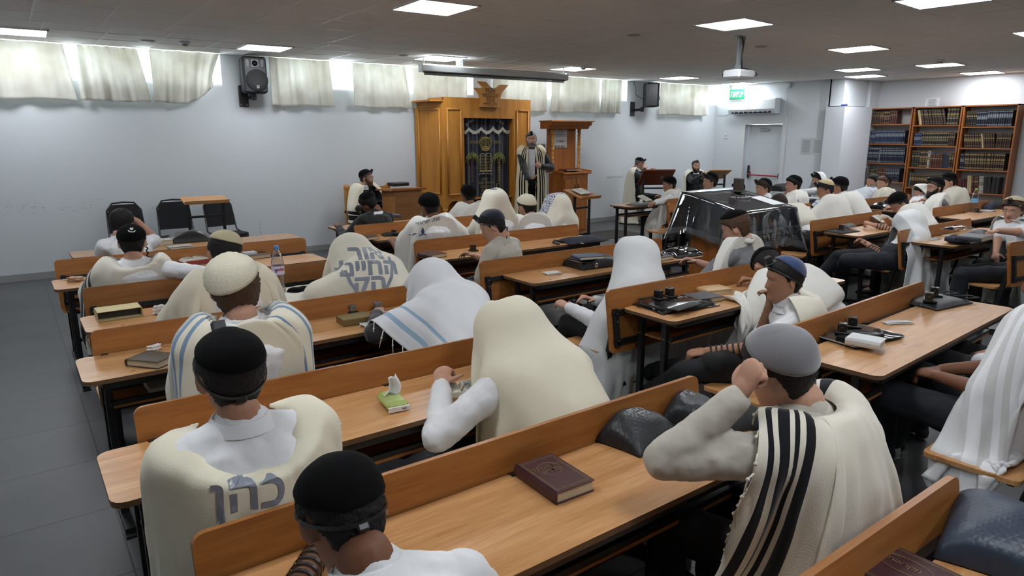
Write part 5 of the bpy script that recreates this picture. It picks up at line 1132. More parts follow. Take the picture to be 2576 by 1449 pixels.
    P = folds(P, len(PEOPLE), foldamp); X0 = info['X0']; ob = cloth_obj(name, P, m or WOOL, info['root'], X0, sub=sub); info['cloth'] = P; info['cloth_obj'] = ob; return ob, P
def on_cloth(info, me, M, dirn, name, m, P=None, off=.004):
    """lays lettering or a patch onto the draped cloth along a direction"""
    P = info['cloth'] if P is None else P; nv, nu, _ = P.shape; fs = [(i * nu + j, i * nu + j + 1, (i + 1) * nu + j + 1, (i + 1) * nu + j) for i in range(nv - 1) for j in range(nu - 1)]
    bv = BVHTree.FromPolygons([Vector(p) for p in P.reshape(-1, 3)], fs); d = Vector(dirn).normalized(); bm = bmesh.new(); bm.from_mesh(me)
    bmesh.ops.subdivide_edges(bm, edges=[e for e in bm.edges if e.calc_length() > .03], cuts=2, use_grid_fill=True)
    dead = []
    for v in bm.verts:
        w_ = M @ v.co; r = bv.ray_cast(w_ - d * .6, d, 1.6)
        if r[0] is None: dead.append(v)
        else: v.co = r[0] - d * off - info['X0']
    bmesh.ops.delete(bm, geom=dead, context='VERTS'); bm.to_mesh(me); bm.free(); me.materials.clear(); me.materials.append(m)
    if len(me.polygons): me.polygons.foreach_set('material_index', [0] * len(me.polygons))
    o = bpy.data.objects.new(name, me); COL.objects.link(o); o.parent = info.get('cloth_obj') if False else info['root']; return o
def fringe(info, P, side='L', n=26, length=.05, m=None, rows=None, name='fringe', knots=False):
    mm = MB(); nv, nu, _ = P.shape; rg = np.random.RandomState(3); j = 0 if side == 'L' else nu - 1; j2 = 1 if side == 'L' else nu - 2
    if side == 'B': path = [(nv - 1, q) for q in range(nu)]
    else: path = [(q, j) for q in range(nv)]
    for k in range(n):
        f = (k + .5) / n * (len(path) - 1); a = path[int(f)]; b = path[min(int(f) + 1, len(path) - 1)]; p = Vector(P[a]).lerp(Vector(P[b]), f - int(f)); inn = Vector(P[a[0], j2]) if side != 'B' else Vector(P[nv - 2, a[1]]); o = (p - inn).normalized()
        l = length * rg.uniform(.6, 1.2); q1 = p + (o * .5 + Vector((0, 0, -.6))) * l * .5; q2 = q1 + Vector((rg.uniform(-.3, .3), rg.uniform(-.3, .3), -1)) * l * .6
        mm.tube([p - info['X0'], q1 - info['X0'], q2 - info['X0']], .0028, 5)
        if knots: mm.ell(q1 - info['X0'], (.006,) * 3, nu=6, nv=5)
    o = mm.build(name, m or WOOL, info['root']); return o
def tzitzit(info, p, L_=.3, name='knotted_fringe', seed=1, mt=None):
    rg = np.random.RandomState(seed); m = MB(); p = Vector(p) - info['X0']; pts = [p + Vector((.01 * sin(k * 1.3), .01 * cos(k), -L_ * .35 * k / 5)) for k in range(6)]; m.tube(pts, .005, 6)
    for q in range(5): m.ell(pts[q], (.008,) * 3, nu=7, nv=5)
    e = pts[-1]
    for q in range(5): dx, dy = rg.uniform(-.03, .03, 2); m.tube([e, e + Vector((dx * .5, dy * .5, -L_ * .3)), e + Vector((dx, dy, -L_ * .65))], .0016, 4)
    return m.build(name, mt or WOOL, info['root'])
def SB(xl, xr, Y0): return [((xl, Y0 + .05, .40), (xr, Y0 + .43, .458))]
def DB(xl, xr, Y0): return [((xl, Y0, .70), (xr, Y0 + .445, .756))]
def BW(Y0): return [((0, 1, 0), Y0 + .085)]
BLK3 = tallit_mat('wool with three black bands', (224, 219, 204), stripes=((.055, .012), (.105, .018), (.145, .008), (.19, .018), (.86, .018), (.91, .018), (.95, .012)))
BLKS = tallit_mat('wool with black bands', (222, 218, 204), stripes=((.06, .016), (.10, .016), (.15, .016), (.85, .016), (.90, .016), (.94, .016)))
BLU = tallit_mat('wool with blue bands', (222, 216, 196), stripes=((.135, .006), (.16, .004), (.178, .009), (.215, .008), (.30, .010), (.70, .010), (.785, .008), (.82, .009), (.84, .004), (.865, .006)), col=(122, 146, 172))
BLUL = tallit_mat('white with pale blue bands', (218, 221, 224), stripes=((.06, .01), (.12, .006), (.90, .008), (.95, .01)), col=(150, 178, 200))
WHB = tallit_mat('white with satin bands', (216, 218, 218), stripes=((.1, .02), (.16, .01), (.21, .02), (.3, .01), (.82, .02), (.9, .02)), col=(240, 242, 246))
CRM = tallit_mat('deep cream wool', (222, 216, 194)); GREYW = tallit_mat('grey white wool', (212, 215, 215))
EMB = mat('grey embroidery', (128, 134, 146), .5, .2); EMBB = mat('blue embroidery', (44, 76, 130), .7); EMBL = mat('pale blue embroidery', (120, 156, 192), .7); SATIN = mat('silver satin', (188, 192, 190), .4, .2, bump=('noise', 90, .4))
RX90 = Matrix.Rotation(radians(90), 4, 'X')
def backM(p, ang=0, roll=0): return Matrix.Translation(p) @ Matrix.Rotation(radians(ang), 4, 'Z') @ Matrix.Rotation(radians(roll), 4, 'Y') @ RX90
# ---------- left block, nearest rows
h = at(868, 1302, y=1.18)
p = person((.52, .86), h, (0, -44, 0), 0, .97, L=at(800, 1385, z=.80), R=(.60, 1.30, .80), shirt='white', sleeve='short', skin='brown', kip='black', kang=58, kax=(0, -.62, .8), tef=True, hair_t=.010, curl=.0012, strapL=-1, vox=.0055, elb=((-.9, -.1, -.5), (.8, -.3, -.5)), hcurl=(.6, .6),
  label='boy at the bottom edge, white shirt, black skullcap, strapped arm on the desk')
h = at(1964, 930, y=1.02)
p2 = person((1.80, .90), h, (8, -14, -16), 2, 1.04, L=at(1858, 1000, y=1.02), R=at(1815, 1100, z=.82), shirt='linen', skin='light', kip='greyk', kang=58, kax=(0, -.50, .86), hair_t=.009, vox=.0055, elb=((-.9, .5, -1.2), (.5, -.4, -.8)), hcurl=(1.15, .5), palms=(((.25, -.2, .9), (.8, -.2, -.3)), None), thumbs=(1.2, .5),
  label='person in a grey suede skullcap leaning his head on a fist, black-striped shawl')
shawl(p2, 'cape', m=BLK3, length=1.15, walls=BW(.66), boxes=SB(.2, 2.04, .66), arc=118, rad=.34, full=(1.05, 1.4), nu=66, nv=48, steps=120); fringe(p2, p2['cloth'], 'L', 34, .06, knots=True)
h = at(583, 945, y=1.87)
p3 = person((.48, 1.82), h, (0, -4, 0), 0, 1.0, L=(.36, 2.16, .80), R=(.60, 2.16, .80), elb=((-.25, -.2, -1), (.25, -.2, -1)), kip='black', kang=52, kax=(0, -.38, .92), tef=True, hair_t=.012, skin='tan', vox=.0055, label='person in a black skullcap, cream shawl open at the back over a white shirt')
shawl(p3, 'cape', m=CRM, length=1.30, walls=BW(1.55), boxes=[((.3, 1.6, .40), (2.1, 1.98, .458))], arc=128, rad=.265, low=.11, nu=66, nv=50, full=(1.04, 1.35)); P3_ = p3['cloth']
on_cloth(p3, text_mesh('כהן', .12, bold=.0025), backM(at(626, 1240, y=1.66), -4, 4), (0, 1, 0), 'shawl_embroidery', EMB); fringe(p3, P3_, 'L', 30, .04)
h = at(1285, 842, y=2.20)
p4 = person((1.66, 1.80), h, (-4, -34, 0), -4, 1.08, L=at(1110, 972, z=.80), R=(1.75, 2.40, .80), shirt='white', hair='black', hair_t=.008, vox=.0065, elb=((-1.0, -.3, -.6), (.8, -.2, -.5)), hcurl=(.7, .7), label='person bent over a desk, cream shawl over the head, white sleeve showing')
shawl(p4, 'hood', m=CRM, width=1.75, length=1.62, front=.13, nu=76, nv=70, steps=130, walls=BW(1.55), boxes=SB(.24, 2.11, 1.55) + DB(.12, 2.05, 2.125), forearm=False, skip=(11,))
# ---------- second and third rows
h = at(590, 728, y=2.80)
p5 = person((.73, 2.83), h, (0, -8, -4), 0, 1.04, L=(.58, 3.2, .80), R=(.9, 3.2, .80), elb=((-.35, -.2, -1), (.4, -.2, -1)), hair='brown', hair_t=.018, kip='knit', knit=True, kang=62, kax=(-.30, -.42, .85), curl=.002, vox=.007, label='person in a cream knitted cap and a blue-striped shawl with a lettered collar', hl=[.066, .063, .052, .03, .004, -.02, -.03, -.06, -.085, -.095, -.10])
shawl(p5, 'cape', m=BLU, length=1.05, walls=BW(2.57), boxes=SB(.2, 2.1, 2.57), arc=135, rad=.31, nu=66, nv=46, full=(1.05, 1.3), low=.02)
m = MB(); m.prism(rrect(.34, .11, .01, 2), -.001, .001); on_cloth(p5, m.mesh('patch', SATIN), backM(at(618, 778, y=2.62), -6, -12), (0, .94, -.34), 'lettered_collar', SATIN, off=.006)
on_cloth(p5, text_mesh('ברוך אתה ד א\nקדשנו במצותיו', .044, bold=.001, spacing=.9), backM(at(620, 776, y=2.62), -6, -12), (0, .94, -.34), 'shawl_embroidery', EMB, off=.009)
h = at(1100, 800, y=3.40)
p6 = person((1.80, 2.82), (h[0], 3.42, .93), (10, -70, 0), 3, 1.05, L=(1.62, 3.5, .79), R=(1.98, 3.5, .79), shirt='charcoal', hair='black', vox=.010, elb=((-.9, -.2, -.3), (.8, -.2, -.3)), label='person slumped right over the desk under a thin white shawl with a pale blue edge')
shawl(p6, 'hood', m=BLUL, width=1.3, length=1.4, front=.12, nu=64, nv=58, steps=120, walls=BW(2.57), boxes=SB(.2, 2.1, 2.57) + DB(.15, 2.1, 3.345)); fringe(p6, p6['cloth'], 'L', 24, .09, knots=True)
h = at(566, 640, y=4.0)
p7 = person((.98, 3.96), h, (-10, -26, 6), 0, 1.03, L=(.7, 4.35, .80), R=(1.2, 4.4, .80), kip='beige', kang=50, kax=(.15, -.35, .92), skin='tan', vox=.009, label='person with a beige skullcap bowing, just behind the knitted cap')
shawl(p7, 'cape', m=CRM, length=1.0, walls=BW(3.74), boxes=SB(.2, 2.1, 3.74), arc=140, rad=.34)
h = at(880, 665, y=4.45)
p8 = person((2.02, 3.98), (h[0] + .05, 4.50, .96), (22, -62, 0), 16, 1.08, L=at(800, 720, z=.80), R=(2.1, 4.5, .80), shirt='white', hair='black', vox=.010, elb=((-1, -.2, -.2), (.8, -.3, -.5)), label='person slumped on the desk under a cream shawl with large silver Hebrew calligraphy')
shawl(p8, 'hood', m=WOOL, width=1.75, length=1.45, front=.22, nu=70, nv=58, steps=120, walls=BW(3.74), boxes=SB(.2, 2.2, 3.74) + DB(.24, 2.15, 4.245), yaw=10)
c0 = at(940, 665, y=4.0)
on_cloth(p8, text_mesh('אור\nהחיים\nהק', .17, bold=.006, spacing=.72), backM(c0, 4, 8), (.2, .9, -.30), 'shawl_embroidery', EMB)
m = MB()
for sx in (-1, 1):
    pts_ = [(sx * .16, .12), (sx * .165, .02), (sx * .14, -.07), (sx * .09, -.15), (0, -.23)]
    for a_, b_ in zip(pts_[:-1], pts_[1:]):
        d = Vector((b_[0] - a_[0], b_[1] - a_[1], 0)).normalized() * .011; nn = Vector((-d.y, d.x, 0)); A, B_ = Vector((*a_, 0)), Vector((*b_, 0)); m.add([A - nn, B_ - nn, B_ + nn, A + nn], [(0, 1, 2, 3)], smooth=False)
on_cloth(p8, m.mesh('swash', EMB), backM(c0 - Vector((0, 0, .02)), 4, 4), (.2, .9, -.30), 'shawl_embroidery', EMB)
# ---------- fourth and fifth rows
h = at(333, 612, y=5.18)
p9 = person((.64, 5.18), h, (-12, -8, 0), -8, .98, L=(.46, 5.6, .80), R=at(535, 688, z=.93), kip='black', kang=58, kax=(0, -.45, .88), skin='light', vox=.0085, elb=(None, (.6, -.5, -.2)), label='boy with a curled sidelock and white-emblem black skullcap, arm along the bench')
shawl(p9, 'cape', m=BLKS, length=.9, walls=BW(4.95), boxes=SB(.2, 2.2, 4.95), arc=140, rad=.31, low=.05, full=(1.03, 1.2), skip=(12,))
m = MB(); pts_ = [p9['Mh'] @ Vector((.083, .028, -.01)) - p9['X0'] + Vector((.006 * cos(k * 1.4), .006 * sin(k * 1.4), -.007 * k)) for k in range(22)]; m.tube(pts_, .0045, 6); m.build('curled_sidelock', HAIRS['black'], p9['root'])
m = MB(); Mk = p9['Mh']
for k in range(9):
    a_ = k / 8 * pi; d = Vector((.10 + .14 * cos(a_ + pi), -.75, .62 - .10 * sin(a_))).normalized(); m.ell(Mk @ (d * (hrad(d) + .020)) - p9['X0'], (.004,) * 3, nu=6, nv=5)
for k in range(12):
    d = Vector((.10 + .05 * cos(k * 1.9), -.72, .72 + .06 * sin(k * 2.7))).normalized(); m.ell(Mk @ (d * (hrad(d) + .020)) - p9['X0'], (.0045,) * 3, nu=6, nv=5)
m.build('cap_emblem', mat('white thread', (220, 222, 224), .7), p9['root'])
h = at(306, 562, y=6.6)
p10 = person((.86, 6.48), h, (-20, -6, 8), -6, .97, L=(.7, 6.9, .78), R=at(345, 556, y=6.70), sleeve='short', kip=None, hair='black', hair_t=.017, skin='light', vox=.0085, elb=(None, (1.0, .55, -1.3)), palms=(None, ((-.8, .1, .4), (-.3, -.8, -.2))), hcurl=(.5, .8), label='boy in short white sleeves resting his cheek on his hand, front left')
# ---------- middle block
h = at(1602, 650, y=3.20)
p11 = person((3.20, 3.10), h, (20, -20, 0), 22, 1.08, L=(3.02, 3.42, .64), R=(3.3, 3.45, .64), vox=.009, knees=(at(1430, 815, z=.50), (3.35, 3.58, .52)), feet=(at(1405, 905, z=.12), (3.3, 3.7, .1)), label='tall upright person with a pale shawl over the head, middle bench end')
shawl(p11, 'hood', m=GREYW, width=1.7, length=1.6, front=.16, nu=72, nv=66, steps=130, boxes=SB(2.9, 4.9, 2.90) + DB(2.98, 4.92, 3.76), walls=[((0, 1, 0), 2.92)], yaw=14, forearm=True); fringe(p11, p11['cloth'], 'L', 26, .08, knots=True)
h = at(1852, 576, y=3.10)
p12 = person((4.32, 3.12), h, (24, -22, 0), 12, 1.06, L=at(1722, 715, z=.66), R=(4.5, 3.5, .78), shirt='grey', sleeve='short', hair='brown', hair_t=.016, kip='black', kang=44, kax=(0, -.1, 1), strapL=-1, curl=.0015, vox=.0085, elb=((-1.0, -.3, -.6), None), label='person in a grey T-shirt, black skullcap, before the draped reading table')
shawl(p12, 'cape', m=WHT, length=.75, walls=BW(2.90), boxes=SB(2.9, 4.9, 2.90), arc=105, rad=.28, full=(1.08, 1.35)); tzitzit(p12, p12['cloth'][12, 0], .25); fringe(p12, p12['cloth'], 'L', 20, .04)
h = at(1240, 570, y=4.45)
p13 = person((3.16, 4.42), h, (52, -26, 0), 24, 1.04, L=(2.93, 4.62, .62), R=(3.2, 4.85, .78), shirt='linen', sleeve='short', trousers='slate', kip='navyk', kang=52, kax=(0, -.5, .86), tef=True, strapL=-1, hair_t=.014, vox=.0075, skin='light', knees=((2.84, 4.75, .54), (3.2, 4.9, .53)), label='boy in a pale linen shirt and navy skullcap, looking down to the left')
m = MB(); Mk = p13['Mh']; m.tube([q - p13['X0'] for q in (Mk @ Vector((.0, -.10, -.05)), Mk @ Vector((-.05, -.06, -.12)), Mk @ Vector((-.06, .06, -.2)), Mk @ Vector((-.03, .10, -.30)))], .006, 6, flat=.4); m.build('hanging_strap', LEATHER, p13['root'])
h = at(1080, 520, y=5.66)
p14 = person((3.24, 5.66), h, (0, -6, -4), 0, 1.03, L=(3.0, 6.05, .78), R=at(1160, 578, y=5.88), skin='brown', kip='black', kang=72, kax=(0, -.35, .94), tef=False, vox=.0085, elb=(None, (1.0, -.2, -.8)), palms=(None, ((-.9, .2, .1), (0, 0, -1))), label='person with a wrist watch and a dark blue flower motif on the shawl', sleeve='short')
shawl(p14, 'cape', m=WHT, length=1.1, walls=BW(5.44), boxes=SB(2.95, 4.9, 5.44), arc=132, rad=.33, full=(1.05, 1.3))
m = MB(); S_, E_, W_, _, hd = p14['arms'][1]; c_ = W_ - hd * .01 - p14['X0']; R_ = hd.to_track_quat('Z', 'Y').to_matrix().to_4x4(); m.lathe([(.030, -.011), (.033, -.011), (.033, .011), (.030, .011)], n=20, M=Matrix.Translation(c_) @ R_); m.box((0, 0, .036), (.022, .034, .010), bev=.003, M=Matrix.Translation(c_) @ R_ @ Matrix.Rotation(radians(90), 4, 'Y')); m.build('wrist_watch', BLACKP, p14['root'])
m = MB(); m.prism([(0, .075), (.018, .04), (.014, .012), (0, 0), (-.014, .012), (-.018, .04)], -.0005, .0005)
for sx in (-1, 1): m.prism([(0, 0), (sx * .03, .012), (sx * .07, .022), (sx * .11, .004), (sx * .08, -.006), (sx * .04, -.004)], -.0005, .0005)
on_cloth(p14, m.mesh('motif', EMBB), backM(at(1066, 592, y=5.5), 0, 0), (0, 1, 0), 'shawl_embroidery', EMBB); on_cloth(p14, text_mesh('שמע ישראל', .05, bold=.001), backM(at(1082, 554, y=5.5), 0, -8), (0, .9, -.4), 'shawl_embroidery', EMB)
h = at(1243, 510, y=5.66)
p15 = person((3.96, 5.66), h, (4, -14, 0), 0, 1.03, L=(3.75, 6.1, .8), R=(4.1, 6.1, .8), kip='navyk', kang=74, kax=(0, .12, 1), hair_t=.020, vox=.011, label='person in a navy cap with white Hebrew letters, shawl hooded behind it')
shawl(p15, 'hood', m=WOOL, width=1.5, length=1.3, front=.03, foldamp=.01, nu=50, nv=46, steps=100, walls=BW(5.44), boxes=SB(2.95, 4.9, 5.44))
m = text_mesh('נ נח נחמן\nו ג ד', .042, bold=.001); Mk = p15['Mh']
me_ = m; me_.transform(backM(Vector((0, 0, 0)), 0, 0)); co = []
for v in me_.vertices: d = Vector((v.co.x / .10, -.55, .72 + v.co.z / .10)).normalized(); v.co = Mk @ (d * (hrad(d) + .033)) - p15['X0']
me_.materials.clear(); me_.materials.append(MATS['white thread']); o = bpy.data.objects.new('cap_lettering', me_); COL.objects.link(o); o.parent = p15['root']
h = at(1325, 522, y=5.66)
p16 = person((4.36, 5.66), h, (0, -16, 0), 0, 1.05, L=(4.1, 6.05, .8), R=(4.6, 6.05, .8), kip='knit', knit=True, kang=64, kax=(0, -.45, .88), skin='tan', vox=.010, label='person in a round cream crochet cap with a white shawl across broad shoulders')
shawl(p16, 'cape', m=WHT, length=1.1, walls=BW(5.44), boxes=SB(2.95, 4.9, 5.44), arc=140, rad=.36, full=(1.05, 1.3))
PAT = tallit_mat('white with lattice band', (226, 221, 204), vs=((.07, .075),), col=(120, 132, 168)); nt = PAT.node_tree
ck = nt.nodes.new('ShaderNodeTexVoronoi'); ck.inputs['Scale'].default_value = 70; tcn = nt.nodes.new('ShaderNodeTexCoord'); nt.links.new(tcn.outputs['Object'], ck.inputs['Vector']); rp = nt.nodes.new('ShaderNodeValToRGB'); rp.color_ramp.interpolation = 'CONSTANT'; rp.color_ramp.elements[0].color = C255((40, 56, 110)); rp.color_ramp.elements[1].position = .42; rp.color_ramp.elements[1].color = C255((206, 208, 212)); nt.links.new(ck.outputs['Distance'], rp.inputs['Fac'])
for n_ in nt.nodes:
    if n_.type == 'MIX' and n_.inputs['Factor'].is_linked and n_.inputs['Factor'].links[0].from_node.type == 'MATH': nt.links.new(rp.outputs[0], n_.inputs['B'])
h = at(1402, 520, y=5.70)
p17 = person((4.78, 5.66), h, (34, -20, 0), 12, 1.04, L=(4.6, 6.1, .8), R=(4.95, 6.1, .8), vox=.011, label='person hooded in a shawl with a blue and white lattice border over the head')
shawl(p17, 'hood', m=PAT, width=1.4, length=1.35, front=.13, nu=52, nv=48, steps=100, walls=BW(5.44), boxes=SB(2.95, 4.9, 5.44), yaw=24)
h = at(928, 512, y=7.12)
p18 = person((3.26, 7.02), h, (32, -24, -24), 10, 1.03, L=(3.0, 7.4, .78), R=(3.4, 7.5, .78), shirt='black', skin='brown', kip='black', kang=40, kax=(0, -.4, .9), hair_t=.009, vox=.010, knees=((3.0, 7.44, .55), (3.35, 7.5, .54)), label='boy in a black suit jacket tilting his head, seated before the podium', jacket=True)
h = at(1178, 492, y=7.05)
p19 = person((4.60, 7.02), h, (-4, -6, 0), 0, 1.0, L=(4.4, 7.4, .78), R=(4.8, 7.4, .78), skin='brown', kip='black', kang=66, kax=(0, -.45, .88), tef=True, vox=.011, label='person in a large black skullcap and plain white shawl before the ark curtain')
shawl(p19, 'cape', m=WHT, length=1.0, walls=BW(6.80), boxes=SB(2.95, 4.9, 6.80), arc=140, rad=.31, nu=44, nv=32)
# ---------- bench of the blue skullcap
h = at(1972, 705, y=2.12)
p20 = person((3.52, 2.02), h, (58, -4, 0), 46, 1.03, L=at(1778, 885, z=.60), R=at(1935, 775, y=2.22), sleeve='short', skin='tan', kip='bluek', kang=52, kax=(0, -.55, .83), tef=True, strapL=-1, hair_t=.016, vox=.0065, knees=(at(1730, 935, z=.50), at(1800, 915, z=.56)), feet=(at(1625, 990, z=.14), at(1600, 940, z=.16)), elb=((-.2, -.9, -.5), (.2, .3, -1)), palms=(None, ((-.1, .0, 1), (-.6, .4, .2))), shoes='white', hcurl=(.6, .7), label='boy in profile with a blue velvet skullcap and head tefillin, legs out to the left')
shawl(p20, 'cape', m=WOOL, length=.95, boxes=SB(2.96, 4.72, 1.80), arc=112, rad=.30, nu=60, nv=42, full=(1.06, 1.35))
h = at(1918, 700, y=2.62)
p21 = person((4.14, 2.06), (h[0] + .02, 2.60, .93), (-30, -62, 0), -24, 1.02, L=at(1915, 738, z=.785), R=(4.2, 2.75, .79), skin='tan', hair='black', kip='black', kang=60, kax=(0, -.1, 1), vox=.009, elb=((-.8, -.5, -.2), (.8, -.3, -.3)), hcurl=(1.1, .6), label='person in a black cap asleep on the desk beside the blue skullcap')
shawl(p21, 'cape', m=WHT, length=1.05, boxes=SB(2.96, 4.72, 1.80) + DB(2.98, 4.92, 2.465), arc=118, rad=.34, full=(1.05, 1.3), yaw=-24)
# ---------- right edge of the foreground
p22 = person((3.46, .99), (3.56, .90, 1.18), (10, -8, 0), 2, 1.04, L=(3.38, 1.22, .70), R=(3.5, 1.25, .70), sleeve='short', skin='brown', trousers='navy', kip='black', tef=False, vox=.009, knees=((3.33, 1.42, .56), (3.60, 1.40, .62)), feet=((3.62, 1.52, .10), (3.85, 1.58, .10)), shoes='white', label='person cut by the right edge in dark trousers and sneakers, white satin-banded shawl', seat=.45)
shawl(p22, 'cape', m=WHB, length=1.0, boxes=[((3.1, .79, .40), (4.9, 1.17, .458))], arc=130, rad=.28, walls=[((0, 1, 0), .82)], full=(1.1, 1.35), nu=60, nv=46)
p45 = person((4.10, 1.0), (4.15, .98, 1.22), (10, -8, 0), 4, 1.05, trousers='black', vox=.012, knees=((3.96, 1.44, .60), (4.24, 1.44, .60)), feet=((3.95, 1.6, .1), (4.25, 1.6, .1)), label='person beyond the right edge of whom two black-trousered knees show behind the dark trousers')
# ---------- right block
h = at(2262, 512, y=3.72)
p23 = person((8.10, 3.22), h, (48, -46, 0), 22, 1.04, L=at(2200, 566, z=.80), R=(8.3, 3.75, .80), sleeve='short', skin='light', kip='black', kang=62, tef=True, strapL=-1, glasses=True, hair_t=.015, vox=.009, hcurl=(.9, .5), elb=((-.6, -.3, -.6), None), label='person with glasses bowing low over a book, strapped forearm lying on the desk')
shawl(p23, 'cape', m=WHT, length=1.0, boxes=SB(7.1, 8.85, 3.02), arc=130, rad=.35, walls=BW(3.02))
h = at(2290, 565, y=3.18)
p24 = person((7.30, 3.20), h, (42, -40, 0), 30, 1.08, L=at(2185, 618, z=.66), R=at(2178, 612, z=.67), sleeve='short', skin='tan', strapL=-1, trousers='navy', hair='black', vox=.009, knees=(at(2130, 655, z=.55), (7.0, 3.62, .55)), feet=(at(2100, 720, z=.1), (6.85, 3.9, .1)), elb=((-.2, -.9, -.5), (.6, -.2, -.8)), label='person whose white shawl hangs from the head past the bench end')
shawl(p24, 'hood', m=tallit_mat('white linen weave', (222, 224, 224), vs=((.04, .035),), col=(190, 194, 196)), width=1.7, length=1.5, front=.16, nu=60, nv=54, steps=120, yaw=40, boxes=SB(7.1, 8.85, 3.02), skip=(11, 12))
h = at(2548, 530, y=2.55)
p25 = person((8.15, 2.30), h, (88, -8, 0), 70, 1.02, L=at(2440, 582, z=.90), R=(7.9, 2.5, .62), sleeve='short', skin='light', kip='beige', kang=46, kax=(0, -.3, .95), hair='brown', hair_t=.024, curl=.004, tef=True, eyes=True, vox=.0075, hcurl=(.6, .6), elb=((-.3, -.5, -.7), None), palms=(((-.85, .35, -.1), (0, 0, -1)), None), label='curly-haired boy with a beige skullcap reaching an arm over the stacked books')
shawl(p25, 'cape', m=WHT, length=.85, arc=125, rad=.30, full=(1.05, 1.35), boxes=SB(7.05, 8.7, 1.98), yaw=60, nu=56, nv=40, skip=(11,)); fringe(p25, p25['cloth'], 'R', 22, .09)
e_ = at(2560, 655, z=.72)
p26 = person((7.75, 1.98), (7.98, 2.02, 1.20), (60, -10, 0), 60, 1.05, L=at(2498, 652, z=.68), R=(7.7, 2.3, .62), sleeve='short', skin='tan', strapL=-1, trousers='navy', vox=.010, kip='black', knees=(at(2420, 690, z=.52), (7.4, 2.6, .5)), elb=((.3, -.9, -.4), None), label='person at the right edge with a strapped arm and a blue-banded white sleeve')
shawl(p26, 'cape', m=tallit_mat('white with bright blue bands', (220, 222, 226), stripes=((.1, .02), (.15, .012), (.2, .02), (.8, .02), (.86, .012)), col=(34, 110, 168)), length=.6, arc=110, rad=.28, yaw=60, nu=44, nv=30, steps=80)
h = at(2076, 478, y=4.62)
p27 = person((8.28, 4.32), h, (46, -22, 0), 16, 1.03, L=(8.0, 4.85, .8), R=(8.5, 4.85, .8), kip='cream', kang=50, kax=(0, -.5, .86), tef=True, glasses=True, hair_t=.014, skin='tan', vox=.010, label='person with glasses and a cream skullcap, Hebrew letters stitched on the shawl back')
shawl(p27, 'cape', m=WHT, length=1.0, boxes=SB(7.2, 8.85, 4.09), arc=145, rad=.36, walls=BW(4.09)); on_cloth(p27, text_mesh('שלמה דוד', .06, bold=.001), backM(at(2100, 512, y=4.2), -10, 0), (.3, .95, -.1), 'shawl_embroidery', EMB)
h = at(2112, 470, y=4.72)
p28 = person((8.92, 4.36), h, (10, -10, 0), 12, 1.04, L=at(2105, 492, y=4.95), R=(9.0, 4.9, .8), kip='black', kang=64, tef=True, vox=.011, skin='tan', label='person in a black cap behind the lettered shawl, hand raised to the face')
shawl(p28, 'cape', m=WHT, length=1.05, boxes=SB(7.2, 9.2, 4.09), arc=150, rad=.36, walls=BW(4.09), nu=44, nv=34)
h = at(1995, 466, y=5.55)
p29 = person((9.08, 5.42), h, (52, -4, 0), 40, 1.06, L=(8.8, 5.8, .8), R=(9.2, 5.8, .8), shirt='greyshirt', skin='light', kip='black', kang=50, kax=(0, -.5, .86), hair_t=.018, eyes=True, vox=.009, label='dark-haired youth in profile with a grey collar and white shawl')
shawl(p29, 'cape', m=WHT, length=.9, arc=135, rad=.32, boxes=SB(7.3, 9.1, 5.2), walls=BW(5.2), nu=44, nv=34, yaw=30)
h = at(1920, 474, y=5.6)
p30 = person((8.46, 5.42), h, (58, -10, 0), 40, 1.02, shirt='white', skin='light', hair='darkbrown', hair_t=.020, kip='black', kang=48, kax=(0, -.7, .7), tef=True, eyes=True, vox=.009, label='brown-haired youth in profile wearing head tefillin, just above the draped table')
h = at(1956, 508, y=4.9)
p36 = person((7.62, 4.34), (h[0], 4.86, .96), (30, -50, 0), 16, 1.03, L=(7.55, 4.85, .8), R=at(2052, 520, z=.84), vox=.011, hair='darkbrown', label='person bowing behind the draped table, white shawl with small black bands')
shawl(p36, 'cape', m=BLKS, length=1.1, boxes=SB(7.2, 8.85, 4.09), arc=140, rad=.34, walls=BW(4.09), nu=44, nv=34)
h = at(1856, 478, y=6.6)
p31 = person((9.30, 6.5), h, (30, -6, 0), 20, 1.0, kip='black', kang=70, kax=(0, -.35, .94), hair_t=.012, skin='light', vox=.012, label='person in a large black cap hidden to the brow behind the draped table knob')
h = at(1786, 458, y=6.6)
p32 = person((8.62, 6.5), h, (56, -4, 0), 40, 1.03, shirt='blue', skin='light', kip='black', kang=52, kax=(0, -.6, .8), tef=True, hair_t=.022, curl=.002, eyes=True, vox=.010, label='youth in a light blue shirt with head tefillin, in profile')
h = at(1684, 465, y=7.15)
p33 = person((8.42, 7.05), h, (50, -12, 0), 30, 1.03, L=at(1640, 512, z=.82), R=(8.5, 7.4, .8), skin='tan', kip='black', kang=66, kax=(0, -.4, .92), tef=True, hair_t=.012, eyes=True, vox=.010, legs=True, label='youth in a black embroidered cap with a long-fringed shawl holding an open book')
shawl(p33, 'cape', m=WHT, length=1.15, arc=145, rad=.33, boxes=SB(7.95, 8.9, 6.83), walls=BW(6.83), nu=48, nv=38, full=(1.05, 1.3), yaw=20); fringe(p33, p33['cloth'], 'L', 30, .06)
h = at(2057, 452, y=6.7)
p37 = person((11.75, 6.6), h, (55, -14, 0), 50, 1.02, tef=True, vox=.012, label='distant person with a white blue-lined shawl over the head by the pier', L=(11.4, 6.9, .8), R=(11.7, 7.0, .8))
shawl(p37, 'hood', m=BLUL, width=1.3, length=1.2, front=.06, nu=40, nv=38, steps=90, yaw=50)
h = at(2222, 462, y=5.35)
p39 = person((11.35, 5.28), h, (62, -6, 0), 30, 1.04, kip='black', kang=54, kax=(0, -.8, .6), hair='brown', hair_t=.012, skin='light', vox=.011, label='fair-haired youth in profile before the left bookcase, cream shawl')
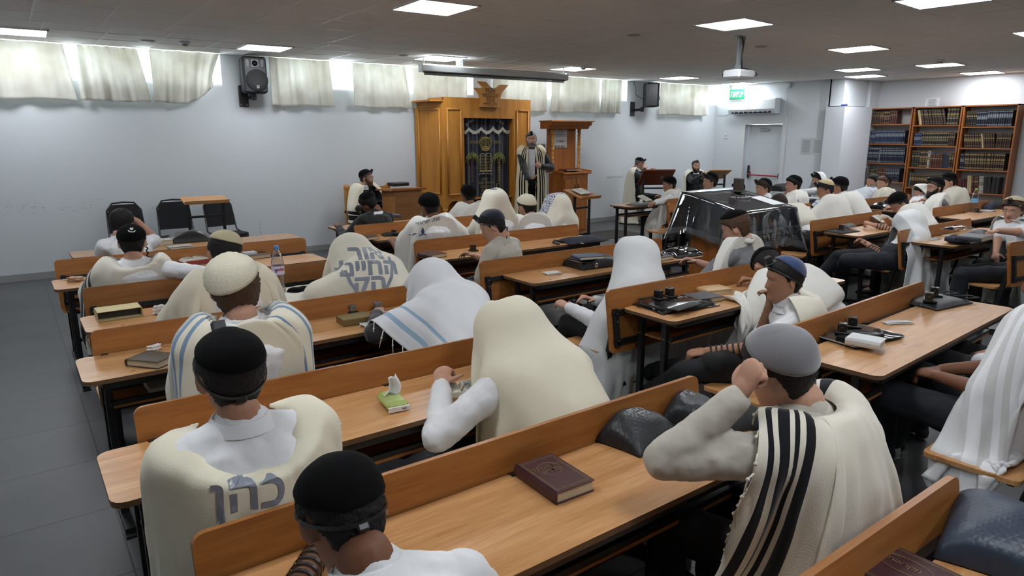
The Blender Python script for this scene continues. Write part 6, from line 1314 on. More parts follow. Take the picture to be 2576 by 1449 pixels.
shawl(p39, 'cape', m=WOOL, length=1.0, arc=140, rad=.33, boxes=SB(10.2, 11.8, 5.05), walls=BW(5.05), nu=40, nv=30)
h = at(2196, 458, y=5.62)
p38 = person((11.15, 5.62), h, (58, -2, 0), 60, 1.02, L=at(2188, 464, y=5.72), R=(10.9, 5.9, .8), shirt='stripe', hair='black', hair_t=.016, skin='light', vox=.011, elb=((-.9, .1, -.8), None), hcurl=(1.2, .5), legs=False, label='youth resting his chin on a fist, half hidden by the fair-haired youth')
h = at(2352, 472, y=4.12)
p40 = person((10.35, 4.08), h, (58, -4, 0), 40, 1.05, L=(10.1, 4.5, .8), R=(10.5, 4.5, .8), shirt='grey', beard='black', skin='light', glasses=True, kip='black', kang=58, tef=True, hair_t=.014, eyes=True, vox=.009, label='bearded youth with glasses in profile before the middle bookcase, white shawl')
shawl(p40, 'cape', m=WHT, length=.9, arc=120, rad=.32, boxes=SB(9.75, 11.6, 3.86), walls=BW(3.86), nu=44, nv=32, yaw=30)
h = at(2386, 458, y=4.30)
p41 = person((11.25, 4.12), h, (36, -16, 0), 20, 1.06, kip='black', kang=58, hair='black', skin='light', vox=.011, L=(10.9, 4.5, .8), R=(11.4, 4.6, .8), label='person in a black skullcap and cream shawl leaning before the right bookcase')
shawl(p41, 'cape', m=WOOL, length=1.05, arc=145, rad=.36, boxes=SB(9.75, 11.6, 3.86), walls=BW(3.86), nu=44, nv=32)
h = at(2318, 484, y=4.95)
p42 = person((11.3, 4.9), h, (30, -20, 0), 20, 1.0, vox=.012, legs=False, label='person with an embroidered pale shawl over the head behind the bearded youth with glasses')
shawl(p42, 'hood', m=WHT, width=1.1, length=1.0, front=.10, nu=40, nv=34, steps=80, yaw=20)
# ---------- the men along the back wall
h = at(1336, 352, y=9.35)
p43 = person((h[0] + .03, 9.38, 1.00), h, (150, -2, 4), 146, 1.09, L=at(1362, 418, y=9.12), R=at(1328, 450, y=9.10), shirt='charcoal', stand=True, beard='grey', hair='grey', hair_t=.007, hl=[.078, .074, .062, .045, .004, -.004, .022, -.012, -.055, -.072, -.078], tef=True, eyes=True, skin='light', vox=.006, jacket=True, hcurl=(.9, .35), elb=((1.0, -.1, -.6), (-1.0, .1, -.7)), palms=(((-.75, -.2, .15), (.3, .8, -.2)), ((.6, -.6, .1), (-.1, .1, 1))), label='standing bearded man in a dark suit and black-striped shawl speaking before the ark')
m = MB(); ex_, ey_ = p43['ex'], p43['ey']; c_ = p43['shc']
m.prism([(-.075, .02), (.075, .02), (.06, -.15), (.055, -.45), (-.055, -.45), (-.06, -.15)], 0, .02, axis='Y', M=Matrix.Translation(c_ + ey_ * .125 + Vector((0, 0, .03)) - p43['X0']) @ Matrix.Rotation(radians(146), 4, 'Z')); m.build('white_shirt_front', SHIRTS['white'], p43['root'])
shawl(p43, 'cape', m=tallit_mat('rabbi shawl', (222, 210, 178), stripes=((.045, .010), (.08, .010), (.115, .010), (.885, .010), (.92, .010), (.955, .010)), col=(18, 18, 22)), length=1.05, arc=158, rad=.215, full=(1.02, 1.15), nu=56, nv=44, skip=(11, 12), yaw=146)
tzitzit(p43, p43['hipc'] + ey_ * .15 + ex_ * .07 + Vector((0, 0, .03)), .36, seed=2); tzitzit(p43, p43['hipc'] + ey_ * .15 - ex_ * .07 + Vector((0, 0, .03)), .36, seed=3)
m = MB(); m.ring([ering(p43['hipc'] - p43['X0'] + Vector((0, 0, .06 + dz)), ex_, ey_, .178, .142, 28) for dz in (0, .035)], True, False); m.build('belt', LEATHER, p43['root'])
m = MB(); S_, E_, W_, _, hd = p43['arms'][1]; R_ = hd.to_track_quat('Z', 'Y').to_matrix().to_4x4()
for q in range(4): m.lathe([(.036, 0), (.039, .003), (.036, .008)], n=18, M=Matrix.Translation(W_ + hd * (.02 + .014 * q) - p43['X0']) @ R_ @ Matrix.Rotation(.3 * (q % 2), 4, 'X'))
m.build('hand_strap', LEATHER, p43['root'])
h = at(921, 448, y=9.95)
p44 = person((h[0] + .02, 10.0), h, (-128, -2, 0), -168, 1.04, L=(h[0] + .26, 9.62, .92), R=(h[0] - .12, 9.65, .75), shirt='black', beard='brown', hair='darkbrown', hair_t=.010, kip='black', kang=58, tef=True, eyes=True, glasses=True, skin='light', vox=.0085, jacket=True, label='seated bearded man with glasses beside the podium, wearing a black-banded shawl')
shawl(p44, 'cape', m=tallit_mat('cream with many black bands', (222, 216, 196), vs=((.42, .018), (.48, .03), (.56, .018), (.64, .03)), col=(18, 18, 22)), length=.75, arc=140, rad=.27, boxes=[((4.3, 9.95, .3), (5.1, 10.4, .5))], walls=[((0, -1, 0), -10.2)], nu=44, nv=36, yaw=-168)
m = MB(); m.prism([(-.02, .0), (.02, 0), (.026, -.26), (0, -.30), (-.026, -.26)], 0, .012, axis='Y', M=Matrix.Translation(p44['shc'] + p44['ey'] * .14 - p44['X0'] + Vector((0, 0, .05))) @ Matrix.Rotation(radians(-168), 4, 'Z')); m.build('dark_tie', LEATHER, p44['root'])
h = at(1608, 412, y=9.95)
p34 = person((h[0] - .02, 9.98), h, (-118, -20, 0), -150, 1.05, L=at(1640, 428, y=9.55), R=at(1622, 425, y=9.75), shirt='black', hair='grey', hair_t=.005, kip='black', kang=52, kax=(0, -.2, .95), tef=True, eyes=True, skin='light', vox=.010, jacket=True, hcurl=(.7, 1.0), label='seated grey-haired man writing at the red-brown tilted book stand')
shawl(p34, 'cape', m=WOOL, length=1.25, arc=120, rad=.27, walls=[((0, -1, 0), -10.35)], nu=44, nv=38, yaw=-150, full=(1.03, 1.2)); fringe(p34, p34['cloth'], 'L', 26, .07); fringe(p34, p34['cloth'], 'R', 26, .07)
h = at(1750, 418, y=9.95)
p35 = person((h[0] + .02, 9.98), h, (150, 0, 0), 165, 1.04, L=at(1775, 440, y=9.6), R=at(1765, 441, y=9.6), shirt='black', hair='darkbrown', hair_t=.005, beard='darkbrown', tef=True, eyes=True, glasses=True, skin='light', vox=.010, jacket=True, hl=[.088, .084, .07, .05, .004, -.004, .022, -.012, -.055, -.072, -.078], label='seated bearded man facing us in the far corner with a long-fringed shawl')
shawl(p35, 'cape', m=WOOL, length=1.2, arc=130, rad=.25, walls=[((0, -1, 0), -10.35)], nu=44, nv=38, yaw=165, full=(1.03, 1.2)); fringe(p35, p35['cloth'], 'L', 26, .07)
# ================================================================ draped reading table
TX, TY, TR = 6.12, 4.28, radians(3)
bt = thing('reading_table', 'oak reading table standing under a clear-plastic-covered black cloth', 'table', (TX, TY, 0), TR)
m = MB()
for sx in (-1, 1): m.box((sx * .40, 0, .50), (.045, .56, 1.0))
m.box((0, -.27, .66), (.80, .03, .66)); m.box((0, .27, .55), (.80, .03, .9)); m.box((0, 0, .04), (.86, .60, .08)); m.box((0, 0, .34), (.80, .54, .03)); m.build('base', OAK2, bt)
def topz(y): return 1.06 + (y + .36) / .72 * .16
m = MB(); m.prism([(-.36, topz(-.36)), (.36, topz(.36)), (.36, topz(.36) - .035), (-.36, topz(-.36) - .035)], -.48, .48, axis='X'); m.build('sloped_top', OAK2, bt)
rgB = np.random.RandomState(5)
def cover_grid(off, flare=1.0, n=96, k=26, drop=.36, top_in=.0):
    """a cloth that lies on the slope and hangs down round all sides with box pleats"""
    W, D = .48 + off, .36 + off; ring = []
    per = [(-W, -D), (W, -D), (W, D), (-W, D)]
    for i in range(n):
        s = i / n * 4; e = int(s); f = s - e; a, b = per[e], per[(e + 1) % 4]; ring.append((a[0] + (b[0] - a[0]) * f, a[1] + (b[1] - a[1]) * f, e, f))
    rows = []
    for q in range(6): t = q / 5; rows.append([(x * t, y * t, topz(y * t) + off + .001) for x, y, e, f in ring])
    for q in range(1, k + 1):
        t = q / k; r = []
        for x, y, e, f in ring:
            cr = max(0, 1 - min(f, 1 - f) / .16); nx, ny = [(0, -1), (1, 0), (0, 1), (-1, 0)][e]
            c = Vector((x, y)).normalized(); fl = (.05 + .10 * cr) * t ** 1.1 * flare; wv = .020 * t * sin(f * 26 + e * 2.1) * (1 if e in (1, 3) else .35) + (.05 * t * max(0, sin(f * 9.4)) if e == 3 else 0)
            r.append((x + nx * (fl + wv) + c.x * .06 * cr * t, y + ny * (fl + wv) + c.y * .06 * cr * t, topz(y) + off - drop * t - .10 * cr * t * (1 if off > .008 else .6)))
        rows.append(r)
    return rows
def grid_mesh(rows, name, mats, mi=None, skip=6):
    m = MB(); n = len(rows[0]); vs = [p for r in rows for p in r]; fs = []; mm = []
    for i in range(len(rows) - 1):
        for j in range(n): fs.append((i * n + j, i * n + (j + 1) % n, (i + 1) * n + (j + 1) % n, (i + 1) * n + j)); mm.append(mi(i) if mi else 0)
    m.v = vs; m.f = fs; m.m = mm; m.sm = [True] * len(fs); return m
CLB = mat('black table cloth', (14, 16, 24), .9, bump=('noise', 120, .1)); LACE = mat('silver fringe band', (128, 130, 132), .7, bump=('noise', 260, 1.0), var=(180, .35))
cb = thing('table_cover', 'black cloth with silver fringe and white Hebrew dedication under clear plastic', 'tablecloth', (TX, TY, 0), TR)
g = cover_grid(.004, .9); o = grid_mesh(g, 'c', 0, mi=lambda i: 1 if i > 5 + 21 else 0).build('cloth', [CLB, LACE], cb); so = o.modifiers.new('s', 'SOLIDIFY'); so.thickness = .003
def plastic_mat():
    m = bpy.data.materials.new('clear plastic sheet'); m.use_nodes = True; nt = m.node_tree; N = nt.nodes; L = nt.links; N.remove(N['Principled BSDF'])
    t = N.new('ShaderNodeBsdfTransparent'); t.inputs[0].default_value = (.93, .94, .96, 1); g_ = N.new('ShaderNodeBsdfGlossy'); g_.inputs['Roughness'].default_value = 0.06; g_.inputs[0].default_value = (.95, .97, 1, 1)
    f = N.new('ShaderNodeFresnel'); f.inputs[0].default_value = 1.5; a = N.new('ShaderNodeMath'); a.operation = 'MULTIPLY_ADD'; a.inputs[1].default_value = 1.3; a.inputs[2].default_value = .05; L.new(f.outputs[0], a.inputs[0])
    tc = N.new('ShaderNodeTexCoord'); n = N.new('ShaderNodeTexNoise'); n.inputs['Scale'].default_value = 3.2; n.inputs['Detail'].default_value = 1; n.inputs['Distortion'].default_value = 1.0; L.new(tc.outputs['Object'], n.inputs['Vector']); b = N.new('ShaderNodeBump'); b.inputs['Strength'].default_value = .6; b.inputs['Distance'].default_value = .02; L.new(n.outputs['Fac'], b.inputs['Height']); L.new(b.outputs[0], g_.inputs['Normal'])
    mx = N.new('ShaderNodeMixShader'); L.new(a.outputs[0], mx.inputs[0]); L.new(t.outputs[0], mx.inputs[1]); L.new(g_.outputs[0], mx.inputs[2]); L.new(mx.outputs[0], N['Material Output'].inputs['Surface']); return m
CLEAR = plastic_mat()
g2 = cover_grid(.014, 1.15, drop=.385); grid_mesh(g2, 'p', 0).build('clear_plastic', CLEAR, cb)
WTH = MATS['white thread']
def btext(t, x, z, size, **k):
    me = text_mesh(t, size, **k); tt = lambda zz: (topz(-.36) - zz) / .36
    for v in me.vertices:
        X, Z = v.co.x + x, v.co.y + z; f = (X + .484) / .968; cr = max(0, 1 - min(f, 1 - f) / .16); t_ = max(0, (topz(-.36) - Z) / .36); v.co = Vector((X, -.364 - (.05 + .10 * cr) * t_ * .9 - .020 * .35 * t_ * sin(f * 26) - .006, Z))
    me.materials.clear(); me.materials.append(WTH); o = bpy.data.objects.new('cover_lettering', me); COL.objects.link(o); o.parent = cb
btext('לעילוי נשמת', .10, .93, .052, bold=.001); btext('חנה שריפי בת חוסני ז"ל\nנלב"ע כ כאדר השמ"ב', -.13, .84, .050, spacing=1.0, bold=.001); btext('פנחס שריפי בן גאודר ז"ל\nנלב"ע כז טבת ב התשמ"ב', .28, .85, .046, spacing=1.0, bold=.001); btext('ת.נ.צ.ב.ה.', .10, .76, .050, bold=.001)
def ttext(t, x, y, size, mt, **k):
    me = text_mesh(t, size, **k)
    for v in me.vertices: v.co = Vector((v.co.x + x, v.co.y + y, topz(v.co.y + y) + .012))
    me.materials.clear(); me.materials.append(mt); o = bpy.data.objects.new('cover_lettering', me); COL.objects.link(o); o.parent = cb
ttext('התורה תמימה משיבת נפש', .05, .24, .060, WTH)
m = MB()
for k in range(16): a = k / 16 * 2 * pi; m.tube([(.10 + .10 * cos(a), .05 + .06 * sin(a), topz(.05) + .018), (.10 + .15 * cos(a + .3), .05 + .09 * sin(a + .3), topz(.05) + .018)], .006, 5)
m.build('silver_emblem', SILV, cb)
t = thing('paper_sheet', 'white printed sheet lying under the plastic on the slope of the draped table', 'paper', (TX, TY, 0), TR); m = MB(); m.add([(.22, -.26, topz(-.26) + .019), (.44, -.26, topz(-.26) + .019), (.44, .02, topz(.02) + .019), (.22, .02, topz(.02) + .019), (.22, -.26, topz(-.26) + .0175), (.44, -.26, topz(-.26) + .0175), (.44, .02, topz(.02) + .0175), (.22, .02, topz(.02) + .0175)], [(0, 1, 2, 3), (7, 6, 5, 4), (0, 4, 5, 1), (1, 5, 6, 2), (2, 6, 7, 3), (3, 7, 4, 0)], smooth=False); m.build('sheet', PAPER, t)
kb = at(1857, 484, y=4.50); t = thing('wooden_post', 'short dark wooden post rising from the top of the draped table', 'post', (kb.x, 4.50, topz(.22) + .016)); m = MB(); m.box((0, 0, .07), (.085, .085, .15), bev=.006); m.build('post', wood('dark post', (52, 42, 38), (84, 70, 62), .5, 'Z'), t); m = MB(); m.box((0, 0, .006), (.12, .12, .012), bev=.004); m.build('base_plate', MATS['dark post'], t)
# ================================================================ small things on the desks
def rp(c, z):
    """placement of a rectangular thing from three corners seen in the photograph: near-left, near-right, far-right on a level plane"""
    p = [at(u, v, z=z) for u, v in c]; x = (p[1] - p[0]); w_ = x.length; x.normalize(); y = p[2] - p[1]; y = y - x * y.dot(x); h_ = y.length; rz = math.atan2(x.y, x.x); ctr = p[0] + x * w_ / 2 + y / 2; return ctr, rz, w_, h_
Z0 = ZD + .001
def book(label, c, th, cover, group=None, text=None, z=Z0, dims=None, gilt=False, tilt=0, rz=None, ry=0, grp=None):
    if len(c) == 3: ctr, r_, w_, h_ = rp(c, z + th)
    else: ctr = at(c[0], c[1], z=z + th); r_, w_, h_ = 0, .17, .24
    if dims: w_, h_ = dims
    if rz is not None: r_ = radians(rz)
    t = thing('bound_book', label, 'book', (ctr.x, ctr.y, z), r_, grp); ct = .0035
    cv = mat('cover %s %s %s' % cover, cover, .45, bump=('noise', 70, .12))
    m = MB(); m.box((0, 0, ct / 2), (w_, h_, ct), bev=.001); m.box((0, 0, th - ct / 2), (w_, h_, ct), bev=.001); m.prism([(-w_ / 2 - .0, 0), (-w_ / 2 - .006, th * .3), (-w_ / 2 - .006, th * .7), (-w_ / 2, th), (-w_ / 2 + .004, th), (-w_ / 2 + .004, 0)], -h_ / 2, h_ / 2, axis='Y'); m.build('cover', cv, t)
    m = MB(); m.box((.0, 0, th / 2), (w_ - .010, h_ - .010, th - 2 * ct)); m.build('page_block', PAGES, t)
    if gilt:
        m = MB(); a, b = w_ * .42, h_ * .44
        for s in (1, .93):
            for p_, q_ in (((-a, -b), (a, -b)), ((a, -b), (a, b)), ((a, b), (-a, b)), ((-a, b), (-a, -b))): m.bar((p_[0] * s, p_[1] * s, th + .0003), (q_[0] * s, q_[1] * s, th + .0003), .0022 if s == 1 else .001, .0006)
        m.tube([(a * .62 * cos(k / 24 * 2 * pi), b * .25 + b * .42 * sin(k / 24 * 2 * pi), th + .0003) for k in range(25)], .0014, 4); m.build('gilt_frame', GILT, t)
        text_obj('cover_lettering', text or 'תלמוד\nתורה', h_ * .13, GILT, Matrix.Translation((0, h_ * .12, th + .0008)), t, spacing=.85, depth=.0003)
    return t
MAR, BRN, NVY, BLKC, DKB = (62, 30, 32), (66, 44, 36), (38, 48, 70), (32, 34, 40), (50, 38, 34)
t = book('large maroon book with gilt Hebrew title on the nearest long desk', [(1400, 1241), (1496, 1206), (1381, 1141)], .038, (70, 38, 42), text='בית תפילה\nמדרש', gilt=True)
book('dark maroon book with gilt oval title in the bottom right corner', [(2152, 1425), (2300, 1500), (2390, 1440)], .038, (60, 26, 32), gilt=True, dims=(.25, .18), text='מקראות')
book('brown gilt-framed book beside the blue-striped shawl', [(303, 905), (398, 914), (430, 884)], .034, (62, 52, 46), gilt=True, dims=(.18, .14))
book('small brown book behind the arm of the hand-on-cheek boy', [(239, 636), (256, 636), (252, 618)], .03, (86, 74, 72), dims=(.12, .17))
book('brown book lying right of the white box on the fifth desk', [(650, 648), (695, 641), (680, 622)], .034, (66, 54, 46), dims=(.24, .17), rz=8)
book('dark brown book at the left end of a middle-block desk beside black straps', [(929, 602), (977, 594), (962, 579)], .032, (82, 56, 46), dims=(.23, .16), rz=6)
book('maroon book with pale page edge beside the black cube in the middle block', [(1090, 646), (1132, 642), (1108, 623)], .034, (84, 52, 46), dims=(.165, .22), rz=5)
book('dark book with pale edge between black case and clear pouch', [(1662, 652), (1709, 648), (1695, 631)], .034, (62, 58, 58), dims=(.20, .15), rz=2)
book('black book with ribbon behind the lettered bag', [(1778, 757), (1831, 744), (1790, 721)], .034, (40, 44, 54), dims=(.21, .17), rz=-8)
book('orange and white paperback under the black book', [(1753, 728), (1822, 735), (1826, 717)], .03, (206, 176, 130), dims=(.20, .15), rz=-14)
book('dark red book lying on the sloped top of the cabinet lectern', [(1405, 430), (1457, 432), (1440, 414)], .03, (78, 40, 38), z=1.165, dims=(.36, .25), rz=-4).location = (8.60, 9.76, 1.163)
book('thick dark book topping the stack on the desk at the right', [(2365, 590), (2430, 600), (2442, 580)], .04, (70, 72, 78), z=Z0 + .075, dims=(.30, .22), rz=2)
book('navy book under the thick dark one at the right', [(2365, 600), (2430, 606), (2442, 588)], .04, (30, 38, 62), z=Z0 + .030, dims=(.28, .20), rz=4)
book('small blue-covered prayer book at the reaching hand', [(2418, 606), (2446, 603), (2445, 592)], .035, (44, 66, 110), dims=(.14, .11), rz=10)
book('black book at the bottom of the right-hand stack', [(2365, 605), (2430, 612), (2442, 594)], .028, (26, 28, 32), dims=(.27, .2), rz=0)
book('white prayer book on the clear zip pouch', [(2205, 869), (2234, 845), (2165, 824)], .036, (196, 200, 200), z=Z0 + .020, dims=(.12, .16), rz=12)
book('small white booklet alone on a middle desk', [(1388, 694), (1434, 689), (1400, 674)], .014, (208, 210, 206), dims=(.12, .09), rz=-10)
book('small white prayer book beside the silver cubes', [(945, 806), (972, 795), (962, 780)], .022, (60, 66, 84), dims=(.09, .13), rz=4)
book('white-covered book stack under the black bag on the far left desk', [(434, 623), (482, 619), (470, 612)], .022, (188, 188, 184), dims=(.20, .14), rz=3)
book('thick white book left of the black bag on the far left desk', [(415, 607), (436, 605), (432, 594)], .05, (198, 198, 194), dims=(.13, .16), rz=3)
# boxes
t = thing('cardboard_box', 'flat gold-speckled cardboard box on the third desk', 'box', (0, 0, 0)); c_, r_, w_, h_ = rp([(832, 800), (903, 808), (931, 786)], Z0 + .04); t.location = (c_.x, c_.y, Z0); t.rotation_euler = (0, 0, radians(-2)); m = MB(); m.box((0, 0, .020), (.175, .12, .038), bev=.002); m.build('base', mat('gold speckled card', (122, 104, 62), .55, .2, var=(220, .35)), t); m = MB(); m.box((0, 0, .033), (.178, .123, .014), bev=.002); m.build('lid', MATS['gold speckled card'], t)
t = thing('book_slipcase', 'empty cream cardboard slipcase lying open towards us on the fourth desk', 'box', (0, 0, 0)); c_ = at(300, 790, z=Z0 + .02); t.location = (c_.x, c_.y + .03, Z0); t.rotation_euler = (0, 0, radians(1)); m = MB(); W_, D_, H_ = .235, .15, .055
for z in (.0015, H_ - .0015): m.box((0, 0, z), (W_, D_, .003))
for x in (-W_ / 2 + .0015, W_ / 2 - .0015): m.box((x, 0, H_ / 2), (.003, D_, H_))
m.box((0, D_ / 2 - .0015, H_ / 2), (W_, .003, H_)); m.build('sleeve', mat('cream card', (206, 192, 142), .6), t); m = MB(); m.box((0, .03, H_ / 2), (W_ - .008, .09, H_ - .008)); m.build('grey_lining', mat('grey lining', (78, 78, 86), .9), t)
t = thing('card_box', 'small white box left of the brown book on the fifth desk', 'box', (0, 0, 0)); c_ = at(628, 648, z=Z0); t.location = (c_.x, c_.y, Z0); m = MB(); m.box((0, 0, .027), (.11, .10, .052), bev=.002); m.build('carton', mat('white carton', (196, 202, 208), .6), t)
# open books
def open_book(label, u, v, rz, z=Z0, w_=.13, h_=.19, th=.018, edge=None, tilt=0, cov=(60, 50, 44)):
    c = at(u, v, z=z); t = thing('open_book', label, 'book', (c.x, c.y, z), radians(rz)); m = MB()
    for s in (-1, 1):
        prof = [(0, .004), (s * .01, th), (s * w_ * .3, th + .006), (s * w_ * .7, th), (s * w_, th * .55), (s * w_, .003), (0, .002)]; m.prism(prof, -h_ / 2, h_ / 2, axis='Y')
    m.build('pages', edge or mat('printed page', (206, 204, 190), .8, var=(60, .06)), t); m = MB(); m.box((0, 0, .0015), (2 * w_ + .01, h_ + .01, .003)); m.build('cover', mat('cover %s %s %s' % cov, cov, .5), t)
    m = MB()
    for s in (-1, 1):
        for k in range(9): m.box((s * w_ * .5, h_ * .36 - k * h_ * .08, th + .006), (w_ * .62, h_ * .018, .0006))
    m.build('print_lines', GREYINK, t)
    if tilt: t.rotation_euler = (radians(tilt), 0, radians(rz))
    return t
t = open_book('open book with red and yellow brick-patterned page edges on the fifth desk', 492, 662, 10, w_=.11, h_=.17, th=.045, cov=(150, 130, 120)); m = MB(); bk = mat('brick-patterned edge', (146, 62, 54), .7, var=(160, .6))
for s in (-1, 1): m.box((s * .112, 0, .014), (.004, .17, .024)); m.box((s * .055, -.087, .020), (.11, .004, .036))
m.build('patterned_edge', bk, t)
open_book('open prayer book between the forearms of the hooded reader', 1160, 985, -20, w_=.085, h_=.13, th=.02, cov=(170, 160, 120))
open_book('open book held by the fringed youth near the back wall', 1622, 500, 20, z=.80, w_=.13, h_=.18, tilt=25)
open_book('open book under the strapped forearm of the bowing person with glasses', 2225, 552, -20, z=.79, w_=.12, h_=.18, tilt=20)
t = open_book('pale open book lying on the low stand beside the ark', 1432, 460, 10, z=.99, w_=.14, h_=.2, tilt=18); t.location = (7.35, 8.06, .93)
# papers
def papers(label, u, v, rz, w_, h_, n=3, z=Z0, lines=8, name='paper_sheets'):
    c = at(u, v, z=z); t = thing(name, label, 'paper', (c.x, c.y, z), radians(rz)); rg = random.Random(int(u))
    for k in range(n):
        m = MB(); a = radians(rg.uniform(-9, 9)); M_ = Matrix.Translation((rg.uniform(-.006, .006), rg.uniform(-.006, .006), .0012 + k * .0024)) @ Matrix.Rotation(a, 4, 'Z'); q = 8; vs = []
        for i in range(q + 1):
            s = i / q; zz = .004 * sin(s * 3.1) * (k + 1) * .5; vs += [M_ @ Vector(((s - .5) * w_, -h_ / 2, zz)), M_ @ Vector(((s - .5) * w_, h_ / 2, zz))]
        m.add(vs, [(2 * i, 2 * i + 2, 2 * i + 3, 2 * i + 1) for i in range(q)], smooth=True); o = m.build('sheet', PAPER, t); so = o.modifiers.new('s', 'SOLIDIFY'); so.thickness = .0006
    m = MB()
    for k in range(lines): m.box((0, h_ * .38 - k * h_ * .76 / lines, .0012 + n * .0024 + .0035 * n * .5 + .001), (w_ * .7, h_ * .02, .0003))
    m.build('print_lines', GREYINK, t); return t
papers('folded printed papers on the second desk beside the embroidered shawl', 795, 1070, 30, .105, .15, 4)
papers('folded leaflet on the desk between pouch and black bag', 2258, 813, -22, .17, .05, 3, lines=3)
papers('loose white papers at the left end of the desk with stacked books', 2348, 601, -6, .18, .10, 2)
papers('notebook papers by the standing water bottle', 2484, 531, -4, .22, .16, 4)
papers('stack of loose white papers near the cream-skullcapped reader', 2050, 500, 0, .2, .26, 6)
papers('white laminated sheet with Hebrew print beside the reaching hand', 2400, 592, -6, .20, .13, 1, z=Z0 + .06, lines=7)
# crumpled tissues
def crumple(label, u, v, r=(.03, .022, .022), m_=None, z=Z0, seed=0, name='crumpled_tissue', cat='tissue'):
    rg = np.random.RandomState(seed); c = at(u, v, z=z); bmx = bmesh.new(); bmesh.ops.create_icosphere(bmx, subdivisions=3, radius=1)
    ph = rg.uniform(0, 6, 9)
    for q in bmx.verts:
        d = 1 + .28 * sin(q.co.x * 6 + ph[0]) * sin(q.co.y * 5 + ph[1]) + .2 * sin(q.co.z * 9 + ph[2]) + .12 * rg.normal(); q.co = Vector((q.co.x * r[0] * d, q.co.y * r[1] * d, max(-.7, q.co.z) * r[2] * d + r[2] * .75))
    me = bpy.data.meshes.new(name); bmx.to_mesh(me); bmx.free(); me.materials.append(m_ or mat('tissue paper', (222, 222, 222), .9)); o = bpy.data.objects.new(name, me); COL.objects.link(o); o.location = (c.x, c.y, z + .002); return tag(o, label, cat)
crumple('white crumpled tissue right of the cream slipcase', 402, 790, (.035, .022, .028), seed=1); crumple('crumpled white tissue beside the brown gilt-framed book', 388, 882, (.03, .02, .018), seed=2); crumple('crumpled tan cloth at the left end of the fifth desk', 192, 708, (.055, .035, .02), mat('tan cloth', (178, 146, 120), .9), seed=3, name='crumpled_cloth', cat='cloth'); crumple('white crumpled tissue on the grey pouch near the back wall', 1612, 512, (.04, .03, .03), seed=4, z=.78)
# tissue packet
t = thing('tissue_packet', 'lime green soft packet of tissues with one tissue pulled out', 'tissue packet', tuple(at(988, 1020, z=Z0)), radians(-8)); m = MB(); rg = np.random.RandomState(9); n = 12; top = []
m.box((0, 0, .022), (.088, .15, .04), bev=.014); m.build('wrapper', mat('lime plastic wrap', (168, 186, 110), .22, coat=.6, bump=('noise', 30, .5), var=(24, .15)), t)
m = MB(); m.box((0, -.0775, .014), (.086, .006, .022), bev=.002); m.build('white_end', mat('tissue paper', (222, 222, 222), .9), t); m = MB(); m.box((.02, -.081, .014), (.018, .001, .006)); m.build('dark_mark', GREYINK, t)
m = MB(); pts = []
for i in range(9):
    s = i / 8; z = .04 + .075 * s; ww = .030 * (1 - .65 * s) + .004; x0 = .01 * sin(s * 4) + .012 * s; pts.append([(x0 - ww, .012 * s, z), (x0 - ww * .3, .018 + .006 * sin(5 * s), z + .004), (x0 + ww * .4, -.006, z + .006 * s), (x0 + ww, .010, z + .012 * s)])
m.ring(pts, False, False); o = m.build('pulled_tissue', MATS['tissue paper'], t); so = o.modifiers.new('s', 'SOLIDIFY'); so.thickness = .0015; so.offset = 0
# bottles
def water_mat(nm, c, r=.03):
    if nm in MATS: return MATS[nm]
    m = bpy.data.materials.new(nm); m.use_nodes = True; nt = m.node_tree; N = nt.nodes; L = nt.links; N.remove(N['Principled BSDF']); t = N.new('ShaderNodeBsdfTransparent'); t.inputs[0].default_value = c; g = N.new('ShaderNodeBsdfGlossy'); g.inputs['Roughness'].default_value = r
    lw = N.new('ShaderNodeLayerWeight'); lw.inputs[0].default_value = .45; mx = N.new('ShaderNodeMixShader'); L.new(lw.outputs['Facing'], mx.inputs[0]); L.new(t.outputs[0], mx.inputs[1]); L.new(g.outputs[0], mx.inputs[2]); L.new(mx.outputs[0], N['Material Output'].inputs['Surface']); MATS[nm] = m; return m
PET = water_mat('clear bottle plastic', (.86, .88, .9, 1))
def bottle(label, u, v, s=1.0, capc=(86, 140, 200), lab=(206, 190, 206), lie=None, z=Z0, text=True):
    c = at(u, v, z=z); t = thing('water_bottle', label, 'bottle', (c.x, c.y, z)); k = s
    pr = [(.0, .001), (.034, .001), (.041, .012), (.0415, .04), (.036, .06), (.034, .085), (.039, .11), (.042, .13), (.042, .20), (.041, .215), (.037, .245), (.024, .285), (.0145, .305), (.0145, .32)]
    m = MB(); m.lathe([(a * k, b * k) for a, b in pr], n=28, cap=False); m.build('body', PET, t); m = MB(); m.lathe([(.0005, .303 * k), (.0165 * k, .303 * k), (.0165 * k, .327 * k), (.015 * k, .330 * k), (.0, .330 * k)], n=20, cap=False); m.build('cap', mat('cap %s' % (capc,), capc, .4), t)
    m = MB(); m.lathe([(.0425 * k, .135 * k), (.0425 * k, .195 * k)], n=28, cap=False); m.build('label_band', mat('label %s' % (lab,), lab, .5, var=(60, .15)), t)
    if text:
        me = text_mesh('evian', .034 * k, heb=False, bold=.0008)
        for q in me.vertices: a = -1.45 + (q.co.x) / (.0428 * k); q.co = Vector((.0433 * k * cos(a), .0433 * k * sin(a), .172 * k + q.co.y))
        me.materials.clear(); me.materials.append(mat('red print', (190, 52, 84), .5)); o = bpy.data.objects.new('label_lettering', me); COL.objects.link(o); o.parent = t
        m = MB()
        for q in range(9): a = -2.3 + .035 * q; m.box((0, 0, 0), (.0012, .0009, .026), M=Matrix.Translation((.0432 * k * cos(a), .0432 * k * sin(a), .165 * k)) @ Matrix.Rotation(a + pi / 2, 4, 'Z'))
        m.build('label_print', mat('blue print', (86, 110, 176), .5), t)
    if lie is not None: t.rotation_euler = (0, radians(90), radians(lie)); t.location.z = z + .043 * k
    return t
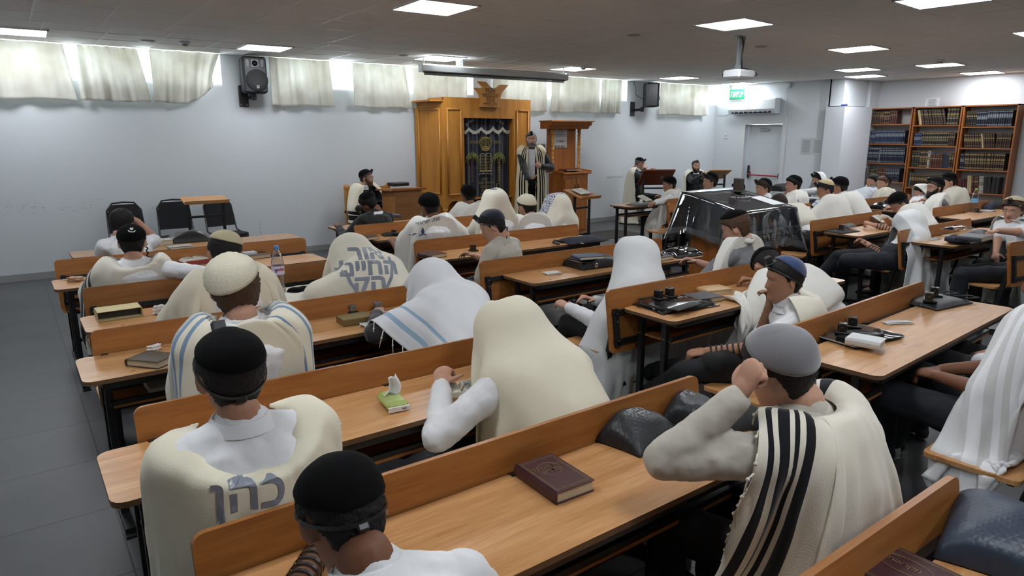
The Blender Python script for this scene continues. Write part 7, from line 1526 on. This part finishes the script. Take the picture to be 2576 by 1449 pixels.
bottle('large clear water bottle with blue cap and pink label on the fourth desk', 704, 738, 1.0)
bottle('tall water bottle with lime cap and blue label before the right bookcase', 2448, 534, 1.0, (150, 196, 60), (120, 176, 214), text=False)
bottle('water bottle with lime cap lying on its side behind the right desks', 2428, 530, .62, (150, 196, 60), (120, 160, 210), lie=196, text=False)
# loose skullcap
t = thing('skullcap', 'empty black velvet skullcap lying on the desk beside the large bottle', 'skullcap', tuple(at(754, 736, z=Z0))); m = MB(); pr = [(.082, .0), (.080, .012), (.066, .032), (.04, .046), (.002, .052)]; m.lathe(pr, n=28, cap=False); 
m.v = [(x * (1 + .1 * sin(y * 40)), y * .9, z * (1 - .25 * cos(x * 30))) for x, y, z in m.v]; o = m.build('cap', KIP['black'], t); so = o.modifiers.new('s', 'SOLIDIFY'); so.thickness = .003
# tefillin cases (small cubes on plates)
def cubes(label, u, v, rz, c=(26, 25, 24), deco=GILT, s=.045, z=Z0, grp=None):
    p = at(u, v, z=z); t = thing('tefillin_case', label, 'tefillin case', (p.x, p.y, z), radians(rz), grp); cm = mat('case %s' % (c,), c, .3, bump=('noise', 60, .1)); m = MB(); m.box((0, -.008, .006), (s * 1.45, s * 1.75, .012), bev=.003); m.build('base_plate', mat('case base', (20, 20, 22), .35), t); m = MB(); m.box((0, 0, .012 + s * .5), (s, s, s), bev=.0025); m.build('cube', cm, t)
    m = MB(); h = s / 2 + .0006; zc = .012 + s * .5
    for (nx, ny) in ((0, -1), (1, 0), (0, 1), (-1, 0)):
        X = Vector((-ny, nx, 0)); N_ = Vector((nx, ny, 0))
        for a, b in ((-.34, -.34), (.34, -.34), (-.34, .34), (.34, .34)):
            q = N_ * h + X * a * s + Vector((0, 0, zc + b * s)); m.bar(q - X * .08 * s, q + X * .08 * s, .001, .001 * 1.6, up=N_); m.bar(q - Vector((0, 0, .08 * s)), q + Vector((0, 0, .08 * s)), .0016, .001, up=N_)
        for a in (-.12, 0, .12): q = N_ * h + X * a * s + Vector((0, 0, zc)); m.box((0, 0, 0), (.0022, .0012, .007), M=Matrix.Translation(q) @ Matrix.Rotation(math.atan2(X.y, X.x), 4, 'Z'))
    for a in (-.2, 0, .2): m.box((a * s, .1 * s, zc + h), (.003, s * .4, .0012))
    m.build('ornament', deco, t); return t
WHD = mat('white print', (190, 188, 180), .5); G1 = 'tefillin cases'
cubes('silver-patterned cube case left of the white prayer book on the third desk', 886, 787, 4, (120, 116, 104), mat('dark print', (50, 48, 44), .5), .040)
cubes('silver-blue cube case behind the small white prayer book', 951, 781, -4, (132, 134, 138), MATS['dark print'], .040)
cubes('black gold-marked cube case nearest on the clear zip pouch', 2118, 838, 24, z=Z0 + .018); cubes('black gold-marked cube case behind its twin on the clear zip pouch', 2144, 822, 24, z=Z0 + .018)
cubes('gold-marked cube case nearer on the black quilted bag', 2336, 758, 20, z=Z0 + .036); cubes('gold-marked cube case farther on the black quilted bag', 2350, 744, 20, z=Z0 + .036)
cubes('plain black cube case at the left on the lettered bag', 1656, 752, -3, (20, 20, 20), BLACKP, .045, z=Z0 + .036); cubes('plain black cube case at the right on the lettered bag', 1684, 746, -3, (20, 20, 20), BLACKP, .045, z=Z0 + .036)
cubes('black gold-lettered cube case right of the maroon book in the middle block', 1190, 631, 0); cubes('black cube case behind the brown book among black straps', 991, 590, 0, s=.042); cubes('gold-marked cube case on the flat black pouch', 2117, 578, 0, s=.045, z=Z0 + .02)
cubes('small dark cube case beside the standing water bottle', 2458, 534, 0, (40, 34, 30)); cubes('black cube case with pale mark on the black bag by the left bookcase', 2215, 517, 0, s=.04, z=Z0 + .05); cubes('black base-mounted cube case under the laminated sheet', 2388, 606, 5, s=.035)
# bags and pouches
QUILT = mat('quilted black leatherette', (27, 29, 33), .45); nt = QUILT.node_tree; b_ = nt.nodes['Principled BSDF']; tcn = nt.nodes.new('ShaderNodeTexCoord'); mpn = nt.nodes.new('ShaderNodeMapping'); mpn.inputs['Rotation'].default_value = (0, 0, radians(45)); mpn.inputs['Scale'].default_value = (62, 62, 62); nt.links.new(tcn.outputs['Object'], mpn.inputs[0]); sp_ = nt.nodes.new('ShaderNodeSeparateXYZ'); nt.links.new(mpn.outputs[0], sp_.inputs[0]); hs = []
for a in 'XY':
    f = nt.nodes.new('ShaderNodeMath'); f.operation = 'FRACT'; nt.links.new(sp_.outputs[a], f.inputs[0]); s_ = nt.nodes.new('ShaderNodeMath'); s_.operation = 'SUBTRACT'; s_.inputs[1].default_value = .5; nt.links.new(f.outputs[0], s_.inputs[0]); ab = nt.nodes.new('ShaderNodeMath'); ab.operation = 'ABSOLUTE'; nt.links.new(s_.outputs[0], ab.inputs[0]); hs.append(ab)
mxn = nt.nodes.new('ShaderNodeMath'); mxn.operation = 'MAXIMUM'; nt.links.new(hs[0].outputs[0], mxn.inputs[0]); nt.links.new(hs[1].outputs[0], mxn.inputs[1]); iv = nt.nodes.new('ShaderNodeMath'); iv.operation = 'SUBTRACT'; iv.inputs[0].default_value = 1; nt.links.new(mxn.outputs[0], iv.inputs[1]); bpn = nt.nodes.new('ShaderNodeBump'); bpn.inputs['Strength'].default_value = .5; bpn.inputs['Distance'].default_value = .003; nt.links.new(iv.outputs[0], bpn.inputs['Height']); nt.links.new(bpn.outputs[0], b_.inputs['Normal'])
QUILTB = QUILT.copy(); QUILTB.name = 'quilted navy leatherette'; QUILTB.node_tree.nodes['Principled BSDF'].inputs['Base Color'].default_value = C255((40, 52, 70))
NAVYF = mat('navy bag cloth', (26, 32, 48), .7, bump=('noise', 60, .3)); GLOSS = mat('shiny black vinyl', (14, 14, 16), .16, coat=.5, bump=('noise', 14, .5)); BAGF = mat('black bag cloth', (22, 23, 25), .8, bump=('noise', 60, .3))
def pillow(label, u, v, rz, w_, h_, th, m_, z=Z0, name='zip_pouch', cat='pouch', text=None, tsize=.03, wedge=0, seed=0, sag=.15, zipper=True, tcol=None, tpos=(0, 0), puff=1.0):
    """a soft flat bag: puffed in the middle, thin at its seams"""
    c = at(u, v, z=z); t = thing(name, label, cat, (c.x, c.y, z), radians(rz)); rg = np.random.RandomState(seed + 3); n = 34 if w_ > .25 else 22; ph = rg.uniform(0, 6, 6)
    def P(i, j, up):
        a, b = i / n * 2 - 1, j / n * 2 - 1; e = max(0, (1 - abs(a) ** 2.6)) * max(0, (1 - abs(b) ** 2.6)); e = e ** (.55 / puff); x = a * w_ / 2 * (1 - .05 * (1 - abs(b)) * 0 - .06 * abs(b) ** 3 * 0); y = b * h_ / 2
        x *= 1 - .04 * (1 - b * b) * (abs(a) > .9); wob = 1 + .12 * sin(a * 3 + ph[0]) * sin(b * 2.5 + ph[1]) + .02 * sin(a * 7 + ph[2]) * cos(b * 6 + ph[3])
        zt = th * e * wob * (1 + wedge * b); return (x, y, .003 + (zt if up else min(.0, 0)) + .002 * (1 if up else 0))
    vs = [P(i, j, True) for i in range(n + 1) for j in range(n + 1)] + [P(i, j, False) for i in range(n + 1) for j in range(n + 1)]; N1 = (n + 1) ** 2; fs = []
    for i in range(n):
        for j in range(n): a = i * (n + 1) + j; fs.append((a, a + n + 1, a + n + 2, a + 1)); fs.append((N1 + a, N1 + a + 1, N1 + a + n + 2, N1 + a + n + 1))
    ed = [i * (n + 1) for i in range(n + 1)] + [n * (n + 1) + j for j in range(1, n + 1)] + [i * (n + 1) + n for i in range(n - 1, -1, -1)] + [j for j in range(n - 1, 0, -1)]
    for k in range(len(ed)): a, b = ed[k], ed[(k + 1) % len(ed)]; fs.append((a, b, N1 + b, N1 + a))
    m = MB(); m.add(vs, fs, smooth=True); m.build('body', m_, t)
    if zipper: m = MB(); m.tube([(w_ / 2 * .96, -h_ / 2 * .9, .004), (w_ / 2 + .002, 0, .006), (w_ / 2 * .96, h_ / 2 * .9, .004)], .0022, 6); m.ell((w_ / 2, -h_ * .3, .006), (.004, .010, .003)); m.build('zip', CHROME, t)
    if text:
        me = text_mesh(text, tsize, bold=.0006, spacing=1.0); bv = BVHTree.FromPolygons([Vector(q) for q in vs], [f for f in fs])
        for q in me.vertices:
            r = bv.ray_cast(Vector((q.co.x + tpos[0], q.co.y + tpos[1], .4)), Vector((0, 0, -1)));
            if r[0]: q.co = r[0] + Vector((0, 0, .0012))
        me.materials.clear(); me.materials.append(tcol or WTH); o = bpy.data.objects.new('pouch_lettering', me); COL.objects.link(o); o.parent = t
    return t
pillow('black quilted wedge pouch with white Hebrew lettering, nearest on the front desk', 1606, 1100, 10, .27, .19, .085, QUILT, text='דוד יצחק\nבלס', tsize=.030, wedge=.3, seed=1, tpos=(.02, .01))
pillow('black quilted pouch with white lettering behind the nearer one', 1740, 1052, 22, .22, .18, .090, QUILT, text='יוסף יצחק\nלוי', tsize=.026, wedge=.2, seed=2, tpos=(.02, .02)); pillow('soft dark leather bag under the forearm of the grey skullcap', 1850, 1060, -10, .26, .17, .05, BAGF, text='שלום', tsize=.02, seed=3)
m = MB(); p = at(1700, 1143, z=Z0); m.tube([(p.x + .035 * cos(a), p.y + .022 * sin(a), Z0 + .012 + .008 * sin(a)) for a in np.linspace(0, 2 * pi, 20)], .008, 6, flat=.4); tag(m.build('strap_loop', LEATHER), 'looped black strap end beside the quilted pouches', 'strap')
pillow('puffy navy quilted cushion bag in the bottom right corner', 2520, 1372, 14, .36, .26, .10, QUILTB, name='quilted_bag', cat='bag', seed=5, zipper=False, puff=1.3)
t = pillow('open black shiny bag with white Hebrew letters on the middle desk', 1700, 768, -8, .47, .30, .032, GLOSS, name='shoulder_bag', cat='bag', text='מנש', tsize=.09, seed=6, tpos=(.12, .06)); m = MB(); m.tube([(-.22, -.02, .02), (-.25, .04, .03), (-.19, .13, .035), (-.05, .15, .03)], .010, 6, flat=.5); m.tube([(-.22, -.06, .02), (-.14, -.14, .014), (.04, -.155, .012), (.18, -.13, .016), (.232, -.05, .02)], .012, 6); m.build('strap', BAGF, t)
pillow('dark mesh pouch lying on the open shiny bag', 1725, 772, 6, .26, .07, .012, mat('mesh grey', (52, 54, 56), .6, bump=('noise', 300, .5)), z=Z0 + .034, seed=7, zipper=False)
m = MB(); p = at(1895, 706, z=Z0); m.tube([(p.x + .10 * cos(a), p.y + .06 * sin(a), Z0 + .02 + .014 * sin(a * 2)) for a in np.linspace(.2, 2.6 * pi / 1.3, 22)], .016, 7, flat=.35); tag(m.build('leather_strap', LEATHER), 'wide coiled black strap before the sleeping person', 'strap')
t = pillow('clear zip pouch with black velvet inside on the right-hand desk', 2160, 850, -8, .40, .24, .014, BAGF, seed=8, zipper=False); m = MB()
for k, s in ((0, 1.03), (1, 1.0)): m.prism(rrect(.40 * s, .24 * s, .02, 3), .016 + .001 * k, .0166 + .001 * k)
o = MB(); o.prism(rrect(.41, .25, .02, 3), .0165, .0175); o.build('clear_plastic', CLEAR, t); m = MB(); m.tube([(x, y, .014) for x, y in rrect(.41, .25, .02, 3)] + [(.205, -.105, .014)], .004, 6); m.build('zip_edge', mat('grey zip', (140, 142, 144), .4), t); m = MB(); m.tube([(-.13, -.05, .022), (-.02, -.065, .028), (.09, -.07, .022), (.15, -.02, .02)], .012, 7); m.tube([(-.15, -.02, .02), (-.04, -.03, .034), (.05, -.06, .026)], .010, 7); m.build('rolled_strap', LEATHER, t)
t = pillow('black quilted bag with handles at the far end of the right-hand desk', 2352, 762, -8, .40, .26, .034, QUILT, name='quilted_bag', cat='bag', seed=9); m = MB(); m.tube([(.15, -.10, .03), (.24, -.13, .035), (.27, -.06, .03), (.17, -.02, .03)], .012, 6, flat=.4); m.tube([(.16, .02, .03), (.25, .0, .035), (.27, .08, .03), (.17, .10, .03)], .012, 6, flat=.4); m.build('handle', BAGF, t)
t = pillow('thick round black case on the middle desk under a navy book', 1487, 668, -4, .40, .27, .085, BLACKP, name='hard_case', cat='case', seed=10, zipper=False, puff=2.6); m = MB(); m.tube([(x, y, .06) for x, y in rrect(.385, .255, .08, 6)] + [(.1925, -.05, .06)], .003, 6); m.ell((-.06, -.14, .03), (.02, .004, .02)); m.build('zip', CHROME, t)
book('navy book lying tilted on the round black case', [(1480, 655), (1545, 650), (1530, 625)], .026, (44, 58, 84), z=Z0 + .092, dims=(.22, .16), rz=-16)
pillow('black soft case partly hidden right of the pale hooded person', 1640, 652, 0, .16, .15, .07, BAGF, seed=11, name='soft_case', cat='case', puff=1.6); t = pillow('clear plastic pouch bulging over two black cases on the middle desk', 1716, 640, -4, .34, .22, .07, CLEAR, seed=12, zipper=False, puff=1.0); cubes('black gold-rimmed case inside the bulging clear pouch', 1700, 640, 10, s=.045, z=Z0 + .004); pillow('black velvet pouch inside the bulging clear one', 1718, 643, -4, .30, .18, .022, BAGF, seed=13, zipper=False)
t = pillow('navy cloth bag with metal clips in the middle block', 1465, 607, -4, .50, .26, .05, NAVYF, seed=14, name='cloth_bag', cat='bag', zipper=False); m = MB(); m.tube([(-.12, -.13, .01), (-.10, -.15, .008), (-.12, -.17, .006), (-.14, -.15, .008), (-.12, -.13, .01)], .004, 6); m.ell((-.11, -.12, .012), (.012, .012, .008)); m.build('clip', CHROME, t); m = MB(); m.tube([(-.24, .02, .02), (-.32, .04, .03), (-.38, -.02, .02), (-.36, -.09, .012)], .016, 6, flat=.5); m.build('strap', NAVYF, t)
pillow('black bag of straps at the left of the linen-shirted boy', 1222, 612, 10, .24, .18, .06, BAGF, seed=15, name='cloth_bag', cat='bag', zipper=False); t = pillow('black straps and pouch hanging over the desk edge beside the brown book', 985, 592, -10, .20, .14, .03, BAGF, seed=16, zipper=False); m = MB(); m.tube([(.0, -.06, .03), (.06, -.10, .02), (.10, -.14, -.03), (.11, -.15, -.14)], .018, 6, flat=.4); m.build('strap', BAGF, t); papers('white paper scrap on the black straps', 940, 576, 0, .14, .06, 1, z=Z0 + .04, lines=1)
pillow('large black leather bag on the farthest left desk', 475, 606, -4, .40, .26, .10, mat('soft black leather', (40, 42, 44), .35, bump=('noise', 30, .3)), seed=17, name='leather_bag', cat='bag', zipper=False, wedge=.1)
pillow('flat black pouch carrying a gold-marked case on the right block desk', 2118, 583, -4, .36, .22, .018, BAGF, seed=18, zipper=False); pillow('grey folded pouch on the flat black one', 2135, 571, -4, .16, .12, .035, mat('grey pouch cloth', (98, 100, 100), .7), z=Z0 + .02, seed=19, zipper=False)
pillow('black bag on the desk before the left bookcase', 2225, 524, 0, .55, .26, .09, GLOSS, seed=20, name='shoulder_bag', cat='bag', zipper=False); pillow('dark bag beside the standing water bottle', 2480, 524, 0, .45, .25, .07, NAVYF, seed=21, name='cloth_bag', cat='bag', zipper=False); pillow('long black case at the far right before the bookcase', 2512, 522, 0, .5, .26, .10, BAGF, seed=22, name='cloth_bag', cat='bag', zipper=False)
pillow('clear plastic wrap on the stack of books at the right', 2410, 576, 0, .34, .2, .03, CLEAR, z=Z0 + .118, seed=23, zipper=False); pillow('black case behind the stacked books', 2462, 596, 0, .34, .2, .07, BLACKP, seed=24, name='soft_case', cat='case', zipper=False); pillow('grey cloth pouch on the short desk near the back wall', 1610, 515, 0, .42, .24, .035, MATS['grey pouch cloth'], seed=25, zipper=False)
pillow('flat black hat-like bag between the two profile youths', 1968, 480, 0, .5, .3, .14, BAGF, z=Z0, seed=26, name='cloth_bag', cat='bag', zipper=False, puff=1.6); pillow('brown leather prayer case beside the black-suited boy', 985, 548, 0, .24, .18, .05, mat('brown case leather', (66, 52, 54), .5), seed=27, name='soft_case', cat='case', zipper=False, puff=2)
t = thing('flat_case', 'slim black case on top of the podium', 'case', tuple(at(1002, 468, z=1.045)), radians(4)); m = MB(); m.box((0, 0, .03), (.28, .20, .055), bev=.008); m.build('case', BLACKP, t); m = MB(); m.box((0, -.102, .03), (.26, .003, .004)); m.build('seam', STEEL, t)
t = thing('phone', 'pale blue phone in the hands of the bowing person', 'phone', tuple(at(2016, 512, z=.86)), radians(20)); t.rotation_euler = (radians(50), 0, radians(20)); m = MB(); m.box((0, 0, 0), (.075, .15, .009), bev=.004); m.build('case', mat('phone blue', (150, 176, 196), .4), t); m = MB(); m.box((0, 0, .005), (.068, .14, .001)); m.build('screen', mat('phone screen', (160, 180, 200), .2), t)
t = thing('cardboard_folder', 'grey board leaning on the fifth desk behind the sidelocked boy', 'folder', tuple(at(398, 664, z=Z0)), radians(6)); m = MB(); m.box((0, 0, .05), (.22, .006, .12), rx=radians(-40)); m.build('board', mat('grey board', (150, 148, 136), .7), t)
pc = at(1532, 590, z=0); m = MB(); m.box((0, 0, .006), (1.1, .8, .012), bev=.004); tag(m.build('floor_mat', mat('dark mat', (62, 60, 56), .95, bump=('noise', 200, .6)), None, (pc.x, pc.y, .001)), 'dark grey mat on the floor behind the pale hooded person', 'mat')
p = at(2290, 640, z=.47); t = pillow('grey-black laptop bag lying on a bench end by the draped table', 2040, 690, 0, .34, .26, .06, mat('grey black cloth', (48, 50, 54), .7, bump=('noise', 60, .3)), z=.46, seed=30, name='laptop_bag', cat='bag', zipper=False); t.location = (4.62, 3.13, .456)
book('cream book on the book shelf under the brown-book desk', [(268, 1034), (318, 1028), (312, 1012)], .026, (196, 186, 160), z=.593, dims=(.2, .14), rz=2); t = PEOPLE and None
bk_ = [o for o in bpy.data.objects if o.get('label', '').startswith('cream book on the book shelf')][0]; bk_.location = (.52, 3.56, .593)
